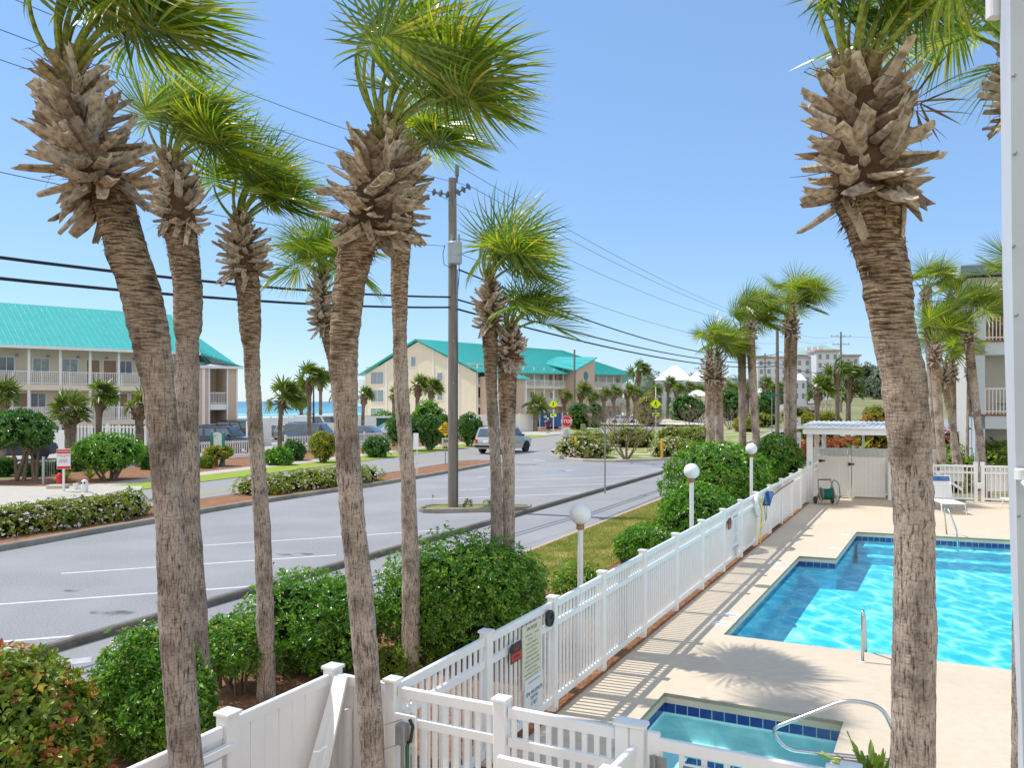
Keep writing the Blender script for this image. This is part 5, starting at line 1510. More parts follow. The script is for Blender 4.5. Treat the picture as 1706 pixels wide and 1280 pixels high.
# ------------------------------------------------------------------ fences
VY = M['vinyl']
FZ = 1.29
def post(mb, p, ang, zt, w=0.102):
    mb.bevbox((p.x, p.y, zt / 2), (w, w, zt), ang, 0.008)
    mb.bevbox((p.x, p.y, zt + .012), (w + .026, w + .026, .022), ang, .006)
    hw = w / 2 + .012
    ca, sa = math.cos(ang), math.sin(ang)
    pts = [(p.x + x * ca - y * sa, p.y + x * sa + y * ca, zt + .024) for x, y in ((-hw, -hw), (hw, -hw), (hw, hw), (-hw, hw))]
    mb.add(pts + [(p.x, p.y, zt + .034)], [(0, 1, 4), (1, 2, 4), (2, 3, 4), (3, 0, 4)])
def panel(a, b, zt, kind='picket', zb=0.1, gap=0.105, inset_=0.06, mid=0.27):
    mb = MB(); d = (b - a); L_ = d.length; d = d / L_; ang = math.atan2(d.y, d.x)
    a2 = a + d * inset_; b2 = b - d * inset_; c = (a2 + b2) / 2; LL = (b2 - a2).length
    def rail_(z, h, w=0.045): mb.bevbox((c.x, c.y, z), (LL, w, h), ang, .006)
    if kind == 'picket':
        rail_(zt - .045, .08); rail_(zt - mid, .07); rail_(zb + .045, .08)
        n = max(2, int(round(LL / gap)))
        for i in range(n):
            p = a2 + d * (LL * (i + .5) / n)
            mb.box((p.x, p.y, (zb + .09 + zt - mid - .04) / 2), (.036, .022, zt - mid - .04 - zb - .09), ang)
            mb.box((p.x, p.y, (zt - mid + .0425 + zt - .09) / 2), (.036, .022, mid - .045 - .0425), ang)
    elif kind == 'half':
        rail_(zt - .045, .08); rail_(zt - mid, .07); rail_(zb + .045, .08)
        n = max(2, int(round(LL / .15)))
        for i in range(n):
            p = a2 + d * (LL * (i + .5) / n)
            mb.box((p.x, p.y, (zb + .09 + zt - mid - .0425) / 2), (LL / n - .006, .018 + .004 * (i % 2), zt - mid - .0425 - zb - .09), ang)
            mb.box((p.x, p.y, zt - mid / 2 - .02), (.036, .016, mid - .0875), ang)
    else:
        rail_(zt - .04, .08); rail_(zb + .045, .09)
        n = max(2, int(round(LL / .16)))
        for i in range(n):
            p = a2 + d * (LL * (i + .5) / n)
            mb.box((p.x, p.y, (zb + .09 + zt - .08) / 2), (LL / n - .005, .02 + .004 * (i % 2), zt - .08 - zb - .09), ang)
    return mb

SP = [0.0, 1.585, 3.196, 4.80, 6.55, 8.34, 10.13, 11.95, 13.75, 15.6, 17.6, 19.55, 21.5, 23.45, 25.4]
t = thing('pool_fence', 'long white vinyl fence with pickets running along the pool deck to the pergola', 'fence', tuple(FC0))
fa = math.atan2(FD.y, FD.x)
for i, s in enumerate(SP):
    mb = MB(); post(mb, fence_pt(s), fa, FZ + .03); mb.build('post', VY, t)
for i in range(len(SP) - 1):
    panel(fence_pt(SP[i]), fence_pt(SP[i + 1]), FZ, 'half' if i >= 9 else 'picket', zb=.1).build('panel', VY, t)
# front run with the gate
FX = [FC0, Vector((-0.078, 6.31, 0)), Vector((0.79, 5.86, 0))]
t = thing('pool_fence', 'short white picket fence run in the foreground between corner post and gate', 'fence', tuple(FC0))
ga_ = math.atan2(-FD.x, FD.y)
for p in FX[1:] + [Vector((0.885, 5.81, 0))]:
    mb = MB(); post(mb, p, ga_, FZ + .03); mb.build('post', VY, t)
panel(FX[0], FX[1], FZ, gap=.1).build('panel', VY, t); panel(FX[1], FX[2], FZ, gap=.1).build('panel', VY, t)
# lower inner fence return in front of the gate post
mb = MB(); q = Vector((0.62, 5.30, 0)); post(mb, q, ga_, 1.22); mb.build('post', VY, t)
panel(q, Vector((0.86, 5.72, 0)), 1.24, 'solid', inset_=.05).build('panel', VY, t)
panel(Vector((-.15, 5.70, 0)), q, 1.18, gap=.1).build('panel', VY, t)
gt = thing('pool_gate', 'white picket gate with hinges and blue bordered sign at the hot tub', 'gate', (0.98, 5.75, 0))
GA, GB = Vector((0.955, 5.775, 0)), Vector((2.06, 5.22, 0))
panel(GA, GB, 1.27, gap=.16, inset_=.0).build('leaf', VY, gt)
for p in (GA + FN * .035, GB - FN * .035):
    mb = MB(); mb.bevbox((p.x, p.y, .72), (.085, .05, 1.16), ga_, .006); mb.build('stile', VY, gt)
mb = MB(); post(mb, GB + FN * .07, ga_, FZ); mb.build('post', VY, gt)
mb = MB(); p = GA + FN * .075 - FD * .03; mb.box((p.x, p.y, 1.08), (.12, .008, .13), ga_, 0); mb.tube([(p.x - .03, p.y - .01, 1.0), (p.x - .03, p.y - .01, 1.16)], .011, 8); mb.build('hinge', M['galv'], gt)
def sign_board(parent, name, c, n, w, h, mat, lines, border=None, th=.006, r=0.0):
    """flat board with lettering: lines = (text, size, dx, dy, material)"""
    Mx = face_frame(c, n)
    mb = MB()
    mb.box((0, 0, 0), (w, h, th), M=Mx); o = mb.build(name, mat, parent)
    if border:
        bm = MB(); bw = border[1]
        for cx, cy, sx, sy in ((0, h / 2 - bw * 1.5, w - bw * 2, bw), (0, -h / 2 + bw * 1.5, w - bw * 2, bw), (-w / 2 + bw * 1.5, 0, bw, h - bw * 4), (w / 2 - bw * 1.5, 0, bw, h - bw * 4)):
            bm.box((cx, cy, th / 2 + .0015), (sx, sy, .002), M=Mx)
        bm.build('border', border[0], parent)
    for s, size, dx, dy, mt in lines:
        text_mesh('lettering', s, size, Mx @ Matrix.Translation((dx, dy, th / 2 + .003)), mt, parent)
    return o
nF = -FD                                    # boards on the front face look back at the camera
s1 = thing('gate_sign', 'white sign with blue border hung on the front gate', 'sign', tuple(GA))
c = GA.lerp(GB, .38) - FD * .045; sign_board(s1, 'board', (c.x, c.y, .97), nF, .46, .34, M['signwhite'], [('DRI', .105, -.09, .07, M['inkblue'])], border=(pm('blue_border', (.07, .2, .42)), .014))
s1 = thing('gate_sign', 'small dark plaque at the latch end of the front gate', 'sign', tuple(GB))
c = GA.lerp(GB, .83) - FD * .045; sign_board(s1, 'board', (c.x, c.y, 1.09), nF, .30, .12, pm('slate_plaque', (.12, .15, .20)), [])
# latch box on the front fence
s1 = thing('junction_box', 'grey junction box with conduit on the front fence', 'box', (-.78, 6.60, 0))
c = FX[0].lerp(FX[1], .2) - FD * .06
mb = MB(); mb.bevbox((c.x - .03, c.y, .98), (.2, .02, .24), ga_, .004); mb.build('backplate', VY, s1)
mb = MB(); mb.bevbox((c.x - .05, c.y - .06, .97), (.09, .08, .16), ga_, .008); mb.build('box', M['galv'], s1)
mb = MB(); mb.tube([(c.x + .01, c.y - .06, 1.08), (c.x + .04, c.y - .1, 1.04), (c.x + .02, c.y - .09, .92), (c.x - .005, c.y - .07, .9)], .014, 8); mb.build('cable', M['dark'], s1)
mb = MB(); mb.tube([(c.x - .05, c.y - .05, .89), (c.x - .05, c.y - .05, .05)], .014, 8); mb.tube([(c.x - .01, c.y - .05, .89), (c.x - .01, c.y - .05, .05)], .017, 8, 1); mb.build('conduit', [M['galv'], pm('green_conduit', (.03, .14, .09))], s1)
mb = MB()
for dz in (-.09, .10):
    mb.tube([(c.x - .19, c.y - .07, .97 + dz - .03), (c.x + .03, c.y + .05, .97 + dz)], .004, 5)
mb.build('bolt', M['galv'], s1)

# things hung on the long fence, facing the pool
def on_fence(s, z, off=0.035): return fence_pt(s, off, z)
s1 = thing('warning_sign', 'black and red sign on the long fence left of the spa rules', 'sign', tuple(on_fence(2.10, 0)))
c = on_fence(2.12, .99, .06); sign_board(s1, 'board', c, FN, .24, .20, M['ink'], [('NO', .075, 0, .045, M['inkred'])]); Mx = face_frame(c, FN)
mb = MB(); mb.box((0, -.045, .0045), (.22, .08, .002), M=Mx); mb.build('red_band', M['inkred'], s1)
text_mesh('lettering', 'DIVING', .045, Mx @ Matrix.Translation((0, -.045, .008)), M['ink'], s1)
s1 = thing('rules_sign', 'cream spa rules board on the long fence beside the clock', 'sign', tuple(on_fence(2.5, 0)))
c = on_fence(2.52, .86, .05); LN = [('SPA RULES', .055, 0, .29, M['ink'])]
body = ['BATHING LOAD      5 PERSONS', 'SPA HOURS       TO', 'MAXIMUM TEMPERATURE', 'NO FOOD OR DRINK IN SPA', 'NO GLASS OR ANIMALS', 'SHOWER BEFORE ENTERING', 'PREGNANT WOMEN, CHILDREN', 'PEOPLE WITH HEALTH PROBLEMS', 'SHOULD NOT USE SPA', 'WITHOUT PRIOR DOCTOR ADVICE', 'DO NOT SWALLOW WATER']
for i, s in enumerate(body): LN.append((s, .024, 0, .22 - i * .046, M['ink']))
sign_board(s1, 'board', c, FN, .46, .68, M['cream'], LN)
s1 = thing('depth_sign', 'white spa maximum depth sign under the cream rules board', 'sign', tuple(on_fence(2.5, 0)))
c = on_fence(2.56, .42, .058); sign_board(s1, 'board', c, FN, .46, .40, M['signwhite'], [('SPA MAXIMUM\nDEPTH\n3 FEET', .062, 0, -.03, M['inkblue']), ('5 MINUTE MAXIMUM USE', .026, 0, .15, M['inkblue'])])
s1 = thing('wall_clock', 'round black framed thermometer clock on the long fence', 'clock', tuple(on_fence(2.95, 0)))
Mx = face_frame(on_fence(2.98, 1.14, .06), FN)
mb = MB(); mb.lathe([(.07, -.02), (.092, -.02), (.096, 0), (.092, .018), (.076, .02), (.07, .010)], (0, 0, 0), 28, M=Mx); mb.build('rim', M['dark'], s1, autosmooth=40)
mb = MB(); mb.lathe([(.074, .006), (.074, .010)], (0, 0, 0), 28, M=Mx); mb.build('dial', pm('mint_dial', (.62, .72, .66), (.5, .62, .56), scale=20), s1)
for a, l in ((.6, .05), (2.6, .036)): mb = MB(); mb.beam(Mx @ Vector((0, 0, .016)), Mx @ Vector((math.cos(a) * l, math.sin(a) * l, .016)), .012, .003); mb.build('hand', M['ink'], s1)
mb = MB(); mb.lathe([(.062, .0105), (.064, .0115)], (0, 0, 0), 28, M=Mx)
for i in range(12):
    a = i * math.pi / 6; mb.beam(Mx @ Vector((.055 * math.cos(a), .055 * math.sin(a), .012)), Mx @ Vector((.068 * math.cos(a), .068 * math.sin(a), .012)), .008, .002)
mb.build('scale_marks', M['ink'], s1)
# pool rules farther along
s1 = thing('warning_sign', 'small red and black sign beside the tall pool rules board', 'sign', tuple(on_fence(12.3, 0)))
sign_board(s1, 'board', on_fence(12.35, .98, .06), FN, .28, .24, M['ink'], [('NO', .08, 0, .05, M['inkred'])]); mb = MB(); mb.box((0, -.06, .0045), (.26, .10, .002), M=face_frame(on_fence(12.35, .98, .06), FN)); mb.build('red_band', M['inkred'], s1)
s1 = thing('rules_sign', 'tall white pool rules board on the long fence by the middle lamp', 'sign', tuple(on_fence(12.95, 0)))
LN = [('POOL RULES', .075, 0, .40, M['inkblue'])] + [(s, .034, 0, .31 - i * .058, M['inkblue']) for i, s in enumerate(['POOL HOURS', 'BATHING LOAD', 'NO FOOD OR DRINK', 'NO GLASS OR ANIMALS', 'SHOWER BEFORE ENTERING', 'NO DIVING', 'NO LIFEGUARD', 'SWIM AT OWN RISK', 'DO NOT SWALLOW WATER'])] + [('POOL MAXIMUM\nDEPTH\n4 FEET', .075, 0, -.36, M['inkblue'])]
sign_board(s1, 'board', on_fence(12.95, .66, .055), FN, .62, 1.02, M['signwhite'], LN)
# life ring with yellow rope, skimmer pole
s1 = thing('life_ring', 'white life ring with yellow rope hanging on the fence', 'life ring', tuple(on_fence(15.3, 0)))
Mx = face_frame(on_fence(15.35, 1.05, .10), FN)
mb = MB(); mb.tube([Mx @ Vector((.25 * math.cos(a), .25 * math.sin(a), 0)) for a in [i * 2 * math.pi / 28 for i in range(29)]], .06, 10, cap=False); mb.build('ring', M['white'], s1, smooth=True)
mb = MB(); rnd = random.Random(8)
for i in range(4):
    pts = [Mx @ Vector((.12 + rnd.gauss(0, .07), .1 - k * .12 + rnd.gauss(0, .03), .07 + rnd.gauss(0, .02))) for k in range(7)]
    pts += [Mx @ Vector((-.02 + i * .05, -.5 + rnd.uniform(-.1, .1), .06)), Mx @ Vector((.02 + i * .03, -.65 + rnd.uniform(-.12, .15), .06))]
    mb.tube(pts, .008, 5)
mb.tube([Mx @ Vector((.05, -.5, .06)), Mx @ Vector((.08, -.75, .06)), Mx @ Vector((.05, -.95, .05))], .016, 6)
mb.build('rope', pm('yellow_rope', (.80, .66, .03), (.68, .52, .02), rough=.7), s1)
s1 = thing('skimmer_pole', 'long bamboo coloured pool pole with a blue brush head on the fence', 'pole', tuple(on_fence(18, 0)))
mb = MB(); a, b = on_fence(16.9, 1.02, .07), on_fence(21.5, 1.12, .07); mb.tube([a, a.lerp(b, .5) + Vector((0, 0, .02)), b], .02, 8); mb.build('handle', pm('tan_pole', (.42, .22, .10), (.34, .17, .07)), s1)
mb = MB(); mb.beam(on_fence(16.5, .92, .09), on_fence(17.1, 1.2, .09), .22, .05); mb.build('brush', pm('blue_brush', (.03, .10, .22)), s1)
mb = MB(); mb.tube([on_fence(16.4, 1.1, .06), on_fence(16.45, .8, .08), on_fence(16.6, .5, .07), on_fence(16.75, .55, .07), on_fence(16.8, .9, .07)], .008, 6); mb.build('hose', M['dark'], s1)

# privacy fence of the ground floor terrace
PV = [Vector((-1.52, 7.03, 0)), Vector((-2.055, 5.99, 0)), Vector((-2.70, 4.73, 0)), Vector((-3.4, 3.4, 0))]
t = thing('privacy_fence', 'solid white vinyl privacy fence round the terrace in the left foreground', 'fence', tuple(PV[0]))
for p in PV:
    mb = MB(); post(mb, p, fa, 1.335, .12); mb.build('post', VY, t)
panel(PV[0], PV[1], 1.30, 'solid', zb=.05).build('panel', VY, t); panel(PV[1], PV[2], 1.27, 'solid', zb=.05).build('panel', VY, t); panel(PV[2], PV[3], 1.27, 'solid', zb=.05).build('panel', VY, t)
panel(FC0, PV[0], 1.30, 'solid', zb=.05).build('panel', VY, t)
mb = MB(); a, b = PV[1] + FN * .07, PV[2] + FN * .07; d = (b - a).normalized()
mb.beam(a + d * .02 + Vector((0, 0, 1.13)), a + d * .55 + Vector((0, 0, 1.13)), .05, .05); mb.beam(a + d * .16 + FN * .03 + Vector((0, 0, .62)), b + FN * .03 + Vector((0, 0, .62)), .02, .95); mb.build('gate_leaf', VY, t)
mb = MB(); p = PV[0] + FN * .2 - FD * .05; mb.bevbox((p.x, p.y, .52), (.05, .05, 1.04), fa, .006); mb.build('latch_post', VY, t)
t = thing('leaning_board', 'white vinyl board leaning against the corner post of the privacy fence', 'board', (-1.4, 6.8, 0))
mb = MB(); top0, top1 = PV[0] + FN * .07 - FD * .07 + Vector((0, 0, 1.30)), PV[0] + FN * .20 - FD * .07 + Vector((0, 0, 1.30))
b0, b1 = PV[0] + FN * .10 - FD * .75 + Vector((0, 0, 0.02)), PV[0] + FN * .40 - FD * .85 + Vector((0, 0, 0.02))
th = Vector((.012, .022, .012))
V = [top0, top1, b1, b0]; mb.add(V + [p + th for p in V], [(3, 2, 1, 0), (4, 5, 6, 7), (0, 1, 5, 4), (1, 2, 6, 5), (2, 3, 7, 6), (3, 0, 4, 7)])
mb.build('board', VY, t)

# ------------------------------------------------------------------ globe lamps
def globe_lamp(label, x, y, zc, r):
    t = thing('globe_lamp', label, 'lamp', (x, y, 0), 'white globe lamps along the fence')
    mb = MB(); mb.tube([(x, y, 0), (x, y, zc - r - .05)], .042, 14); mb.build('post', M['white'], t, autosmooth=40)
    mb = MB(); mb.lathe([(.05, -.07), (.06, -.05), (.055, .0), (.07, .01), (.05, .02)], (x, y, zc - r), 14); mb.build('collar', M['rust'], t)
    mb = MB(); mb.sphere((x, y, zc), r, 32, 20); mb.build('globe', M['globe'], t, smooth=True)
globe_lamp('nearest and largest white globe lamp behind the fence', 0.99, 12.0, 1.97, .157)
globe_lamp('middle white globe lamp in front of the clipped bushes', 3.6, 16.6, 2.20, .157)
globe_lamp('farthest globe lamp peeping out between clipped bushes', 6.56, 22.7, 2.30, .157)

# ------------------------------------------------------------------ pool metalwork
t = thing('handrail', 'curved steel grab rail over the hot tub in the foreground', 'handrail', (3.6, 8.2, 0))
mb = MB()
def bezier_round(pts, r=0.1, n=5):
    pts = [Vector(p) for p in pts]; out = [pts[0]]
    for a, b, c in zip(pts, pts[1:], pts[2:]):
        d0 = (a - b); d1 = (c - b); k = min(r, d0.length * .45, d1.length * .45)
        p0 = b + d0.normalized() * k; p1 = b + d1.normalized() * k
        for i in range(n + 1):
            s = i / n; out.append(p0 * (1 - s) ** 2 + b * 2 * s * (1 - s) + p1 * s * s)
    return out + [pts[-1]]
rail_pts = [D(1560, 1285, 8.0), D(1430, 1258, 8.3), D(1312, 1243, 8.45), D(1288, 1215, 8.5), D(1300, 1210, 8.5), D(1415, 1168, 8.3), D(1468, 1176, 8.15), D(1510, 1225, 8.0), D(1530, 1285, 7.95)]
rail_pts = [D(1520, 1272, 8.15), D(1310, 1250, 8.45), D(1283, 1216, 8.5), D(1412, 1166, 8.3), D(1470, 1178, 8.15), D(1492, 1225, 8.05), D(1500, 1290, 8.0)]
mb.tube(bezier_round(rail_pts, .14, 6), .021, 12); mb.build('rail', M['metal'], t, smooth=True)
t = thing('handrail', 'bent steel grab rail at the near edge of the swimming pool', 'handrail', (4.82, 11.4, 0))
p = G(1437, 1104)
mb = MB(); mb.tube(bezier_round([(p.x, p.y, 0), (p.x, p.y, .74), (p.x + .12, p.y + .22, .60), (p.x + .26, p.y + .50, .05), (p.x + .27, p.y + .52, -.5)], .13, 6), .021, 12); mb.build('rail', M['metal'], t, smooth=True)
mb = MB(); mb.lathe([(.05, 0), (.05, .012), (.03, .02)], (p.x, p.y, 0), 16); mb.build('flange', M['white'], t)
p = G(1578, 893)
t = thing('handrail', 'slim grab rail at the far pool steps before the lounger', 'handrail', (p.x, p.y, 0))
mb = MB(); mb.tube(bezier_round([(p.x + .12, p.y + .25, 0), (p.x + .02, p.y + .2, .74), (p.x, p.y - .05, .74), (p.x - .03, p.y - .55, .2), (p.x - .03, p.y - .6, -.5)], .1, 5), .021, 10); mb.build('rail', M['metal'], t, smooth=True)

# ------------------------------------------------------------------ loungers
def lounger(label, x, y, rz, back=1.05):
    t = thing('sun_lounger', label, 'sun lounger', (0, 0, 0), 'white sling loungers at the far end of the pool')
    W = M['white']; bl = pm('blue_sling', (.03, .14, .42), (.02, .11, .36))
    L1, w = 1.25, .66
    mb = MB(); mb.tube([(-w / 2, 0, .34), (-w / 2, L1, .34)], .018, 8); mb.tube([(w / 2, 0, .34), (w / 2, L1, .34)], .018, 8); mb.tube([(-w / 2, 0, .34), (w / 2, 0, .34)], .018, 8); mb.tube([(-w / 2, L1, .34), (w / 2, L1, .34)], .018, 8); mb.build('frame', W, t)
    for sx in (-1, 1):
        for y0, yy in ((.12, .02), (L1 - .1, L1)):
            mb = MB(); mb.tube(bezier_round([(sx * w / 2, y0 + .1, .34), (sx * (w / 2 + .02), y0, .30), (sx * (w / 2 + .03), yy, 0)], .08, 4), .018, 8); mb.build('leg', W, t)
    mb = MB()
    for i in range(int(L1 / .055)):
        mb.box((0, .03 + i * .055, .358), (w, .048, .008))
    mb.build('seat', M['vinyl'], t)
    cb, sb = math.cos(back), math.sin(back); LB = .78
    mb = MB(); mb.tube(bezier_round([(-w / 2, L1, .36), (-w / 2, L1 + LB * cb, .36 + LB * sb), (w / 2, L1 + LB * cb, .36 + LB * sb), (w / 2, L1, .36)], .07, 4), .018, 8); mb.build('back_frame', W, t)
    mb = MB(); m2 = MB()
    for i in range(int(LB / .055) - 1):
        d = .04 + i * .055
        (m2 if d > LB - .2 else mb).beam((0, L1 + d * cb, .37 + d * sb), (0, L1 + (d + .048) * cb, .37 + (d + .048) * sb), w - .02, .008)
    mb.build('backrest', M['vinyl'], t); m2.build('head_band', bl, t)
    return place(t, (x, y, 0), rz)
lounger('white sun lounger with blue head band and raised back facing the pool', 14.05, 26.3, -.18, 1.28)
lounger('flat white sun lounger half hidden by the balcony column', 16.4, 27.6, -1.75, .15)

# ------------------------------------------------------------------ gate wall, pergola, right fence
GW0, GW1 = Vector((11.55, 31.3, 0)), Vector((13.62, 30.45, 0))
gd = (GW1 - GW0).normalized(); gang = math.atan2(gd.y, gd.x); gn = Vector((gd.y, -gd.x, 0))
t = thing('service_gate', 'tall pair of pale vinyl gates under the pergola', 'gate', tuple(GW0))
def slab(name, a, b, z0, z1, th, mat, par, off=0.0, planks=0):
    mb = MB(); c = (a + b) / 2 + gn * off; L_ = (b - a).length
    if planks:
        for i in range(planks):
            p = a + (b - a) * ((i + .5) / planks) + gn * off
            mb.box((p.x, p.y, (z0 + z1) / 2), (L_ / planks - .006, th + .004 * (i % 2), z1 - z0), gang)
    else: mb.bevbox((c.x, c.y, (z0 + z1) / 2), (L_, th, z1 - z0), gang, .006)
    return mb.build(name, mat, par)
A, B_, C_ = GW0 + gd * .05, GW0 + gd * 1.12, GW0 + gd * 2.35
for a, b in ((A, B_ - gd * .03), (B_ + gd * .06, C_)):
    slab('gate_leaf', a + gd * .02, b - gd * .02, .1, 1.52, .04, M['vinyl2'], t, .0, 8)
    slab('frame', a, b, .06, .14, .06, M['vinyl2'], t, .005); slab('frame', a, b, 1.46, 1.54, .06, M['vinyl2'], t, .005)
for p in (A, B_): mb = MB(); mb.bevbox((p.x, p.y, .8), (.1, .1, 1.6), gang, .008); mb.build('post', M['vinyl2'], t)
for p, z in ((A + gn * .06 + gd * .05, 1.36), (B_ + gn * .07, 1.26)): mb = MB(); mb.sphere((p.x, p.y, z), (.07, .05, .06), 10, 6); mb.beam((p.x, p.y, z), (p.x + .16, p.y - .03, z), .05, .05); mb.build('latch', M['dark'], t)
t = thing('privacy_fence', 'white solid fence with a high top board just behind the service gates', 'fence', tuple(GW0))
k0 = GW0 - gn * 1.1
for i in range(4):
    p = k0 + gd * (i * 1.55 - .3); mb = MB(); post(mb, p, gang, 1.86, .12); mb.build('post', VY, t)
    if i < 3: panel(p, p + gd * 1.55, 1.80, 'solid').build('panel', VY, t)

t = thing('pergola', 'white open pergola with ribbed flat roof over the gate corner', 'pergola', (10.3, 28.6, 0))
a_ = math.atan2(gd.y, gd.x)
PP = [fence_pt(25.55, .05), fence_pt(27.6, .05), fence_pt(29.5, .1)]
for p, w in zip(PP, (.2, .15, .15)):
    mb = MB(); mb.bevbox((p.x, p.y, 1.22), (w, w, 2.44), fa, .012); mb.build('post', M['white'], t)
for p in (fence_pt(29.4, 1.55), fence_pt(29.0, 3.1)):
    mb = MB(); mb.bevbox((p.x, p.y, 1.2), (.09, .09, 2.4), fa, .01); mb.build('post', M['white'], t)
mb = MB(); q0, q1 = fence_pt(25.35, -.25), fence_pt(25.35, 5.3)
ra = math.atan2(FN.y, FN.x)
a1, b1, c1, d1 = fence_pt(25.2, -.35), fence_pt(25.2, 3.3), fence_pt(29.6, 3.3), fence_pt(29.6, -.35)
mb.add([(p.x, p.y, z) for p, z in ((a1, 2.70), (b1, 2.70), (c1, 2.80), (d1, 2.80))] + [(p.x, p.y, z) for p, z in ((a1, 2.65), (b1, 2.65), (c1, 2.75), (d1, 2.75))], [(0, 1, 2, 3), (7, 6, 5, 4), (0, 4, 5, 1), (1, 5, 6, 2), (2, 6, 7, 3), (3, 7, 4, 0)])
for i in range(20):
    p0 = a1.lerp(b1, (i + .5) / 20); p1 = d1.lerp(c1, (i + .5) / 20)
    mb.beam((p0.x, p0.y, 2.715), (p1.x, p1.y, 2.815), .05, .03)
mb.build('roof', M['white'], t)
mb = MB()
for (a, b), z in ((((a1 + FD * .15 + FN * .2), (b1 + FD * .15)), 2.54), (((d1 - FD * .15 + FN * .2), (c1 - FD * .15)), 2.62), (((a1 + FD * .1 + FN * .42), (d1 + FN * .42)), 2.52)):
    mb.beam((a.x, a.y, z), (b.x, b.y, z), .12, .2)
mb.build('beam', M['white'], t)
mb = MB(); mb.box((PP[0].x - .02, PP[0].y - .11, 1.4), (.05, .03, .12), fa); mb.build('switch', M['galv'], t)
t = thing('fence_panel', 'short white fence panel between the pergola posts', 'fence', tuple(PP[0]))
panel(PP[0], PP[2], 1.3, 'half').build('panel', VY, t)

RF0, RF1 = Vector((13.75, 30.15, 0)), Vector((19.6, 28.45, 0)); rd = (RF1 - RF0).normalized(); ran = math.atan2(rd.y, rd.x)
t = thing('pool_fence', 'white picket fence with a gate closing the far end of the pool', 'fence', tuple(RF0))
xs_ = [0, 1.4, 2.8, 3.02, 4.55, 6.1]
for i, s in enumerate(xs_):
    p = RF0 + rd * s; mb = MB(); post(mb, p, ran, 1.42 if i in (2, 3, 4) else 1.36, .12); mb.build('post', VY, t)
for i in (0, 1, 3): panel(RF0 + rd * xs_[i], RF0 + rd * xs_[i + 1], 1.34, gap=.14).build('panel', VY, t)
panel(RF0 + rd * xs_[4], RF0 + rd * xs_[5], 1.08, gap=.14, mid=.2).build('panel', VY, t)
mb = MB(); a = RF0 + rd * 1.5 + Vector((0, -.05, 1.05)); b = RF0 + rd * 2.35 + Vector((0, -.05, .45)); mb.beam(a, b, .04, .08); mb.build('brace', VY, t)
mb = MB(); p = RF0 + rd * 2.9; mb.bevbox((p.x, p.y - .08, .62), (.16, .06, .2), ran, .01); mb.build('lock_box', VY, t)
for s, w, lab in ((2.05, .78, 'blank white board hung behind the far gate pickets'), (3.62, .82, 'large blank white board behind the far fence pickets at right')):
    p = RF0 + rd * s + Vector((.02, .07, 0))
    tt_ = thing('notice_board', lab, 'board', (p.x, p.y, 0)); mb = MB(); mb.bevbox((p.x, p.y, .98 if s < 3 else .82), (w, .02, .48 if s < 3 else .82), ran, .005); mb.build('board', M['signwhite'], tt_)

# hose reel
p = G(1377, 841)
t = thing('hose_reel', 'grey hose reel cart with green hose at the gate', 'hose reel', (p.x, p.y, 0))
mb = MB(); mb.lathe([(.12, -.2), (.24, -.2), (.24, -.17), (.12, -.17), (.12, .17), (.24, .17), (.24, .2), (.12, .2)], (p.x, p.y, .36), 20, axis='x'); mb.build('drum', pm('grey_plastic', (.22, .20, .18), (.17, .155, .14), rough=.5), t)
mb = MB(); 
for k in range(7): mb.lathe([(.15, 0), (.19, .012), (.2, .025), (.19, .038), (.15, .05)], (p.x - .17 + k * .05, p.y, .36), 20, axis='x')
mb.build('hose', pm('green_hose', (.02, .22, .15), (.015, .16, .11), rough=.4), t)
for sx in (-1, 1):
    mb = MB(); mb.tube(bezier_round([(p.x + sx * .26, p.y - .3, .05), (p.x + sx * .26, p.y, .45), (p.x + sx * .22, p.y + .2, .85)], .12, 4), .025, 8); mb.tube([(p.x + sx * .26, p.y, .42), (p.x + sx * .27, p.y + .25, .06)], .025, 8); mb.build('frame_leg', M['galv'], t)
    mb = MB(); mb.lathe([(.04, -.03), (.12, -.03), (.13, 0), (.12, .03), (.04, .03)], (p.x + sx * .3, p.y + .25, .13), 16, axis='x'); mb.build('wheel', M['dark'], t)
mb = MB(); mb.tube([(p.x - .24, p.y + .2, .85), (p.x + .24, p.y + .2, .85)], .022, 8); mb.build('handle', M['dark'], t)
mb = MB(); mb.tube(bezier_round([(p.x + .1, p.y - .1, .55), (p.x + .2, p.y - .1, .9), (p.x + .38, p.y - .12, .75), (p.x + .42, p.y - .15, .3), (p.x + .3, p.y - .2, .02)], .12, 4), .016, 6); mb.build('loose_hose', bpy.data.materials['green_hose'], t)

# balcony column right beside the camera
t = thing('balcony_column', 'tall white balcony column filling the right edge', 'column', (.80, 1.2, 0))
mb = MB(); Yc = 1.2
def col_pt(u, v, Y): return D(u, v, Y)
a0, a1_ = col_pt(1668.5, -80, Yc + .12), col_pt(1694.5, 1340, Yc + .12)
x0t, x0b = col_pt(1684, -80, Yc), col_pt(1706.5, 1340, Yc)
z1, z0 = 4.35, 2.9
V = []; LV = (1500, 1280, 980, 430, 0, -250)
for v in LV:
    zz = H - (v - V0) / F * Yc
    l = np.interp(v, [0, 430, 980, 1280], [1683, 1686, 1696, 1705]); l2 = np.interp(v, [0, 430, 980, 1280], [1666, 1670, 1684, 1696])
    fx = float((l - U0) / F * Yc); bx = float((l2 - U0) / F * (Yc + .16))
    V += [(fx, Yc, zz), (fx + .12, Yc, zz), (fx + .12, Yc + .16, zz), (bx, Yc + .16, zz)]
mb.add(V, [(4 * a + k, 4 * a + (k + 1) % 4, 4 * a + 4 + (k + 1) % 4, 4 * a + 4 + k) for a in range(5) for k in range(4)] + [(20, 21, 22, 23), (3, 2, 1, 0)])
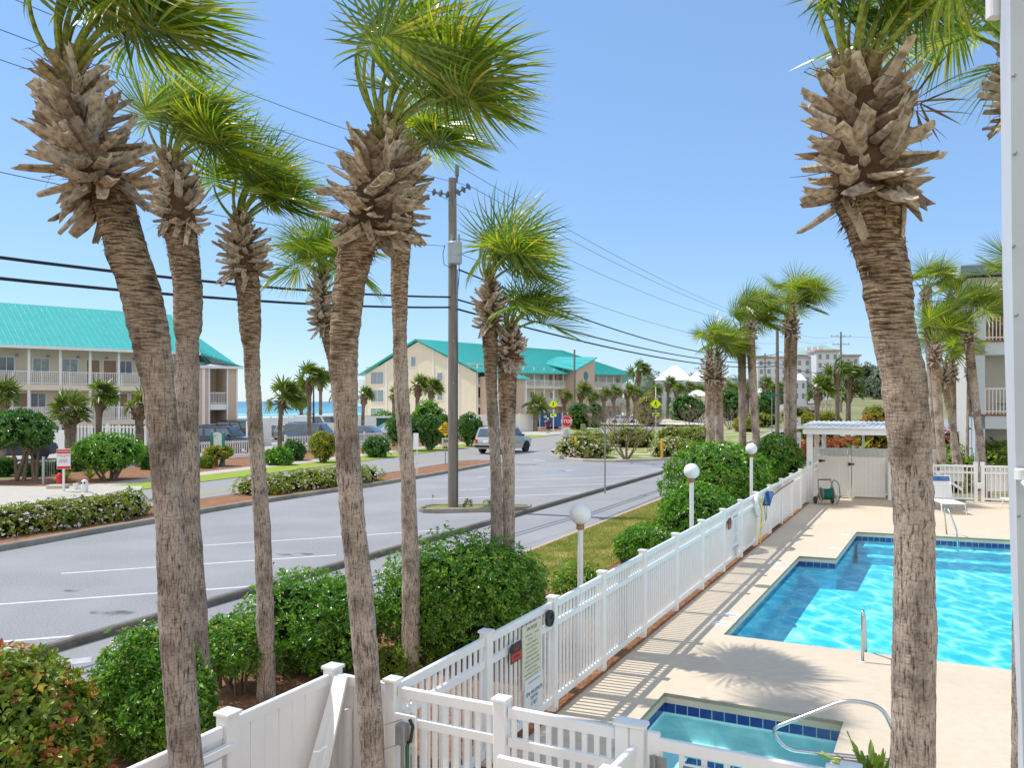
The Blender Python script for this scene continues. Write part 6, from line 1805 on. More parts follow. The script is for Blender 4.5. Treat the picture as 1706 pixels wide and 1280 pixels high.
mb.build('shaft', pm('column_paint', (.62, .65, .69), (.55, .58, .63), scale=5, rough=.5, c3=(.45, .46, .48), s3=2, m3=(.6, .8)), t)
mb = MB(); c = D(1657, -14, 1.36); mb.bevbox((c.x, c.y, c.z), (.022, .02, .085), 0, .003); mb.build('bracket', M['white'], t)
mb = MB()
for u, v in ((1690, 125), (1692, 255), (1689, 410), (1694, 525), (1697, 860)):
    c = D(u, v, Yc - .003); mb.lathe([(.0022, -.002), (.0026, 0), (.001, .002)], tuple(c), 8, axis='y')
mb.build('nail', M['galv'], t)
mb = MB(); c = D(1701, 790, Yc - .012); mb.bevbox((c.x, c.y, c.z), (.014, .014, .016), 0, .002); c = D(1702, 808, Yc - .012); mb.tube([(c.x, c.y, c.z + .006), (c.x - .004, c.y - .02, c.z), (c.x + .004, c.y - .02, c.z - .008), (c.x + .01, c.y, c.z - .008)], .004, 8); mb.build('hook', M['white'], t)
mb = MB(); c = D(1703, 784, Yc - .004); mb.box(tuple(c), (.010, .004, .010)); mb.build('hook_plate', M['galv'], t)
# ------------------------------------------------------------------ buildings
def frame_of(p0, p1):
    """local frame for a wall from p0 to p1 seen from the camera: x along, y away (into the building), z up"""
    p0 = Vector(p0); p1 = Vector(p1); x = (p1 - p0); x.z = 0; x.normalize()
    y = Vector((-x.y, x.x, 0))
    return Matrix.Translation(p0) @ Matrix((x, y, Vector((0, 0, 1)))).transposed().to_4x4(), (p1 - p0).length
def lbox(mb, Mx, x0, x1, y0, y1, z0, z1, mat=0):
    mb.box(((x0 + x1) / 2, (y0 + y1) / 2, (z0 + z1) / 2), (x1 - x0, y1 - y0, z1 - z0), M=Mx, mat=mat); return mb
def window(par, Mx, x, z, w, h, y=0.0, glass='glass', frame='white', mull=1):
    mb = MB(); f = .09
    lbox(mb, Mx, x - w / 2 - f, x + w / 2 + f, y - .06, y + .0, z - f, z); lbox(mb, Mx, x - w / 2 - f, x + w / 2 + f, y - .06, y, z + h, z + h + f)
    lbox(mb, Mx, x - w / 2 - f, x - w / 2, y - .055, y, z, z + h); lbox(mb, Mx, x + w / 2, x + w / 2 + f, y - .055, y, z, z + h)
    if mull: lbox(mb, Mx, x - .025, x + .025, y - .05, y, z, z + h)
    fr = mb.build('window', M[frame], par)
    mb = MB(); lbox(mb, Mx, x - w / 2, x + w / 2, y - .03, y, z, z + h); mb.build('pane', M[glass], fr)
def door(par, Mx, x, z, w=.95, h=2.1, y=0.0):
    mb = MB(); lbox(mb, Mx, x - w / 2 - .1, x + w / 2 + .1, y - .05, y, z, z + h + .1); d = mb.build('door', M['white'], par)
    mb = MB(); lbox(mb, Mx, x - w / 2, x + w / 2, y - .09, y - .05, z, z + h); mb.build('leaf', M['doorpaint'], d)
def railing(par, Mx, x0, x1, y, z, h=1.05, gap=.14, name='railing', mat='white'):
    mb = MB(); lbox(mb, Mx, x0, x1, y - .04, y + .04, z + h - .06, z + h); lbox(mb, Mx, x0, x1, y - .03, y + .03, z + .1, z + .15)
    n = int((x1 - x0) / gap)
    for i in range(n + 1):
        x = x0 + (x1 - x0) * i / max(n, 1); w = .018 if i % 14 else .04
        lbox(mb, Mx, x - w, x + w, y - w, y + w, z, z + h - .06)
    mb.build(name, M[mat], par)
def roof_plane(mb, a, b, c, d, th=.18, rib=.45, rh=.05):
    """sloping metal sheet a-b (eave) c-d (ridge) with standing seams"""
    a, b, c, d = (Vector(p) for p in (a, b, c, d))
    n = (b - a).cross(d - a)
    if n.length < 1e-6: n = (b - a).cross(c - a)
    n.normalize()
    if n.z < 0: n = -n
    V = [a, b, c, d]; W = [p - n * th for p in V]
    mb.add(V + W, [(0, 1, 2, 3), (7, 6, 5, 4), (0, 4, 5, 1), (1, 5, 6, 2), (2, 6, 7, 3), (3, 7, 4, 0)])
    k = max(1, int((b - a).length / rib))
    for i in range(k + 1):
        s = i / k
        p, q = a.lerp(b, s), d.lerp(c, s)
        if (q - p).length > .3: mb.beam(p + n * rh / 2, q + n * rh / 2, .04, rh, up=n)

def condo(label, p0, p1, nb, zf, ez, rz, depth, right_tower=True, seed=1, wall_gap=.0):
    """three storey walkway building: zf floor levels, ez eave, rz ridge"""
    Mx, L_ = frame_of(p0, p1)
    rnd = random.Random(seed)
    t = thing('apartment_building', label, 'building', (p0[0], p0[1], 0))
    wy = 1.5                                   # wall set back behind the walkway
    mb = MB(); lbox(mb, Mx, 0, L_, wy, depth, zf[0] - 1.5, ez + .2); mb.build('wall', M['stucco'], t)
    bay = L_ / nb
    for f, z in enumerate(zf):
        if f:
            mb = MB(); lbox(mb, Mx, -.1, L_ + .1, 0, wy - .002, z - .42, z); mb.build('walkway', M['stucco'], t)
            railing(t, Mx, 0, L_, .08, z)
        top = (zf[f + 1] - .42) if f + 1 < len(zf) else ez
        for i in range(nb + 1):
            mb = MB(); x = i * bay; lbox(mb, Mx, x - .09, x + .09, .02, .2, z, top); mb.build('post', M['white'], t)
        for i in range(nb):
            x = (i + .5) * bay; k = (i + f) % 4
            if k == 0: window(t, Mx, x, z + .95, 1.1, 1.15, wy, 'glasslit')
            elif k == 1: door(t, Mx, x - .45, z, y=wy); door(t, Mx, x + .85, z, y=wy)
            elif k == 2: window(t, Mx, x - .1, z + .95, 1.0, 1.15, wy, 'glass')
            else: window(t, Mx, x + .1, z + .95, 1.1, 1.15, wy, 'glasslit')
            if f == len(zf) - 1:
                mb = MB(); lbox(mb, Mx, x + .5, x + .7, wy - .1, wy, z + 2.2, z + 2.4); mb.build('vent', M['galv'], t)
    return t, Mx, L_

# left condo
P0 = Vector((-38.3 - .724 * 9, 62 - .69 * 9, 0)); P1 = Vector((-38.3 + .724 * 15, 62 + .69 * 15, 0))
t, Mx, L_ = condo('cream three storey condo with teal metal roof and white railings at left', P0, P1, 11, (-.62, 2.12, 4.88), 7.95, 11.6, 12, seed=3)
mb = MB()
q = lambda x, y, z: Mx @ Vector((x, y, z))
roof_plane(mb, q(-.5, -.5, 7.85), q(L_, -.5, 7.85), q(L_, 6, 11.6), q(-.5, 6, 11.6)); roof_plane(mb, q(L_, 12.5, 7.85), q(-.5, 12.5, 7.85), q(-.5, 6, 11.62), q(L_, 6, 11.62))
roof_plane(mb, q(L_ - .05, -.5, 7.83), q(L_ + 3.9, -.5, 6.75), q(L_ + 3.9, 6, 7.3), q(L_ - .05, 6, 11.58)); roof_plane(mb, q(L_ + 3.9, 6, 7.3), q(L_ + 3.9, 12.5, 6.75), q(L_ - .05, 12.5, 7.83), q(L_ - .05, 6, 11.58))
mb.build('roof', M['teal'], t)
mb = MB(); lbox(mb, Mx, -.5, L_, -.62, -.5, 7.62, 7.84); lbox(mb, Mx, L_ - .05, L_ + 3.9, -.62, -.5, 6.5, 6.74); mb.build('gutter', M['white'], t)
# stair tower with open landings
mb = MB(); lbox(mb, Mx, L_ + .05, L_ + .9, -.2, 8, -1.5, 6.6); lbox(mb, Mx, L_ + 2.6, L_ + 3.5, -.2, 8, -1.5, 6.6); lbox(mb, Mx, L_ + .9, L_ + 2.6, 2.2, 8, -1.5, 6.6); mb.build('stair_tower', M['pink'], t)
for z in (.55, 3.35):
    mb = MB(); lbox(mb, Mx, L_ + .9, L_ + 2.6, -.12, 2.2, z - .5, z); mb.build('landing', M['white'], t); railing(t, Mx, L_ + .95, L_ + 2.55, -.05, z)
mb = MB(); lbox(mb, Mx, L_ + .28, L_ + .52, -.3, -.2, -1, 6.5); lbox(mb, Mx, L_ + 3.4, L_ + 3.52, -.3, -.2, -1, 6.5); lbox(mb, Mx, L_ + .86, L_ + .98, -.26, -.2, -1, 6.5); lbox(mb, Mx, L_ + 2.52, L_ + 2.64, -.26, -.2, -1, 6.5); mb.build('corner_trim', M['white'], t)

# gabled condo in the middle distance
A0 = Vector((-5.2, 126.5, 0)); A1 = Vector((23.5, 167, 0))
t, Mx, L_ = condo('long cream condo with teal roof and a tall gable end in the middle', A0, A1, 16, (-.3, 3.1, 6.2), 9.3, 14.0, 24, seed=5)
q = lambda x, y, z: Mx @ Vector((x, y, z))
mb = MB(); W_ = 24.0
roof_plane(mb, q(-.8, -1, 8.1), q(L_ + 1, -1, 9.0), q(L_ - 6, W_ / 2, 14.0), q(-.8, W_ / 2, 13.6), rib=.6); roof_plane(mb, q(L_ + 1, W_ + 1, 8.1), q(-.8, W_ + 1, 8.1), q(-.8, W_ / 2, 13.62), q(L_ - 6, W_ / 2, 14.02), rib=.6)
roof_plane(mb, q(L_ + 1, -1, 8.98), q(L_ + 6, 5, 7.0), q(L_ + 2, W_ / 2, 9.5), q(L_ - 6, W_ / 2, 13.98), rib=.6)
mb.build('roof', M['teal'], t)
mb = MB()
g = [q(0, .1, -3), q(0, W_ - .1, -3), q(0, W_ - .1, 8.0), q(0, W_ / 2, 13.2), q(0, .1, 8.0)]; off = Mx.to_3x3() @ Vector((-.3, 0, 0))
mb.add([p + off for p in g] + g, [(4, 3, 2, 1, 0), (0, 1, 6, 5), (1, 2, 7, 6), (2, 3, 8, 7), (3, 4, 9, 8), (4, 0, 5, 9)]); mb.build('gable_wall', M['stucco'], t)
# gable end frame: x from left (far back corner) to right
Mg, Lg = frame_of(tuple(q(-.3, W_ - .1, 0)), tuple(q(-.3, .1, 0)))
for z in (.4, 3.5, 6.5):
    window(t, Mg, 2.9, z, 2.9, 2.0, 0, 'glasslit')
    window(t, Mg, 16.6, z + .3, 1.1, 1.3, 0, 'glasslit', mull=0)
    window(t, Mg, 8.2, z + .3, 1.1, 1.3, 0, 'glass', mull=0)
window(t, Mg, 11.0, 9.2, 1.0, 1.6, 0, 'glasslit', mull=0)
mb = MB()
for x in (.15, 5.0, 7.4, 15.2, 18.2, 20.4): lbox(mb, Mg, x - .12, x + .12, -.08, 0, -3, min(13, 8 + (12 - abs(x - 12)) * .43)); 
mb.build('batten', M['white'], t)
for z in (0, 3.1, 6.2):
    mb = MB(); lbox(mb, Mg, -2.4, 0, .2, 3, z - .3, z); mb.build('balcony', M['white'], t); railing(t, Mg, -2.4, 0, .25, z)
    mb = MB(); lbox(mb, Mg, 19.0, 20.2, -.05, 0, z + .2, z + 2.6); mb.build('dark_opening', M['glass'], t); railing(t, Mg, 19.0, 20.2, -.1, z, .95)
# rose coloured low wing at the near corner
mb = MB(); lbox(mb, Mx, .5, 7.5, -3.4, -.02, -2, 7.4); mb.build('corner_wing', M['pink'], t)
mb = MB(); roof_plane(mb, q(-.2, -4.0, 7.2), q(8.2, -4.0, 7.2), q(8.2, 0, 8.6), q(-.2, 0, 8.6), rib=.6); mb.build('wing_roof', M['teal'], t)
mb = MB(); lbox(mb, Mx, 7.5, 7.8, -3.7, -3.4, -2, 7.2); lbox(mb, Mx, .3, .5, -3.6, -3.4, -2, 7.2); mb.build('downpipe', M['white'], t)
# projecting rose bay with its own small gable
mb = MB(); x0, x1 = 25.5, 32.0
mb.add([q(x0, -2.2, -2), q(x1, -2.2, -2), q(x1, -2.2, 11.4), q(x0, -2.2, 9.2), q(x0, 3, -2), q(x1, 3, -2), q(x1, 3, 11.6), q(x0, 3, 9.4)], [(0, 1, 2, 3), (3, 2, 6, 7), (0, 3, 7, 4), (1, 5, 6, 2)]); mb.build('stair_bay', M['pink'], t)
mb = MB(); roof_plane(mb, q(x0 - 1.5, -2.7, 9.0), q(x1, -2.7, 11.6), q(x1, 6, 12.0), q(x0 - 1.5, 4, 10.4), rib=2); mb.build('bay_roof', M['teal'], t)
mb = MB(); mb.lathe([(.75, 0), (.75, .08)], (0, 0, 0), 20, M=Mx @ Matrix.Translation((28.8, -2.2, 8.2)) @ Matrix.Rotation(math.pi / 2, 4, 'X')); mb.build('round_louvre', M['tealpaint'], t)

# condominium on the right with balconies
A0 = Vector((18.95, 33.9, 0)); A1 = Vector((25, 31.5, 0)); Mx, L_ = frame_of(A0, A1); q = lambda x, y, z: Mx @ Vector((x, y, z))
t = thing('apartment_building', 'pale three storey condominium with sided balconies at the right edge', 'building', tuple(A0))
mb = MB(); lbox(mb, Mx, .35, L_, 1.7, 9, 0, 8.6); mb.build('wall', M['siding'], t)
mb = MB()
for z in range(0, 860, 14): lbox(mb, Mx, .35, L_, 1.685, 1.699, z / 100 + .01, z / 100 + .115)
mb.build('lap_siding', M['siding'], t)
for z in (3.03, 6.04):
    mb = MB(); lbox(mb, Mx, 0, L_, 0, 1.684, z - .55, z - .02); mb.build('balcony_fascia', M['sidingblue'], t)
    mb = MB(); lbox(mb, Mx, -.05, L_, -.05, 1.684, z - .02, z + .04); mb.build('balcony_floor', M['wood'], t)
    railing(t, Mx, .12, L_, .06, z + .04, 1.08, .13)
mb = MB(); lbox(mb, Mx, 0, .36, 0, .36, 0, 8.3); lbox(mb, Mx, .0, .3, .36, 1.684, 0, 2.4); mb.build('corner_post', M['sidingblue'], t)
mb = MB(); lbox(mb, Mx, -.3, L_, -.3, 9, 8.25, 8.62); mb.build('soffit_beam', M['siding'], t)
mb = MB(); mb.add([q(-.6, -.8, 8.7), q(L_, -.8, 8.7), q(L_, 9, 9.6), q(-.6, 9, 9.2), q(-.6, -.8, 9.1), q(L_, -.8, 9.6), q(L_, 9, 10.4), q(-.6, 9, 9.6)], [(0, 1, 5, 4), (4, 5, 6, 7), (3, 0, 4, 7), (1, 2, 6, 5), (3, 2, 1, 0)]); mb.build('roof', pm('white_metal_roof', (.62, .64, .66), (.5, .52, .54), scale=1, rough=.4), t)
mb = MB(); lbox(mb, Mx, -.62, L_, -.86, -.8, 8.68, 9.06); mb.build('fascia', pm('blue_grey_fascia', (.18, .25, .36), (.15, .21, .31), rough=.5), t)
mb = MB(); lbox(mb, Mx, .9, 2.2, 1.66, 1.684, 6.04, 8.1); mb.build('balcony_door', M['doorpaint'], t)
window(t, Mx, 3.4, 7.0, 1.0, 1.0, 1.684, 'glass')
tb = thing('patio_chair', 'orange wooden chair on the upper balcony at right', 'chair', tuple(q(.9, .9, 6.08)))
mb = MB(); lbox(mb, Mx, .65, 1.15, .7, 1.2, 6.5, 6.56); mb.build('seat', M['wood'], tb); mb = MB(); lbox(mb, Mx, .65, 1.15, 1.2, 1.25, 6.5, 7.1); mb.build('backrest', M['wood'], tb)
for a, b in ((.66, .72), (1.1, .72), (.66, 1.18), (1.1, 1.18)): mb = MB(); lbox(mb, Mx, a, a + .05, b, b + .05, 6.08, 6.5); mb.build('leg', pm('orange_paint', (.6, .22, .03)), tb)
tb = thing('patio_chair', 'dark folding chair on the lower balcony at right', 'chair', tuple(q(1.2, .9, 3.07)))
mb = MB(); mb.beam(q(.9, .8, 3.5), q(1.5, .8, 3.5), .5, .04); mb.build('seat', M['dark'], tb); mb = MB(); mb.beam(q(1.5, .8, 3.5), q(1.75, .8, 4.1), .5, .04); mb.build('backrest', M['dark'], tb)
for x in (.9, 1.5):
    mb = MB(); mb.beam(q(x, .6, 3.07), q(2.4 - x, .6, 3.55), .03, .03); mb.build('leg', M['galv'], tb)

# far right: hotel, houses
def far_house(label, uL, uR, vE, vR, Y, mat='white', roof='white', nwin=3, dz=3.0, hip=True, name='house', rm=None):
    x0, x1 = (uL - U0) / F * Y, (uR - U0) / F * Y; g = hgt((x0 + x1) / 2, Y) - 1; ze = H - (vE - V0) / F * Y; zr = H - (vR - V0) / F * Y
    Mh, Lh = frame_of((x0, Y, 0), (x1, Y - (x1 - x0) * .25, 0)); dp = Lh * .8
    t = thing(name, label, 'house', (x0, Y, g)); q = lambda x, y, z: Mh @ Vector((x, y, z))
    mb = MB(); lbox(mb, Mh, 0, Lh, 0, dp, g, ze); mb.build('wall', mat if not isinstance(mat, str) else M[mat], t)
    mb = MB(); o = Lh * .04; a, b, c, d = q(-o, -o, ze), q(Lh + o, -o, ze), q(Lh + o, dp + o, ze), q(-o, dp + o, ze); e, f = q(Lh * .42, dp / 2, zr), q(Lh * .58, dp / 2, zr)
    mb.add([a, b, c, d, e, f], [(0, 1, 5, 4), (1, 2, 5), (2, 3, 4, 5), (3, 0, 4), (3, 2, 1, 0)]); mb.build('roof', rm or M[roof], t)
    n = max(1, int((ze - g) / dz))
    for j in range(n):
        for i in range(nwin):
            x = Lh * (i + .5) / nwin; z = ze - .8 - j * dz - 1.5
            if z < g: continue
            mb = MB(); lbox(mb, Mh, x - Lh / nwin * .2, x + Lh / nwin * .2, -.06, 0, z, z + 1.5); mb.build('window', M['glass'], t)
    return t
wr = pm('white_standing_seam', (.78, .80, .82), (.70, .72, .74), scale=.6, rough=.5)
hz = pm('hazy_white_wall', (.58, .60, .62), (.52, .54, .56), scale=.3, rough=.9)  # far haze painted into the pale wall colour
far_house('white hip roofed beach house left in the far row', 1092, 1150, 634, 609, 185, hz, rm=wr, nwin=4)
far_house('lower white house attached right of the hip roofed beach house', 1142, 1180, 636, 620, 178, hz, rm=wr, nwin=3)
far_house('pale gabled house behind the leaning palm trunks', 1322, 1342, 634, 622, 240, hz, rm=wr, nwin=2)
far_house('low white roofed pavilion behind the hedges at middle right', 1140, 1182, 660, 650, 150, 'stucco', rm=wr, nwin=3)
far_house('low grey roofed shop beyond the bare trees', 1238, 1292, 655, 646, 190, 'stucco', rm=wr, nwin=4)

Y = 330.0
t = thing('hotel', 'large pale hotel with red tile edge and green roof on the skyline', 'building', ((1270 - U0) / F * Y, Y, 5))
wall = pm('hazy_cream_wall', (.66, .67, .69), (.61, .62, .65), scale=.1, rough=.95); tile = pm('hazy_terracotta', (.50, .36, .33), (.45, .33, .30), scale=.5, rough=.9); grn = pm('hazy_green_roof', (.30, .43, .41), (.27, .39, .37), scale=.2, rough=.7); win = pm('hazy_glass', (.22, .27, .35), rough=.3)  # distance haze put into these colours, paler and bluer
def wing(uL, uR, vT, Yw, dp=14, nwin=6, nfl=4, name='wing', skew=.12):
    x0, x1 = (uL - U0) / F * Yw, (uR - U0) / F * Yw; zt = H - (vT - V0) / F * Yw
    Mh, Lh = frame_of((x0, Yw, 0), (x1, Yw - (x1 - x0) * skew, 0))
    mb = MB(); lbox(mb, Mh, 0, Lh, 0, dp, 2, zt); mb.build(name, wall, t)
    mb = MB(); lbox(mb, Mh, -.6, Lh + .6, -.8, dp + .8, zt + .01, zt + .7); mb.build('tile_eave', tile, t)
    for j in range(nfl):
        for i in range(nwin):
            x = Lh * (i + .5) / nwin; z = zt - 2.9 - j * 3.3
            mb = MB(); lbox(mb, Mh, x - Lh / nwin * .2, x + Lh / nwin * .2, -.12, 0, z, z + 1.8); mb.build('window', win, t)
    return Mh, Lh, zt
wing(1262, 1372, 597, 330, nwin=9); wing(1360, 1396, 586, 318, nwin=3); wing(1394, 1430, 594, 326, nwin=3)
mb = MB(); x0, x1 = (1318 - U0) / F * 342, (1405 - U0) / F * 342; za, zb = H - (592 - V0) / F * 342, H - (572 - V0) / F * 342
mb.add([(x0, 342, za), (x1, 338, za), (x1, 360, za), (x0, 360, za), (x0 + 3, 350, zb - 2), (x1 - 6, 348, zb)], [(0, 1, 5, 4), (1, 2, 5), (2, 3, 4, 5), (3, 0, 4)]); mb.build('green_roof', grn, t)
mb = MB()
for u in (1346, 1356, 1366):
    c = D(u, 581, 339); mb.box(tuple(c), (1.6, 2, 1.3))
mb.build('dormer', wall, t)

# ------------------------------------------------------------------ fences and street furniture across the road
def white_wall(label, pts, h, kind='solid', mat='vinyl2', gap=.2, name='white_fence', zb=.0):
    t = thing(name, label, 'fence', (pts[0][0], pts[0][1], 0))
    for a, b in zip(pts, pts[1:]):
        a = Vector((a[0], a[1], 0)); b = Vector((b[0], b[1], 0)); n = max(1, int((b - a).length / 2.4)); d = (b - a) / n; ang = math.atan2(d.y, d.x)
        for i in range(n):
            p = a + d * i; z0 = hgt(p.x, p.y)
            mb = MB(); mb.box((p.x, p.y, z0 + h / 2 + .05), (.14, .14, h + .1), ang); mb.build('post', M[mat], t)
            mb = MB(); c = p + d / 2; L_ = d.length
            if kind == 'solid':
                mb.box((c.x, c.y, z0 + h / 2), (L_, .05, h), ang); k = int(L_ / .3)
                for j in range(k): pp = p + d * (j + .5) / k; mb.box((pp.x, pp.y, z0 + h / 2 - .05), (.27, .07, h - .1), ang)
            else:
                mb.box((c.x, c.y, z0 + h - .12), (L_, .05, .07), ang); mb.box((c.x, c.y, z0 + .18), (L_, .05, .07), ang); k = int(L_ / gap)
                for j in range(k): pp = p + d * (j + .5) / k; mb.box((pp.x, pp.y, z0 + h / 2), (gap * .45, .03, h), ang)
            mb.build('panel', M[mat], t)
    return t
def gp(u, Y): return ((u - U0) / F * Y, Y)
white_wall('ivory board fence behind the white warning sign', [gp(36, 56), gp(118, 53)], 1.75, 'solid')
white_wall('white picket fence behind the round bush at left', [gp(116, 53), gp(245, 51)], 2.1, 'picket', gap=.28)
white_wall('low white picket fence before the dark parked SUV', [gp(326, 50), gp(420, 53)], 1.15, 'picket', 'white', .16)
white_wall('white picket fence before the parked blue SUV', [gp(476, 58), gp(560, 61), gp(650, 67)], 1.15, 'picket', 'white', .2)
white_wall('long white board fence along the beach behind the parked cars', [gp(330, 78), gp(420, 84), gp(560, 96), gp(700, 108)], 1.9, 'solid')
white_wall('white board wall left of the parked silver sedan', [gp(412, 66), gp(452, 68)], 1.9, 'solid')
white_wall('white board enclosure beside the green bin', [gp(596, 88), gp(640, 90), gp(655, 94)], 2.0, 'solid')
white_wall('white board fence left of the beach access sign', [gp(790, 92), gp(840, 95), gp(890, 99)], 2.1, 'solid')
t = thing('waste_container', 'dark green waste container beside the white enclosure', 'container', (gp(644, 86)[0], 86, 0)); x, y = gp(644, 86)
gm = pm('green_container', (.02, .12, .06), (.015, .09, .045)); mb = MB(); mb.bevbox((x, y, .9), (1.9, 1.4, 1.7), 0, .05); mb.build('body', gm, t); mb = MB(); mb.bevbox((x, y, 1.82), (2.0, 1.5, .12), 0, .03); mb.build('lid', gm, t)

def board_on_post(name, label, u, vb, items, post_m='galv', post_r=.03, Y=None, zt=None, group=None, cat='sign', face=None, z0=0.0):
    """items: callables that receive (thing, base point, face normal)"""
    p = G(u, vb, z0) if Y is None else Vector((*gp(u, Y), z0))
    n = Vector((-p.x, -p.y, 0)).normalized() if face is None else Vector(face).normalized()
    t = thing(name, label, cat, (p.x, p.y, z0), group)
    mb = MB(); mb.tube([(p.x, p.y, z0), (p.x, p.y, zt)], post_r, 10); mb.build('post', M[post_m], t)
    for it in items: it(t, p, n)
    return t
def poly_board(w, sides, rot, mat, z, name='board', th=.01, border=None, sy=1.0):
    def f(t, p, n):
        Mx = face_frame((p.x, p.y, z), n, .05)
        mb = MB(); V = []
        for zz in (-th / 2, th / 2):
            for k in range(sides):
                a = rot + 2 * math.pi * k / sides; V.append(Mx @ Vector((w * math.cos(a), w * sy * math.sin(a), zz)))
        mb.add(V, [tuple(range(sides, 2 * sides)), tuple(range(sides - 1, -1, -1))] + [(k, (k + 1) % sides, sides + (k + 1) % sides, sides + k) for k in range(sides)]); mb.build(name, mat, t)
        if border:
            bm = MB(); w0, w1 = w * border[1], w * border[2]; V = [Mx @ Vector((r * math.cos(rot + 2 * math.pi * k / sides), r * sy * math.sin(rot + 2 * math.pi * k / sides), th / 2 + .003)) for r in (w0, w1) for k in range(sides)]
            bm.add(V, [(k, (k + 1) % sides, sides + (k + 1) % sides, sides + k) for k in range(sides)]); bm.build('border', border[0], t)
    return f
def rect_board(w, h, mat, z, dx=0, name='board', th=.01, lift=.05):
    def f(t, p, n):
        Mx = face_frame((p.x, p.y, z), n, lift); mb = MB(); mb.box((dx, 0, 0), (w, h, th), M=Mx); mb.build(name, mat, t)
    return f
def words(s, size, z, mat, dx=0, lift=.062, space=1.0, bold=0.0):
    def f(t, p, n): text_mesh('lettering', s, size, face_frame((p.x, p.y, z), n, lift) @ Matrix.Translation((dx, 0, 0)), mat, t, space=space, bold=bold)
    return f
def walker(z, s, mat):
    def f(t, p, n):
        Mx = face_frame((p.x, p.y, z), n, .062); mb = MB()
        def limb(pts, w):
            for a, b in zip(pts, pts[1:]):
                a, b = Vector(a), Vector(b); d = (b - a).normalized(); m = Vector((-d.y, d.x)) * w / 2
                mb.add([Mx @ Vector((*((q) * s), 0)) for q in (a - m, b - m, b + m, a + m)], [(0, 1, 2, 3)])
        k = 12; mb.add([Mx @ Vector((s * (.02 + .085 * math.cos(2 * math.pi * i / k)), s * (.40 + .085 * math.sin(2 * math.pi * i / k)), 0)) for i in range(k)], [tuple(range(k))])
        limb([(0, .30), (-.02, .02)], .16); limb([(-.02, .04), (.12, -.18), (.10, -.42)], .09); limb([(-.03, .04), (-.12, -.2), (-.26, -.36)], .09); limb([(.02, .26), (.2, .1), (.24, -.02)], .06); limb([(-.02, .26), (-.18, .12), (-.2, -.03)], .06)
        mb.build('walking_figure', mat, t)
    return f
SI = M['signwhite']
board_on_post('stop_sign', 'red octagonal stop sign on the planted island', 944, 0, [poly_board(.385, 8, math.pi / 8, M['signred'], 2.32, border=(SI, .88, .95)), words('STOP', .30, 2.32, SI, bold=.012), rect_board(.46, .62, SI, 1.62, name='plate'), words('NO\nLEFT\nTURN', .13, 1.62, M['ink'])], zt=2.7, Y=52.8)
dz_ = H - (715 - V0) / F * 45.4
board_on_post('road_sign', 'yellow diamond speed breaker sign with 20 plate on the median', 742, 778, [poly_board(.43, 4, 0, M['signyellow'], dz_, border=(M['ink'], .90, .95)), words('SLOW\nSPEED\nBREAKER\nAHEAD', .13, dz_, M['ink'], bold=.006),
    rect_board(.40, .46, M['cream'], dz_ - .73, name='plate'), words('20', .26, dz_ - .68, M['ink'], bold=.01), words('M.P.H.', .09, dz_ - .88, M['ink'])], zt=dz_ + .35, post_m='galv', post_r=.028)
def solar(z, zl):
    def f(t, p, n):
        mb = MB(); mb.beam((p.x, p.y, z), (p.x + .75, p.y - .1, z + .22), .35, .04); mb.build('solar_panel', M['galv'], t)
        mb = MB(); mb.beam((p.x - .3, p.y - .05, zl), (p.x + .3, p.y - .05, zl), .12, .12); mb.build('beacon_bar', M['dark'], t)
    return f
def arrow(z, mat, s, flip):
    def f(t, p, n):
        Mx = face_frame((p.x, p.y, z), n, .063); mb = MB(); P = [(-.30, -.02), (.05, .06), (.05, .14), (.30, 0), (.05, -.14), (.05, -.06)]
        mb.add([Mx @ Vector((x * s * flip, y * s - .0, 0)) for x, y in P], [tuple(range(6))] if flip > 0 else [tuple(range(5, -1, -1))]); mb.build('arrow', mat, t)
    return f
def ped(label, u, Y, vc, half, vb):
    z = H - (vc - V0) / F * Y; zl = H - (vb - V0) / F * Y
    board_on_post('crossing_sign', label, u, 0, [poly_board(half, 4, 0, M['signlime'], z, border=(M['ink'], .90, .94)), walker(z, half * 1.05, M['ink']), rect_board(half * 1.25, .34, M['signlime'], zl, name='plate'), arrow(zl, M['ink'], .9, -1), solar(z + 1.55, z - .95 + .5)],
        post_m='white', post_r=.055, Y=Y, zt=z + 1.6, group='lime pedestrian crossing signs')
ped('lime pedestrian crossing sign with arrow beside the walking person', 922, 96, 674, .56, 692)
ped('lime pedestrian crossing sign above the bare tree', 1092.5, 77, 673.5, .54, 691)
p = G(1008, 823)
t = thing('sign_post', 'thin grey post standing at the kerb of the service lane', 'post', (p.x, p.y, 0))
mb = MB(); mb.beam((p.x, p.y, 0), (p.x, p.y, 2.62), .055, .03, up=(0, 1, 0)); mb.build('post', M['galv'], t); mb = MB(); mb.beam((p.x + .02, p.y, 2.2), (p.x + .02, p.y, 2.58), .3, .006, up=(1, 0, 0)); mb.build('plate', M['galv'], t)
p = G(695, 796)
t = thing('sign_post', 'white sign seen edge on beside the slim palm trunk', 'post', (p.x, p.y, 0))
mb = MB(); mb.beam((p.x, p.y, 0), (p.x, p.y, 2.0), .06, .06); mb.build('post', M['white'], t); mb = MB(); mb.beam((p.x - .05, p.y - .06, 1.35), (p.x - .05, p.y - .06, 2.1), .32, .02, up=(.6, .8, 0)); mb.build('plate', SI, t)
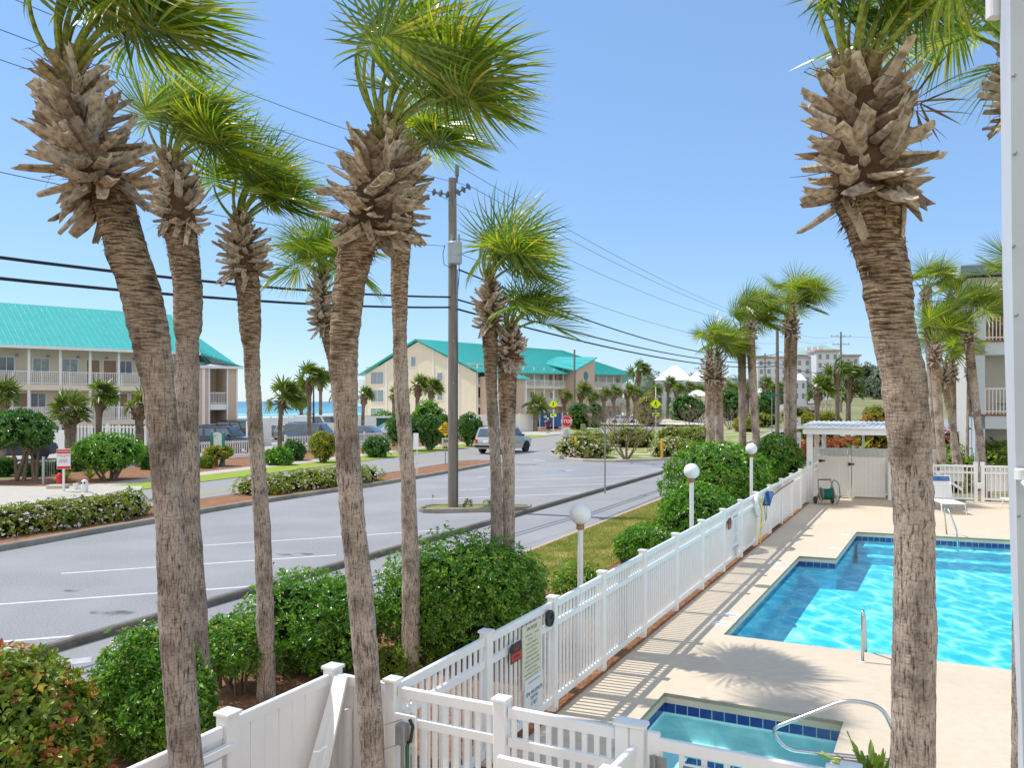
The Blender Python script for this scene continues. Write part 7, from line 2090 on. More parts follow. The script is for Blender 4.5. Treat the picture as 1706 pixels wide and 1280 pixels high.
for u, vb, h, lab in ((959.2, 766, 1.42, 'yellow bollard post left, beside the stop sign'), (1102.8, 767.5, 1.30, 'yellow bollard post right, before the flowering mound')):
    p = G(u, vb); t = thing('bollard', lab, 'bollard', (p.x, p.y, 0), 'yellow steel bollards at the island kerb'); mb = MB(); mb.lathe([(.085, 0), (.085, h - .06), (.06, h - .01), (0.01, h)], (p.x, p.y, 0), 16); mb.build('pipe', M['yellow'], t, autosmooth=40)
# far side-street posts and signs
for u, v, Y, h, lab in ((1385, 676, 110, 1.3, 'far yellow bollard at the side road, left'), (1449, 664, 120, 1.5, 'far yellow bollard near the leaning trunk'), (1255.5, 705, 95, 1.2, 'far yellow bollard by the golden hedge')):
    x, y = gp(u, Y); g = hgt(x, y); t = thing('bollard', lab, 'bollard', (x, y, g), 'yellow steel bollards at the island kerb'); mb = MB(); mb.lathe([(.09, 0), (.09, h), (.01, h + .05)], (x, y, g), 10); mb.build('pipe', M['yellow'], t)
x, y = gp(1326, 36); p = Vector((x, y, 0))
board_on_post('notice_sign', 'white and blue parking notice boards behind the tallest far palm', 1327, 0, [rect_board(.36, .5, SI, 2.65), words('P', .24, 2.7, M['signblue']), rect_board(.36, .7, SI, 1.9, name='plate'), words('PERMIT\nPARKING', .07, 1.95, M['signblue'])], Y=36, zt=2.95)
board_on_post('street_sign', 'green street name blade on a thin pole before the far palms', 1286, 0, [rect_board(.75, .16, pm('green_sign', (.02, .22, .14)), 4.0)], Y=55, zt=4.1, cat='street sign')
board_on_post('info_sign', 'small pink notice on a post by the beach access', 983, 0, [rect_board(.5, .4, pm('pink_notice', (.55, .30, .32)), 2.0)], Y=98, zt=2.2)
t = thing('utility_box', 'small olive utility cabinet by the beach access road', 'cabinet', (*gp(971.5, 99), 0)); x, y = gp(971.5, 99); mb = MB(); mb.bevbox((x, y, .45), (.55, .5, .9), 0, .04); mb.build('cabinet', pm('olive_cabinet', (.25, .27, .16)), t)
x, y = gp(918, 101); t = thing('info_board', 'blue beach access information board with round emblems', 'sign', (x, y, 0)); mb = MB()
for dx in (-1.35, 1.35): mb.box((x + dx, y, 1.1), (.14, .14, 2.2))
mb.build('legs', M['white'], t); mb = MB(); mb.box((x, y - .1, 1.35), (2.6, .06, 1.7)); mb.build('board', M['signblue'], t)
mb = MB()
for dx, dz in ((-.7, 1.75), (.1, 1.8), (-.6, 1.1)): mb.lathe([(.2, 0), (.2, .01)], (x + dx, y - .145, dz), 16, axis='y')
mb.build('emblem', M['signwhite'], t); mb = MB(); mb.box((x + 2.0, y - .1, 1.5), (1.1, .06, .9)); mb.build('red_panel', pm('red_panel', (.55, .08, .07)), t)

p = G(106, 821)
board_on_post('warning_sign', 'white and red warning board on a white post at left', 106, 821, [rect_board(.48, .80, SI, 1.33), rect_board(.46, .16, M['signred'], 1.62, name='header', lift=.056), words('WARNING', .085, 1.62, SI, lift=.066), words('SECURITY CAMERAS\nIN USE', .048, 1.44, M['ink']), words('PRIVATE\nPROPERTY', .07, 1.25, M['inkred']), rect_board(.46, .10, M['signred'], .99, name='footer', lift=.056)], post_m='white', post_r=.045, zt=1.7)
p = G(141, 822.5); t = thing('bollard', 'white rounded bollard with two dark eyes of reflectors beside the driveway', 'bollard', (p.x, p.y, 0)); mb = MB(); mb.lathe([(.13, 0), (.13, .42), (.11, .5), (.05, .545), (.01, .55)], tuple(p), 18); mb.build('pipe', M['white'], t, autosmooth=50)
mb = MB(); [mb.sphere((p.x + dx, p.y - .12, .42), (.035, .02, .05), 8, 6) for dx in (-.055, .055)]; mb.build('reflector', M['ink'], t)
p = G(127, 818); t = thing('standpipe', 'short white pipe stub beside the white bollard', 'pipe', (p.x, p.y, 0)); mb = MB(); mb.tube([(p.x, p.y, 0), (p.x - .03, p.y, .3)], .1, 12); mb.tube([(p.x + .15, p.y, 0), (p.x + .15, p.y, .22)], .08, 12); mb.build('pipe', M['white'], t)
p = G(99, 812); t = thing('fire_hydrant', 'red fire hydrant half hidden behind the warning sign', 'hydrant', (p.x, p.y, 0)); mb = MB(); mb.lathe([(.16, 0), (.16, .05), (.11, .06), (.11, .4), (.14, .42), (.13, .5), (.07, .58), (.02, .6)], tuple(p), 14); mb.build('barrel', pm('hydrant_red', (.55, .04, .03)), t, autosmooth=40)
for sx in (-1, 1): mb = MB(); mb.lathe([(.05, 0), (.05, .1), (.06, .1), (.06, .14)], (p.x + sx * .1 - (.14 if sx < 0 else 0), p.y, .32), 10, axis='x'); mb.build('outlet', bpy.data.materials['hydrant_red'], t)
p = G(96, 816); t = thing('stone_planter', 'low stone slab beside the warning sign', 'stone', (p.x, p.y, 0)); mb = MB(); mb.bevbox((p.x, p.y, .1), (.75, .45, .2), .1, .04); mb.build('slab', M['walk'], t)
p = G(72.5, 808); t = thing('gate_post', 'blue grey steel post with barred gate between clipped hedges', 'gate', (p.x, p.y, 0)); mb = MB(); mb.bevbox((p.x, p.y, .6), (.1, .1, 1.2), 0, .01); mb.build('post', M['greymetal'], t)
mb = MB(); [mb.tube([(p.x + .1 + k * .1, p.y + .1, .1), (p.x + .1 + k * .1, p.y + .1, 1.1)], .012, 6) for k in range(4)]; mb.beam((p.x, p.y + .1, 1.0), (p.x + .45, p.y + .1, 1.0), .03, .03); mb.build('bars', M['galv'], t)
# teal post signboard
xa, ya = gp(353, 46.5); xb, yb = gp(371, 45.5)
t = thing('property_sign', 'pale carved signboard between two teal posts across the road', 'sign', (xa, ya, 0))
for x, y in ((xa, ya), (xb + .05, yb)): mb = MB(); mb.bevbox((x, y, .95), (.14, .14, 1.9), 0, .03); mb.build('post', M['tealpaint'], t)
mb = MB(); mb.beam((xa + .08, ya, 1.42), (xb - .03, yb, 1.42), .06, .62, up=(0, 0, 1)); k = 14; c = Vector(((xa + xb) / 2, (ya + yb) / 2, 1.73)); d = Vector((xb - xa, yb - ya, 0)); mb.add([c + d * .42 * math.cos(math.pi * i / k) + Vector((0, -.03, .16 * math.sin(math.pi * i / k))) for i in range(k + 1)], [tuple(range(k + 1))]); mb.build('board', pm('weathered_board', (.42, .50, .48), (.55, .58, .54), scale=6), t)

# yellow marker flag on the pole island, small plants
p = G(720, 843, .1); t = thing('marker_flag', 'small orange survey flag on the pole island', 'flag', (p.x, p.y, .1)); mb = MB(); mb.tube([(p.x, p.y, .1), (p.x, p.y, .5)], .005, 5); mb.build('wire', M['galv'], t); mb = MB(); mb.add([(p.x, p.y, .5), (p.x + .09, p.y - .02, .42), (p.x, p.y, .35)], [(0, 1, 2)]); mb.build('flag', M['yellow'], t)
for i, (u, lab) in enumerate(((780, 'tiny tuft of leaves right of the utility pole foot'), (812, 'small seedling shrub at the right end of the pole island'))):
    p = G(u, 846, .1); bush(lab, [((p.x, p.y, .2), (.12, .1, .14))], 160, .07, 700 + i, M['leaflime'], core=0, name='seedling', cat='plant')

# ------------------------------------------------------------------ poles and wires
def arm_insulator(mb, a, b, n=3):
    a, b = Vector(a), Vector(b); mb.tube([a, b], .025, 6)
    d = (b - a).normalized()
    for i in range(n):
        c = a.lerp(b, .12 + .8 * i / (n - 1))
        mb.tube([c - d * .06, c - d * .02, c + d * .02, c + d * .06], [.05, .12, .12, .05], 10)
PX, PY = -1.95, 27.4; ZT = H - (297 - V0) / F * PY
t = thing('utility_pole', 'weathered wooden utility pole with grey transformer on its kerbed island', 'utility pole', (PX, PY, 0))
mb = MB(); V = []; tt = []
rnd = random.Random(4); pts = [(PX - .02 * k, PY, ZT * k) for k in (0, .2, .4, .6, .8, 1)]; mb.tube(pts, [.172, .165, .158, .148, .14, .13], 20); mb.build('shaft', M['poleleft'], t, autosmooth=50)
mb = MB(); zc = H - (425 - V0) / F * PY
mb.lathe([(.0, -.34), (.22, -.34), (.235, -.3), (.235, .3), (.25, .33), (.22, .38), (.05, .4)], (PX + .08, PY - .30, zc), 20); mb.build('transformer', M['greymetal'], t, autosmooth=40)
mb = MB(); [mb.tube([(PX + .08 + dx, PY - .35, zc + .36), (PX + .08 + dx, PY - .35, zc + .62)], [.045, .03], 8) for dx in (-.1, .14)]; mb.build('bushing', M['galv'], t)
zi = H - (322 - V0) / F * PY
TL, TR = (PX - .68, PY + .05, zi + .06), (PX + .55, PY - .1, zi + .22)
mb = MB(); arm_insulator(mb, (PX - .12, PY, zi - .05), TL); arm_insulator(mb, (PX + .12, PY, zi), TR); mb.tube([(PX + .12, PY, ZT - .12), (PX + .13, PY, ZT + .02), (PX + .13, PY, ZT + .1), (PX + .13, PY, ZT + .42), (PX + .13, PY, ZT + .45)], [.05, .03, .07, .07, .03], 10); mb.build('insulator', pm('grey_insulator', (.16, .17, .19), (.12, .13, .15)), t)
mb = MB(); mb.tube([(PX - .25, PY - .2, zc + .3), (PX - .32, PY - .2, zc), (PX - .28, PY - .2, zc - .35), (PX - .05, PY - .2, zc - .45)], .012, 6); mb.tube([(PX + .2, PY - .3, zc + .2), (PX + .22, PY - .2, zc - .6), (PX + .16, PY - .15, zc - 1.3)], .015, 6); mb.tube([(PX + .16, PY - .12, zc - .5), (PX + .17, PY - .14, .3)], .012, 6); mb.build('lead', M['wire'], t)
mb = MB(); [mb.box((PX + .03, PY - .15, z), (.04, .02, .06)) for z in (4.2, 5.6, 8.1, 9.0)]; mb.build('tag', M['galv'], t)
# distant poles
KX, KY = (1295 - U0) / F * 79, 79.0
def far_pole(label, u, Y, vt, arms, mat='poleleft', r=.16):
    x = (u - U0) / F * Y; g = hgt(x, Y); zt = H - (vt - V0) / F * Y
    t = thing('utility_pole', label, 'utility pole', (x, Y, g)); mb = MB(); mb.tube([(x, Y, g - .2), (x, Y, zt)], [r, r * .7], 12); mb.build('shaft', M[mat], t)
    for dz, w in arms: mb = MB(); mb.beam((x - w, Y, zt - dz), (x + w, Y, zt - dz), .14, .14); [mb.tube([(x + k * w * .9, Y, zt - dz), (x + k * w * .9, Y, zt - dz + .4)], .07, 6) for k in (-1, -.4, .4, 1)]; mb.build('crossarm', M['poleleft'], t)
    return x, Y, zt
k1 = far_pole('bare utility pole among the far right palms', 1295, 79, 541, [(.35, .7)], r=.2)
k2 = far_pole('distant utility pole with double crossarms before the hotel', 1401, 210, 553, [(1.2, 2.6), (3.2, 2.2)], r=.3)
k3 = far_pole('small distant utility pole in front of the hotel wall', 1274.5, 200, 589, [(1.0, 1.6)], r=.24)
x, y = gp(957, 112); t = thing('light_pole', 'tall thin grey pole standing before the teal roofed building', 'pole', (x, y, 0)); mb = MB(); mb.tube([(x, y, 0), (x, y, 10.6)], [.16, .12], 12); mb.build('shaft', M['poleleft'], t)
x, y = gp(522.5, 68); t = thing('lamp_post', 'black lamp post beside the tall palm by the sea', 'lamp post', (x, y, 0)); mb = MB(); mb.tube([(x, y, 0), (x, y, .5), (x, y, 5.4)], [.12, .07, .06], 12); mb.build('post', M['dark'], t); mb = MB(); mb.bevbox((x + .1, y, 5.45), (.5, .25, .1), 0, .02); mb.build('lamp_head', M['dark'], t)

def wire(label, a, b, sag, r, mat, n=26, group='overhead wires strung between the poles', name='power_line'):
    a, b = Vector(a), Vector(b); pts = []
    for i in range(n + 1):
        k = i / n; p = a.lerp(b, k); p.z -= 4 * sag * k * (1 - k); pts.append(p)
    mb = MB(); mb.tube(pts, r, 6); o = mb.build(name, M[mat], None, smooth=True)
    return tag(o, label, 'wire', group)
PR = Vector((PX - .427 * 42, PY - .904 * 42, 0))            # the pole before, behind the viewer
def zat(v): return H - (v - V0) / F * PY
top = Vector((PX + .13, PY, ZT + .45))
K = Vector((k1[0], k1[1], 0))
def prev(x, y, z, dx=0): return (PR.x + (x - PX), PR.y + (y - PY), z)
zk = H - (541 - V0) / F * 79
wire('topmost thin wire left of the near pole', top, prev(*top), 1.25, .008, 'cable'); wire('topmost thin wire from the near pole to the far palms', top, (K.x, K.y, zk), .75, .010, 'cable')
wire('second thin wire left of the near pole', TR, prev(*TR), 1.3, .008, 'cable'); wire('second thin wire right of the near pole', TR, (K.x + .6, K.y, zk - .3), .75, .010, 'cable')
wire('third thin wire left of the near pole, ending at its left insulator', TL, prev(*TL), 1.15, .008, 'cable'); wire('third thin wire right of the near pole', TL, (K.x - .6, K.y, zk - .3), .95, .010, 'cable')
q4 = (PX - .25, PY - .2, zat(412)); wire('thin wire meeting the transformer from the left', q4, prev(*q4), 1.4, .008, 'cable'); q5 = (PX + .2, PY - .2, zat(424)); wire('thin wire leaving the transformer to the right', q5, (K.x, K.y, H - (572 - V0) / F * 79), .9, .010, 'cable')
q6 = (PX - .1, PY - .15, zat(496)); wire('upper thick black cable left of the near pole', q6, prev(*q6), 1.15, .030, 'wire'); q7 = (PX - .1, PY - .15, zat(513)); wire('lower thick black cable left of the near pole', q7, (PR.x, PR.y, q7[2] - .15), 1.1, .030, 'wire')
q8 = (PX + .2, PY - .1, zat(450)); wire('upper thick black cable sagging right of the near pole', q8, (K.x, K.y, H - (590 - V0) / F * 79), 1.2, .030, 'wire', 32)
q9 = (PX + .17, PY - .1, zat(500)); wire('middle thick black cable sagging right of the near pole', q9, (K.x, K.y, H - (604 - V0) / F * 79), .75, .030, 'wire', 32); q10 = (PX + .17, PY - .1, zat(516)); wire('lowest thick black cable right of the near pole', q10, (K.x, K.y, H - (610 - V0) / F * 79), .75, .034, 'wire', 32)
for i, (v1, v2, r, lab) in enumerate(((545, 555, .03, 'thin far wire, highest between the two distant poles'), (560, 561, .03, 'thin far wire, second between the distant poles'), (586, 575, .04, 'far wire, third between the distant poles'), (606, 612, .06, 'thick far cable between the distant poles'))):
    wire(lab, (k1[0], 79, H - (v1 - V0) / F * 79), (k2[0], 210, H - (v2 - V0) / F * 210), 1.2, r * .5, 'cable')
wire('far wire leaving the distant crossarm pole to the right', (k2[0], 210, H - (560 - V0) / F * 210), (150, 230, 24), 1.5, .03, 'cable')
wire('far cable passing behind the big leaning trunk', (k1[0], 79, H - (612 - V0) / F * 79), (70, 120, 7.2), 1.0, .03, 'wire')

# ------------------------------------------------------------------ vehicles
def car(label, name, cat, x, y, rz, kind, paint, group='cars parked across the road', z=0.0, scale=1.0):
    """x forward. body lofted from side stations, glazed cabin, wheels, lamps"""
    t = thing(name, label, cat, (0, 0, 0), group)
    if kind == 'suv': L_, W, hb, hr, g0 = 4.8, 1.92, 1.14, 1.84, .32; cab = (-2.32, -2.15, .7, 1.25); nose = 1.08
    elif kind == 'van': L_, W, hb, hr, g0 = 5.6, 2.0, 1.25, 2.1, .3; cab = (-2.75, -2.65, 1.25, 1.9); nose = 1.05
    elif kind == 'pickup': L_, W, hb, hr, g0 = 5.6, 1.95, 1.1, 1.8, .32; cab = (-.7, -.45, .75, 1.35); nose = 1.05
    else: L_, W, hb, hr, g0 = 4.7, 1.82, .92, 1.45, .2; cab = (-1.75, -1.0, .35, 1.25); nose = .78
    hl = L_ / 2; wr = .38 if kind in ('suv', 'pickup') else .34; wx = (-hl + .95, hl - .9)
    pm_ = paint
    # lower body: rings of points across, stations along x
    st = [(-hl, g0 + .18, hb - .18, .86), (-hl + .08, g0 + .05, hb - .03, .95), (-hl + .6, g0, hb, 1.0), (-.4, g0, hb, 1.0), (hl - 1.3, g0, hb - .02, 1.0), (hl - .5, g0, nose * .98 + (hb - nose) * .3, .98), (hl - .12, g0 + .06, nose - .05, .92), (hl, g0 + .18, nose - .22, .82)]
    mb = MB(); V = []
    for sx, z0, z1, wf in st:
        w = W / 2 * wf; zm = (z0 + z1) / 2
        V += [(sx, -w * .94, z0), (sx, -w, zm - .1), (sx, -w, zm + .1), (sx, -w * .93, z1), (sx, -w * .5, z1 + .03), (sx, w * .5, z1 + .03), (sx, w * .93, z1), (sx, w, zm + .1), (sx, w, zm - .1), (sx, w * .94, z0)]
    n = 10; Fc = [(i * n + k, i * n + k + 1, (i + 1) * n + k + 1, (i + 1) * n + k) for i in range(len(st) - 1) for k in range(n - 1)] + [(i * n + n - 1, i * n, (i + 1) * n, (i + 1) * n + n - 1) for i in range(len(st) - 1)]
    Fc += [tuple(range(n - 1, -1, -1)), tuple((len(st) - 1) * n + k for k in range(n))]
    mb.add(V, Fc)
    # cabin: roof shell with pillars
    x0, x1, x2, x3 = cab; wb, wt = W / 2 * .93, W / 2 * .74; zb = hb - .02
    C = [(x0, -wb, zb), (x3, -wb, zb), (x3, wb, zb), (x0, wb, zb), (x1, -wt, hr - .06), (x2, -wt, hr - .04), (x2, wt, hr - .04), (x1, wt, hr - .06), (x1 + .25, -wt * .8, hr), (x2 - .2, -wt * .8, hr), (x2 - .2, wt * .8, hr), (x1 + .25, wt * .8, hr)]
    mb.add(C, [(0, 1, 5, 4), (1, 2, 6, 5), (2, 3, 7, 6), (3, 0, 4, 7), (4, 5, 9, 8), (5, 6, 10, 9), (6, 7, 11, 10), (7, 4, 8, 11), (8, 9, 10, 11)])
    mb.build('body', pm_, t, autosmooth=32)
    def pane(name, P, s=.86, off=.012):
        P = [Vector(p) for p in P]; c = sum(P, Vector()) / len(P); nn = (P[1] - P[0]).cross(P[2] - P[0]).normalized()
        if nn.dot(c - Vector((0, 0, .9))) < 0: nn = -nn
        Q = [c + (p - c) * s + nn * off for p in P]; mb = MB(); mb.add(Q, [tuple(range(len(Q)))]); mb.build(name, M['glass'], t)
    C = [Vector(c) for c in C]
    pane('windscreen', [C[1], C[2], C[6], C[5]], .9); pane('rear_window', [C[3], C[0], C[4], C[7]], .84)
    for a, b, c, d in ((0, 1, 5, 4), (3, 2, 6, 7)):
        for f0, f1 in ((.04, .36), (.40, .64), (.68, .97)) if kind != 'pickup' else ((.05, .5), (.55, .95)):
            if kind == 'van' and f1 < .6: continue
            p0, p1, q1, q0 = C[a].lerp(C[b], f0), C[a].lerp(C[b], f1), C[d].lerp(C[c], f1), C[d].lerp(C[c], f0)
            pane('side_window', [p0.lerp(q0, .1), p1.lerp(q1, .1), q1.lerp(p1, .12), q0.lerp(p0, .12)], .97)
    for sx in wx:
        for sy in (-1, 1):
            mb = MB(); yy = sy * (W / 2 - .1); mb.lathe([(wr * .55, -.12), (wr * .95, -.12), (wr, -.08), (wr, .08), (wr * .95, .12), (wr * .55, .12)], (sx, yy, wr), 22, axis='y'); w = mb.build('wheel', M['tyre'], t, autosmooth=40)
            mb = MB(); mb.lathe([(.05, sy * .09), (wr * .2, sy * .115), (wr * .58, sy * .10), (wr * .6, sy * .06)], (sx, yy, wr), 16, axis='y'); mb.build('rim', M['galv'], w)
            mb = MB(); k = 14; arch = [(sx + (wr + .09) * math.cos(math.pi * i / k), sy * (W / 2 + .006), wr + (wr + .07) * math.sin(math.pi * i / k)) for i in range(k + 1)]
            ins = [(sx + (wr - .02) * math.cos(math.pi * i / k), sy * (W / 2 + .006), wr + (wr - .02) * math.sin(math.pi * i / k)) for i in range(k + 1)]
            mb.add(arch + ins, [(i, i + 1, k + 2 + i, k + 1 + i) for i in range(k)]); mb.build('wheel_arch', M['dark'], t)
    for sy in (-1, 1):
        mb = MB(); mb.bevbox((-hl + .03, sy * W * .39, hb - .25), (.1, .2, .3 if kind != 'sedan' else .15), 0, .02); mb.build('tail_light', M['signred'], t)
        mb = MB(); mb.bevbox((hl - .08, sy * W * .36, nose - .2), (.12, .34, .15), 0, .03); mb.build('headlight', M['glasslit'], t)
        mb = MB(); mb.bevbox((x3 - .35, sy * (W / 2 + .06), hb + .1), (.12, .2, .15), 0, .03); mb.build('mirror', pm_ if kind == 'sedan' else M['dark'], t)
    mb = MB(); mb.bevbox((-hl - .02, 0, g0 + .25), (.14, W * .9, .22), 0, .04); mb.build('rear_bumper', M['dark'] if kind in ('suv', 'pickup') else pm_, t)
    mb = MB(); mb.bevbox((-hl - .035, 0, g0 + .52), (.03, .42, .14), 0, .01); mb.build('number_plate', M['signwhite'], t)
    if kind == 'suv': mb = MB(); [mb.beam((x1 + .2, sy * wt * .85, hr + .05), (x2 - .1, sy * wt * .85, hr + .05), .04, .04) for sy in (-1, 1)]; mb.build('roof_rail', M['dark'], t)
    if kind == 'pickup': mb = MB(); mb.box((-1.75, 0, hb + .036), (1.9, W * .8, .01)); mb.build('cargo_bed', M['dark'], t)
    return place(t, (x, y, z), rz, scale)
silver = pm('silver_paint', (.52, .54, .56), (.48, .50, .52), rough=.28, metal=.35, coat=.5); blue = pm('slate_blue_paint', (.10, .15, .23), (.09, .13, .20), rough=.3, metal=.3, coat=.6); navy = pm('dark_navy_paint', (.03, .045, .07), (.025, .04, .06), rough=.25, metal=.2, coat=.6)
whitep = pm('white_car_paint', (.78, .78, .79), (.74, .74, .75), rough=.3, coat=.5); black = pm('black_car_paint', (.02, .02, .024), rough=.25, coat=.6); redp = pm('maroon_paint', (.16, .02, .03), rough=.3, coat=.5)
car('silver SUV driving away along the road behind the pair of palms', 'suv', 'car', -.55, 58.2, R(59), 'suv', silver, group=None)
def pk(label, u, Y, rz, kind, paint, name=None): 
    x, y = gp(u, Y); return car(label, name or kind, 'van' if kind == 'van' else 'car', x, y, rz, kind, paint, z=.03)
pk('dark SUV parked behind the teal signboard and white pickets', 372, 58, R(-10), 'suv', navy)
pk('silver sedan parked nose right before the beach fence', 476, 77, R(-12), 'sedan', silver)
pk('slate blue SUV parked below the silver sedan', 524, 66, R(-8), 'suv', blue)
pk('white van parked beside the black lamp post', 535, 88, R(15), 'van', whitep)
pk('grey blue car parked right of the central palm trunk', 610, 72, R(-12), 'sedan', blue)
pk('white sedan nose showing left of the tall round bush', 648, 80, R(-150), 'sedan', whitep)
pk('dark car glimpsed over the white fence right of the stair tower', 407, 74, R(0), 'suv', black)
pk('dark car parked at the far left behind the small tree', 18, 50, R(40), 'suv', navy)
pk('dark SUV roof showing behind the beach access board', 905, 108, R(10), 'suv', navy)
pk('blue car behind the right end of the beach access board', 938, 110, R(10), 'suv', blue)
pk('pale car deep behind the bare tree', 1036, 128, R(10), 'sedan', whitep)
for lab, u, Y, rz, kind, paint in (('maroon pickup truck on the far side road', 1338, 195, R(10), 'pickup', redp), ('pale car coming down the far hill road', 1452, 330, R(200), 'sedan', silver), ('second pale car higher on the far hill road', 1459, 360, R(200), 'sedan', whitep)):
    x, y = gp(u, Y); car(lab, kind, 'car', x, y, rz, kind, paint, group='vehicles on the far hill road', z=hgt(x, y) + .05)

# ------------------------------------------------------------------ the walking man
p = G(913, 724); px, py = p.x, p.y
t = thing('person', 'person in maroon shirt, dark shorts and white cap walking by the crossing sign', 'person', (px, py, 0))
skin = pm('skin', (.50, .30, .21), (.45, .26, .18), rough=.6)
def skin_body(verts, edges, rad, name, mat, par, sub=1):
    me = bpy.data.meshes.new(name); off = ORG[par.name]
    me.from_pydata([tuple(Vector(v) - off + Vector((px, py, 0))) for v in verts], edges, []); o = bpy.data.objects.new('tmp_body', me); COL.objects.link(o)
    md = o.modifiers.new('s', 'SKIN'); me.skin_vertices.new() if not me.skin_vertices else None
    for i, r in enumerate(rad): me.skin_vertices[0].data[i].radius = (r, r)
    me.skin_vertices[0].data[0].use_root = True
    sm = o.modifiers.new('u', 'SUBSURF'); sm.levels = sub; sm.render_levels = sub
    bpy.context.view_layer.update(); dg = bpy.context.evaluated_depsgraph_get(); m2 = bpy.data.meshes.new_from_object(o.evaluated_get(dg)); bpy.data.objects.remove(o)
    m2.materials.clear(); m2.materials.append(mat); m2.polygons.foreach_set('use_smooth', [True] * len(m2.polygons)); m2.name = name
    r = bpy.data.objects.new(name, m2); COL.objects.link(r); r.parent = par; ORG[r.name] = off; return r
v = []; e = []; rr = []
def chain(start, pts):
    last = start
    for q_, r_ in pts:
        v.append(q_); rr.append(r_); i = len(v) - 1
        if last is not None: e.append((last, i))
        last = i
    return last
pel = chain(None, [((0, 0, .95), .15)])
neck = chain(pel, [((0, .0, 1.15), .145), ((0, -.01, 1.35), .16), ((0, -.02, 1.46), .09), ((0, -.03, 1.53), .055)])
chain(neck, [((0, -.05, 1.62), .085), ((0, -.05, 1.71), .085), ((0, -.04, 1.78), .05)])
for sx, sw in ((-1, .22), (1, -.22)):
    k = chain(pel, [((sx * .1, 0, .88), .10), ((sx * .11, -sw * .6, .5), .065), ((sx * .11, -sw * .6 + (.12 if sw < 0 else .02), .12), .042)]); ft = Vector(v[k]); chain(k, [((ft.x, ft.y - .03, .05), .04), ((ft.x, ft.y - .2, .035), .032)])
    sh = chain(2, [((sx * .2, -.01, 1.40), .065), ((sx * .26, sw * .35, 1.15), .045), ((sx * .25, sw * .6 - .08, .95), .034)]); hnd = chain(sh, [((sx * .25, sw * .6 - .12, .88), .032)]); h = Vector(v[hnd])
    for f in range(4): chain(hnd, [((h.x + (f - 1.5) * .018, h.y - .03, h.z - .05 - .004 * f), .009), ((h.x + (f - 1.5) * .02, h.y - .04, h.z - .09), .008)])
    chain(hnd, [((h.x - sx * .04, h.y - .03, h.z - .02), .01), ((h.x - sx * .05, h.y - .05, h.z - .05), .008)])
body_ = skin_body(v, e, rr, 'body', skin, t, 2)
mb = MB(); o_ = Vector((px, py, 0))
def loft(mb, rings, n=16):
    V = []
    for cx, cy, z, rx, ry in rings:
        V += [(px + cx + rx * math.cos(2 * math.pi * k / n), py + cy + ry * math.sin(2 * math.pi * k / n), z) for k in range(n)]
    mb.add(V, [(i * n + k, i * n + (k + 1) % n, (i + 1) * n + (k + 1) % n, (i + 1) * n + k) for i in range(len(rings) - 1) for k in range(n)])
loft(mb, [(0, 0, .92, .19, .17), (0, 0, 1.1, .185, .165), (0, -.01, 1.3, .21, .17), (0, -.01, 1.42, .2, .15), (0, -.02, 1.49, .09, .09)])
for sx, sw in ((-1, .22), (1, -.22)): mb.tube([(px + sx * .17, py - .01, 1.42), (px + sx * .235, py + sw * .15, 1.26), (px + sx * .255, py + sw * .3, 1.16)], [.085, .08, .075], 10, cap=False)
mb.build('shirt', pm('maroon_cloth', (.16, .025, .04), (.13, .02, .03), rough=.9), t, smooth=True)
mb = MB(); loft(mb, [(0, 0, .78, .19, .16), (0, 0, .95, .185, .165)])
for sx, sw in ((-1, .22), (1, -.22)): mb.tube([(px + sx * .09, py, .9), (px + sx * .105, py - sw * .35, .65), (px + sx * .112, py - sw * .55, .52)], [.115, .105, .1], 10, cap=False)
mb.build('shorts', pm('navy_cloth', (.03, .04, .06), rough=.9), t, smooth=True)
mb = MB(); mb.sphere((px, py - .045, 1.73), (.1, .11, .085), 14, 8); mb.box((px, py - .17, 1.715), (.14, .12, .012)); mb.build('cap', M['white'], t, smooth=True)
mb = MB(); [mb.sphere((px + sx * .033, py - .135, 1.665), .012, 8, 6) for sx in (-1, 1)]; mb.build('eyes', M['ink'], t)
mb = MB(); mb.sphere((px, py - .145, 1.635), (.014, .022, .022), 8, 6); mb.sphere((px, py - .132, 1.60), (.028, .01, .007), 8, 6); [mb.sphere((px + sx * .088, py - .05, 1.65), (.012, .022, .032), 8, 6) for sx in (-1, 1)]; mb.build('face', skin, t, smooth=True)
mb = MB()
for sx, sw in ((-1, .22), (1, -.22)): yy = -sw * .6 + (.12 if sw < 0 else .02); mb.sphere((px + sx * .11, py + yy - .1, .045), (.05, .14, .05), 12, 8)
mb.build('shoes', M['dark'], t, smooth=True)

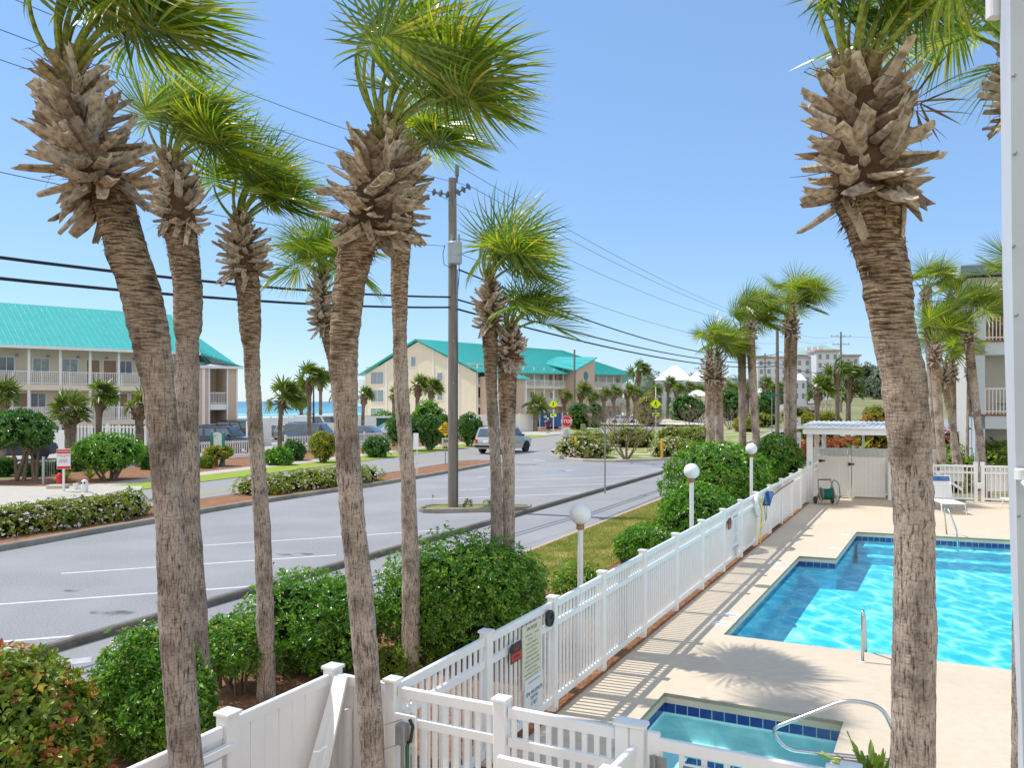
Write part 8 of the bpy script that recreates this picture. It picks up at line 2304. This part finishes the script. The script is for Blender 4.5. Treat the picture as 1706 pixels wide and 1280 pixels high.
# ------------------------------------------------------------------ light, sky, camera
w = bpy.data.worlds.new('World'); scene.world = w; w.use_nodes = True
nt = w.node_tree; bg = nt.nodes['Background']
sky = N(nt, 'ShaderNodeTexSky', sky_type='NISHITA'); sky.sun_disc = False
SUN_EL, SUN_AZ = R(58), math.atan2(-.934, .358)             # azimuth from +Y towards +X
sky.sun_elevation = SUN_EL; sky.sun_rotation = SUN_AZ; sky.altitude = 5; sky.air_density = 1.0; sky.dust_density = 0.1; sky.ozone_density = 3.0
tint = N(nt, 'ShaderNodeMixRGB', blend_type='MULTIPLY'); tint.inputs['Fac'].default_value = 1; tint.inputs['Color2'].default_value = (1.15, 1.22, 1.3, 1)
flat = N(nt, 'ShaderNodeMixRGB'); flat.inputs['Fac'].default_value = 0.5; flat.inputs['Color2'].default_value = (1.9, 3.45, 6.0, 1)      # constant blue mixed in to even the sky out
nt.links.new(tint.outputs['Color'], flat.inputs['Color1'])
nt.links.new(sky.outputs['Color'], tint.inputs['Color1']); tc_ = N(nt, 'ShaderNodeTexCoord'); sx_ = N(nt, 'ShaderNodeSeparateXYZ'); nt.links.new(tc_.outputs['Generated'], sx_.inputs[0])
fill_fac = N(nt, 'ShaderNodeMapRange'); fill_fac.inputs['From Min'].default_value = 0.05; fill_fac.inputs['From Max'].default_value = -0.75
nt.links.new(sx_.outputs['Y'], fill_fac.inputs['Value'])
fill_mix = N(nt, 'ShaderNodeMixRGB'); fill_mix.inputs['Color2'].default_value = (7.4, 7.6, 7.8, 1)          # added fill: sky behind the viewer brightened to light surfaces facing the camera
nt.links.new(fill_fac.outputs['Result'], fill_mix.inputs['Fac']); nt.links.new(flat.outputs['Color'], fill_mix.inputs['Color1'])
nt.links.new(fill_mix.outputs['Color'], bg.inputs['Color']); bg.inputs['Strength'].default_value = 0.15
sl = bpy.data.lights.new('Sun', 'SUN'); sl.energy = 4.25; sl.angle = R(.55); sl.color = (1.0, .955, .88)
so = bpy.data.objects.new('Sun', sl); COL.objects.link(so)
dirv = Vector((.934 * math.cos(SUN_EL), -.358 * math.cos(SUN_EL), -math.sin(SUN_EL))); so.rotation_euler = dirv.to_track_quat('-Z', 'Y').to_euler(); so.location = (-20, 10, 40)
cam = bpy.data.cameras.new('Camera'); co = bpy.data.objects.new('Camera', cam); COL.objects.link(co)
co.location = (0, 0, H); co.rotation_euler = (math.pi / 2, 0, 0)
cam.sensor_width = 36; cam.lens = 36 * F / 1706; cam.shift_y = (V0 - 640) / 1706; cam.clip_start = .05; cam.clip_end = 60000
scene.camera = co
scene.view_settings.view_transform = 'Standard'; scene.view_settings.look = 'None'; scene.view_settings.exposure = 0; scene.view_settings.gamma = 1
scene.render.engine = 'CYCLES'
scene.cycles.transparent_max_bounces = 12; scene.cycles.max_bounces = 6; scene.cycles.caustics_reflective = False; scene.cycles.caustics_refractive = False
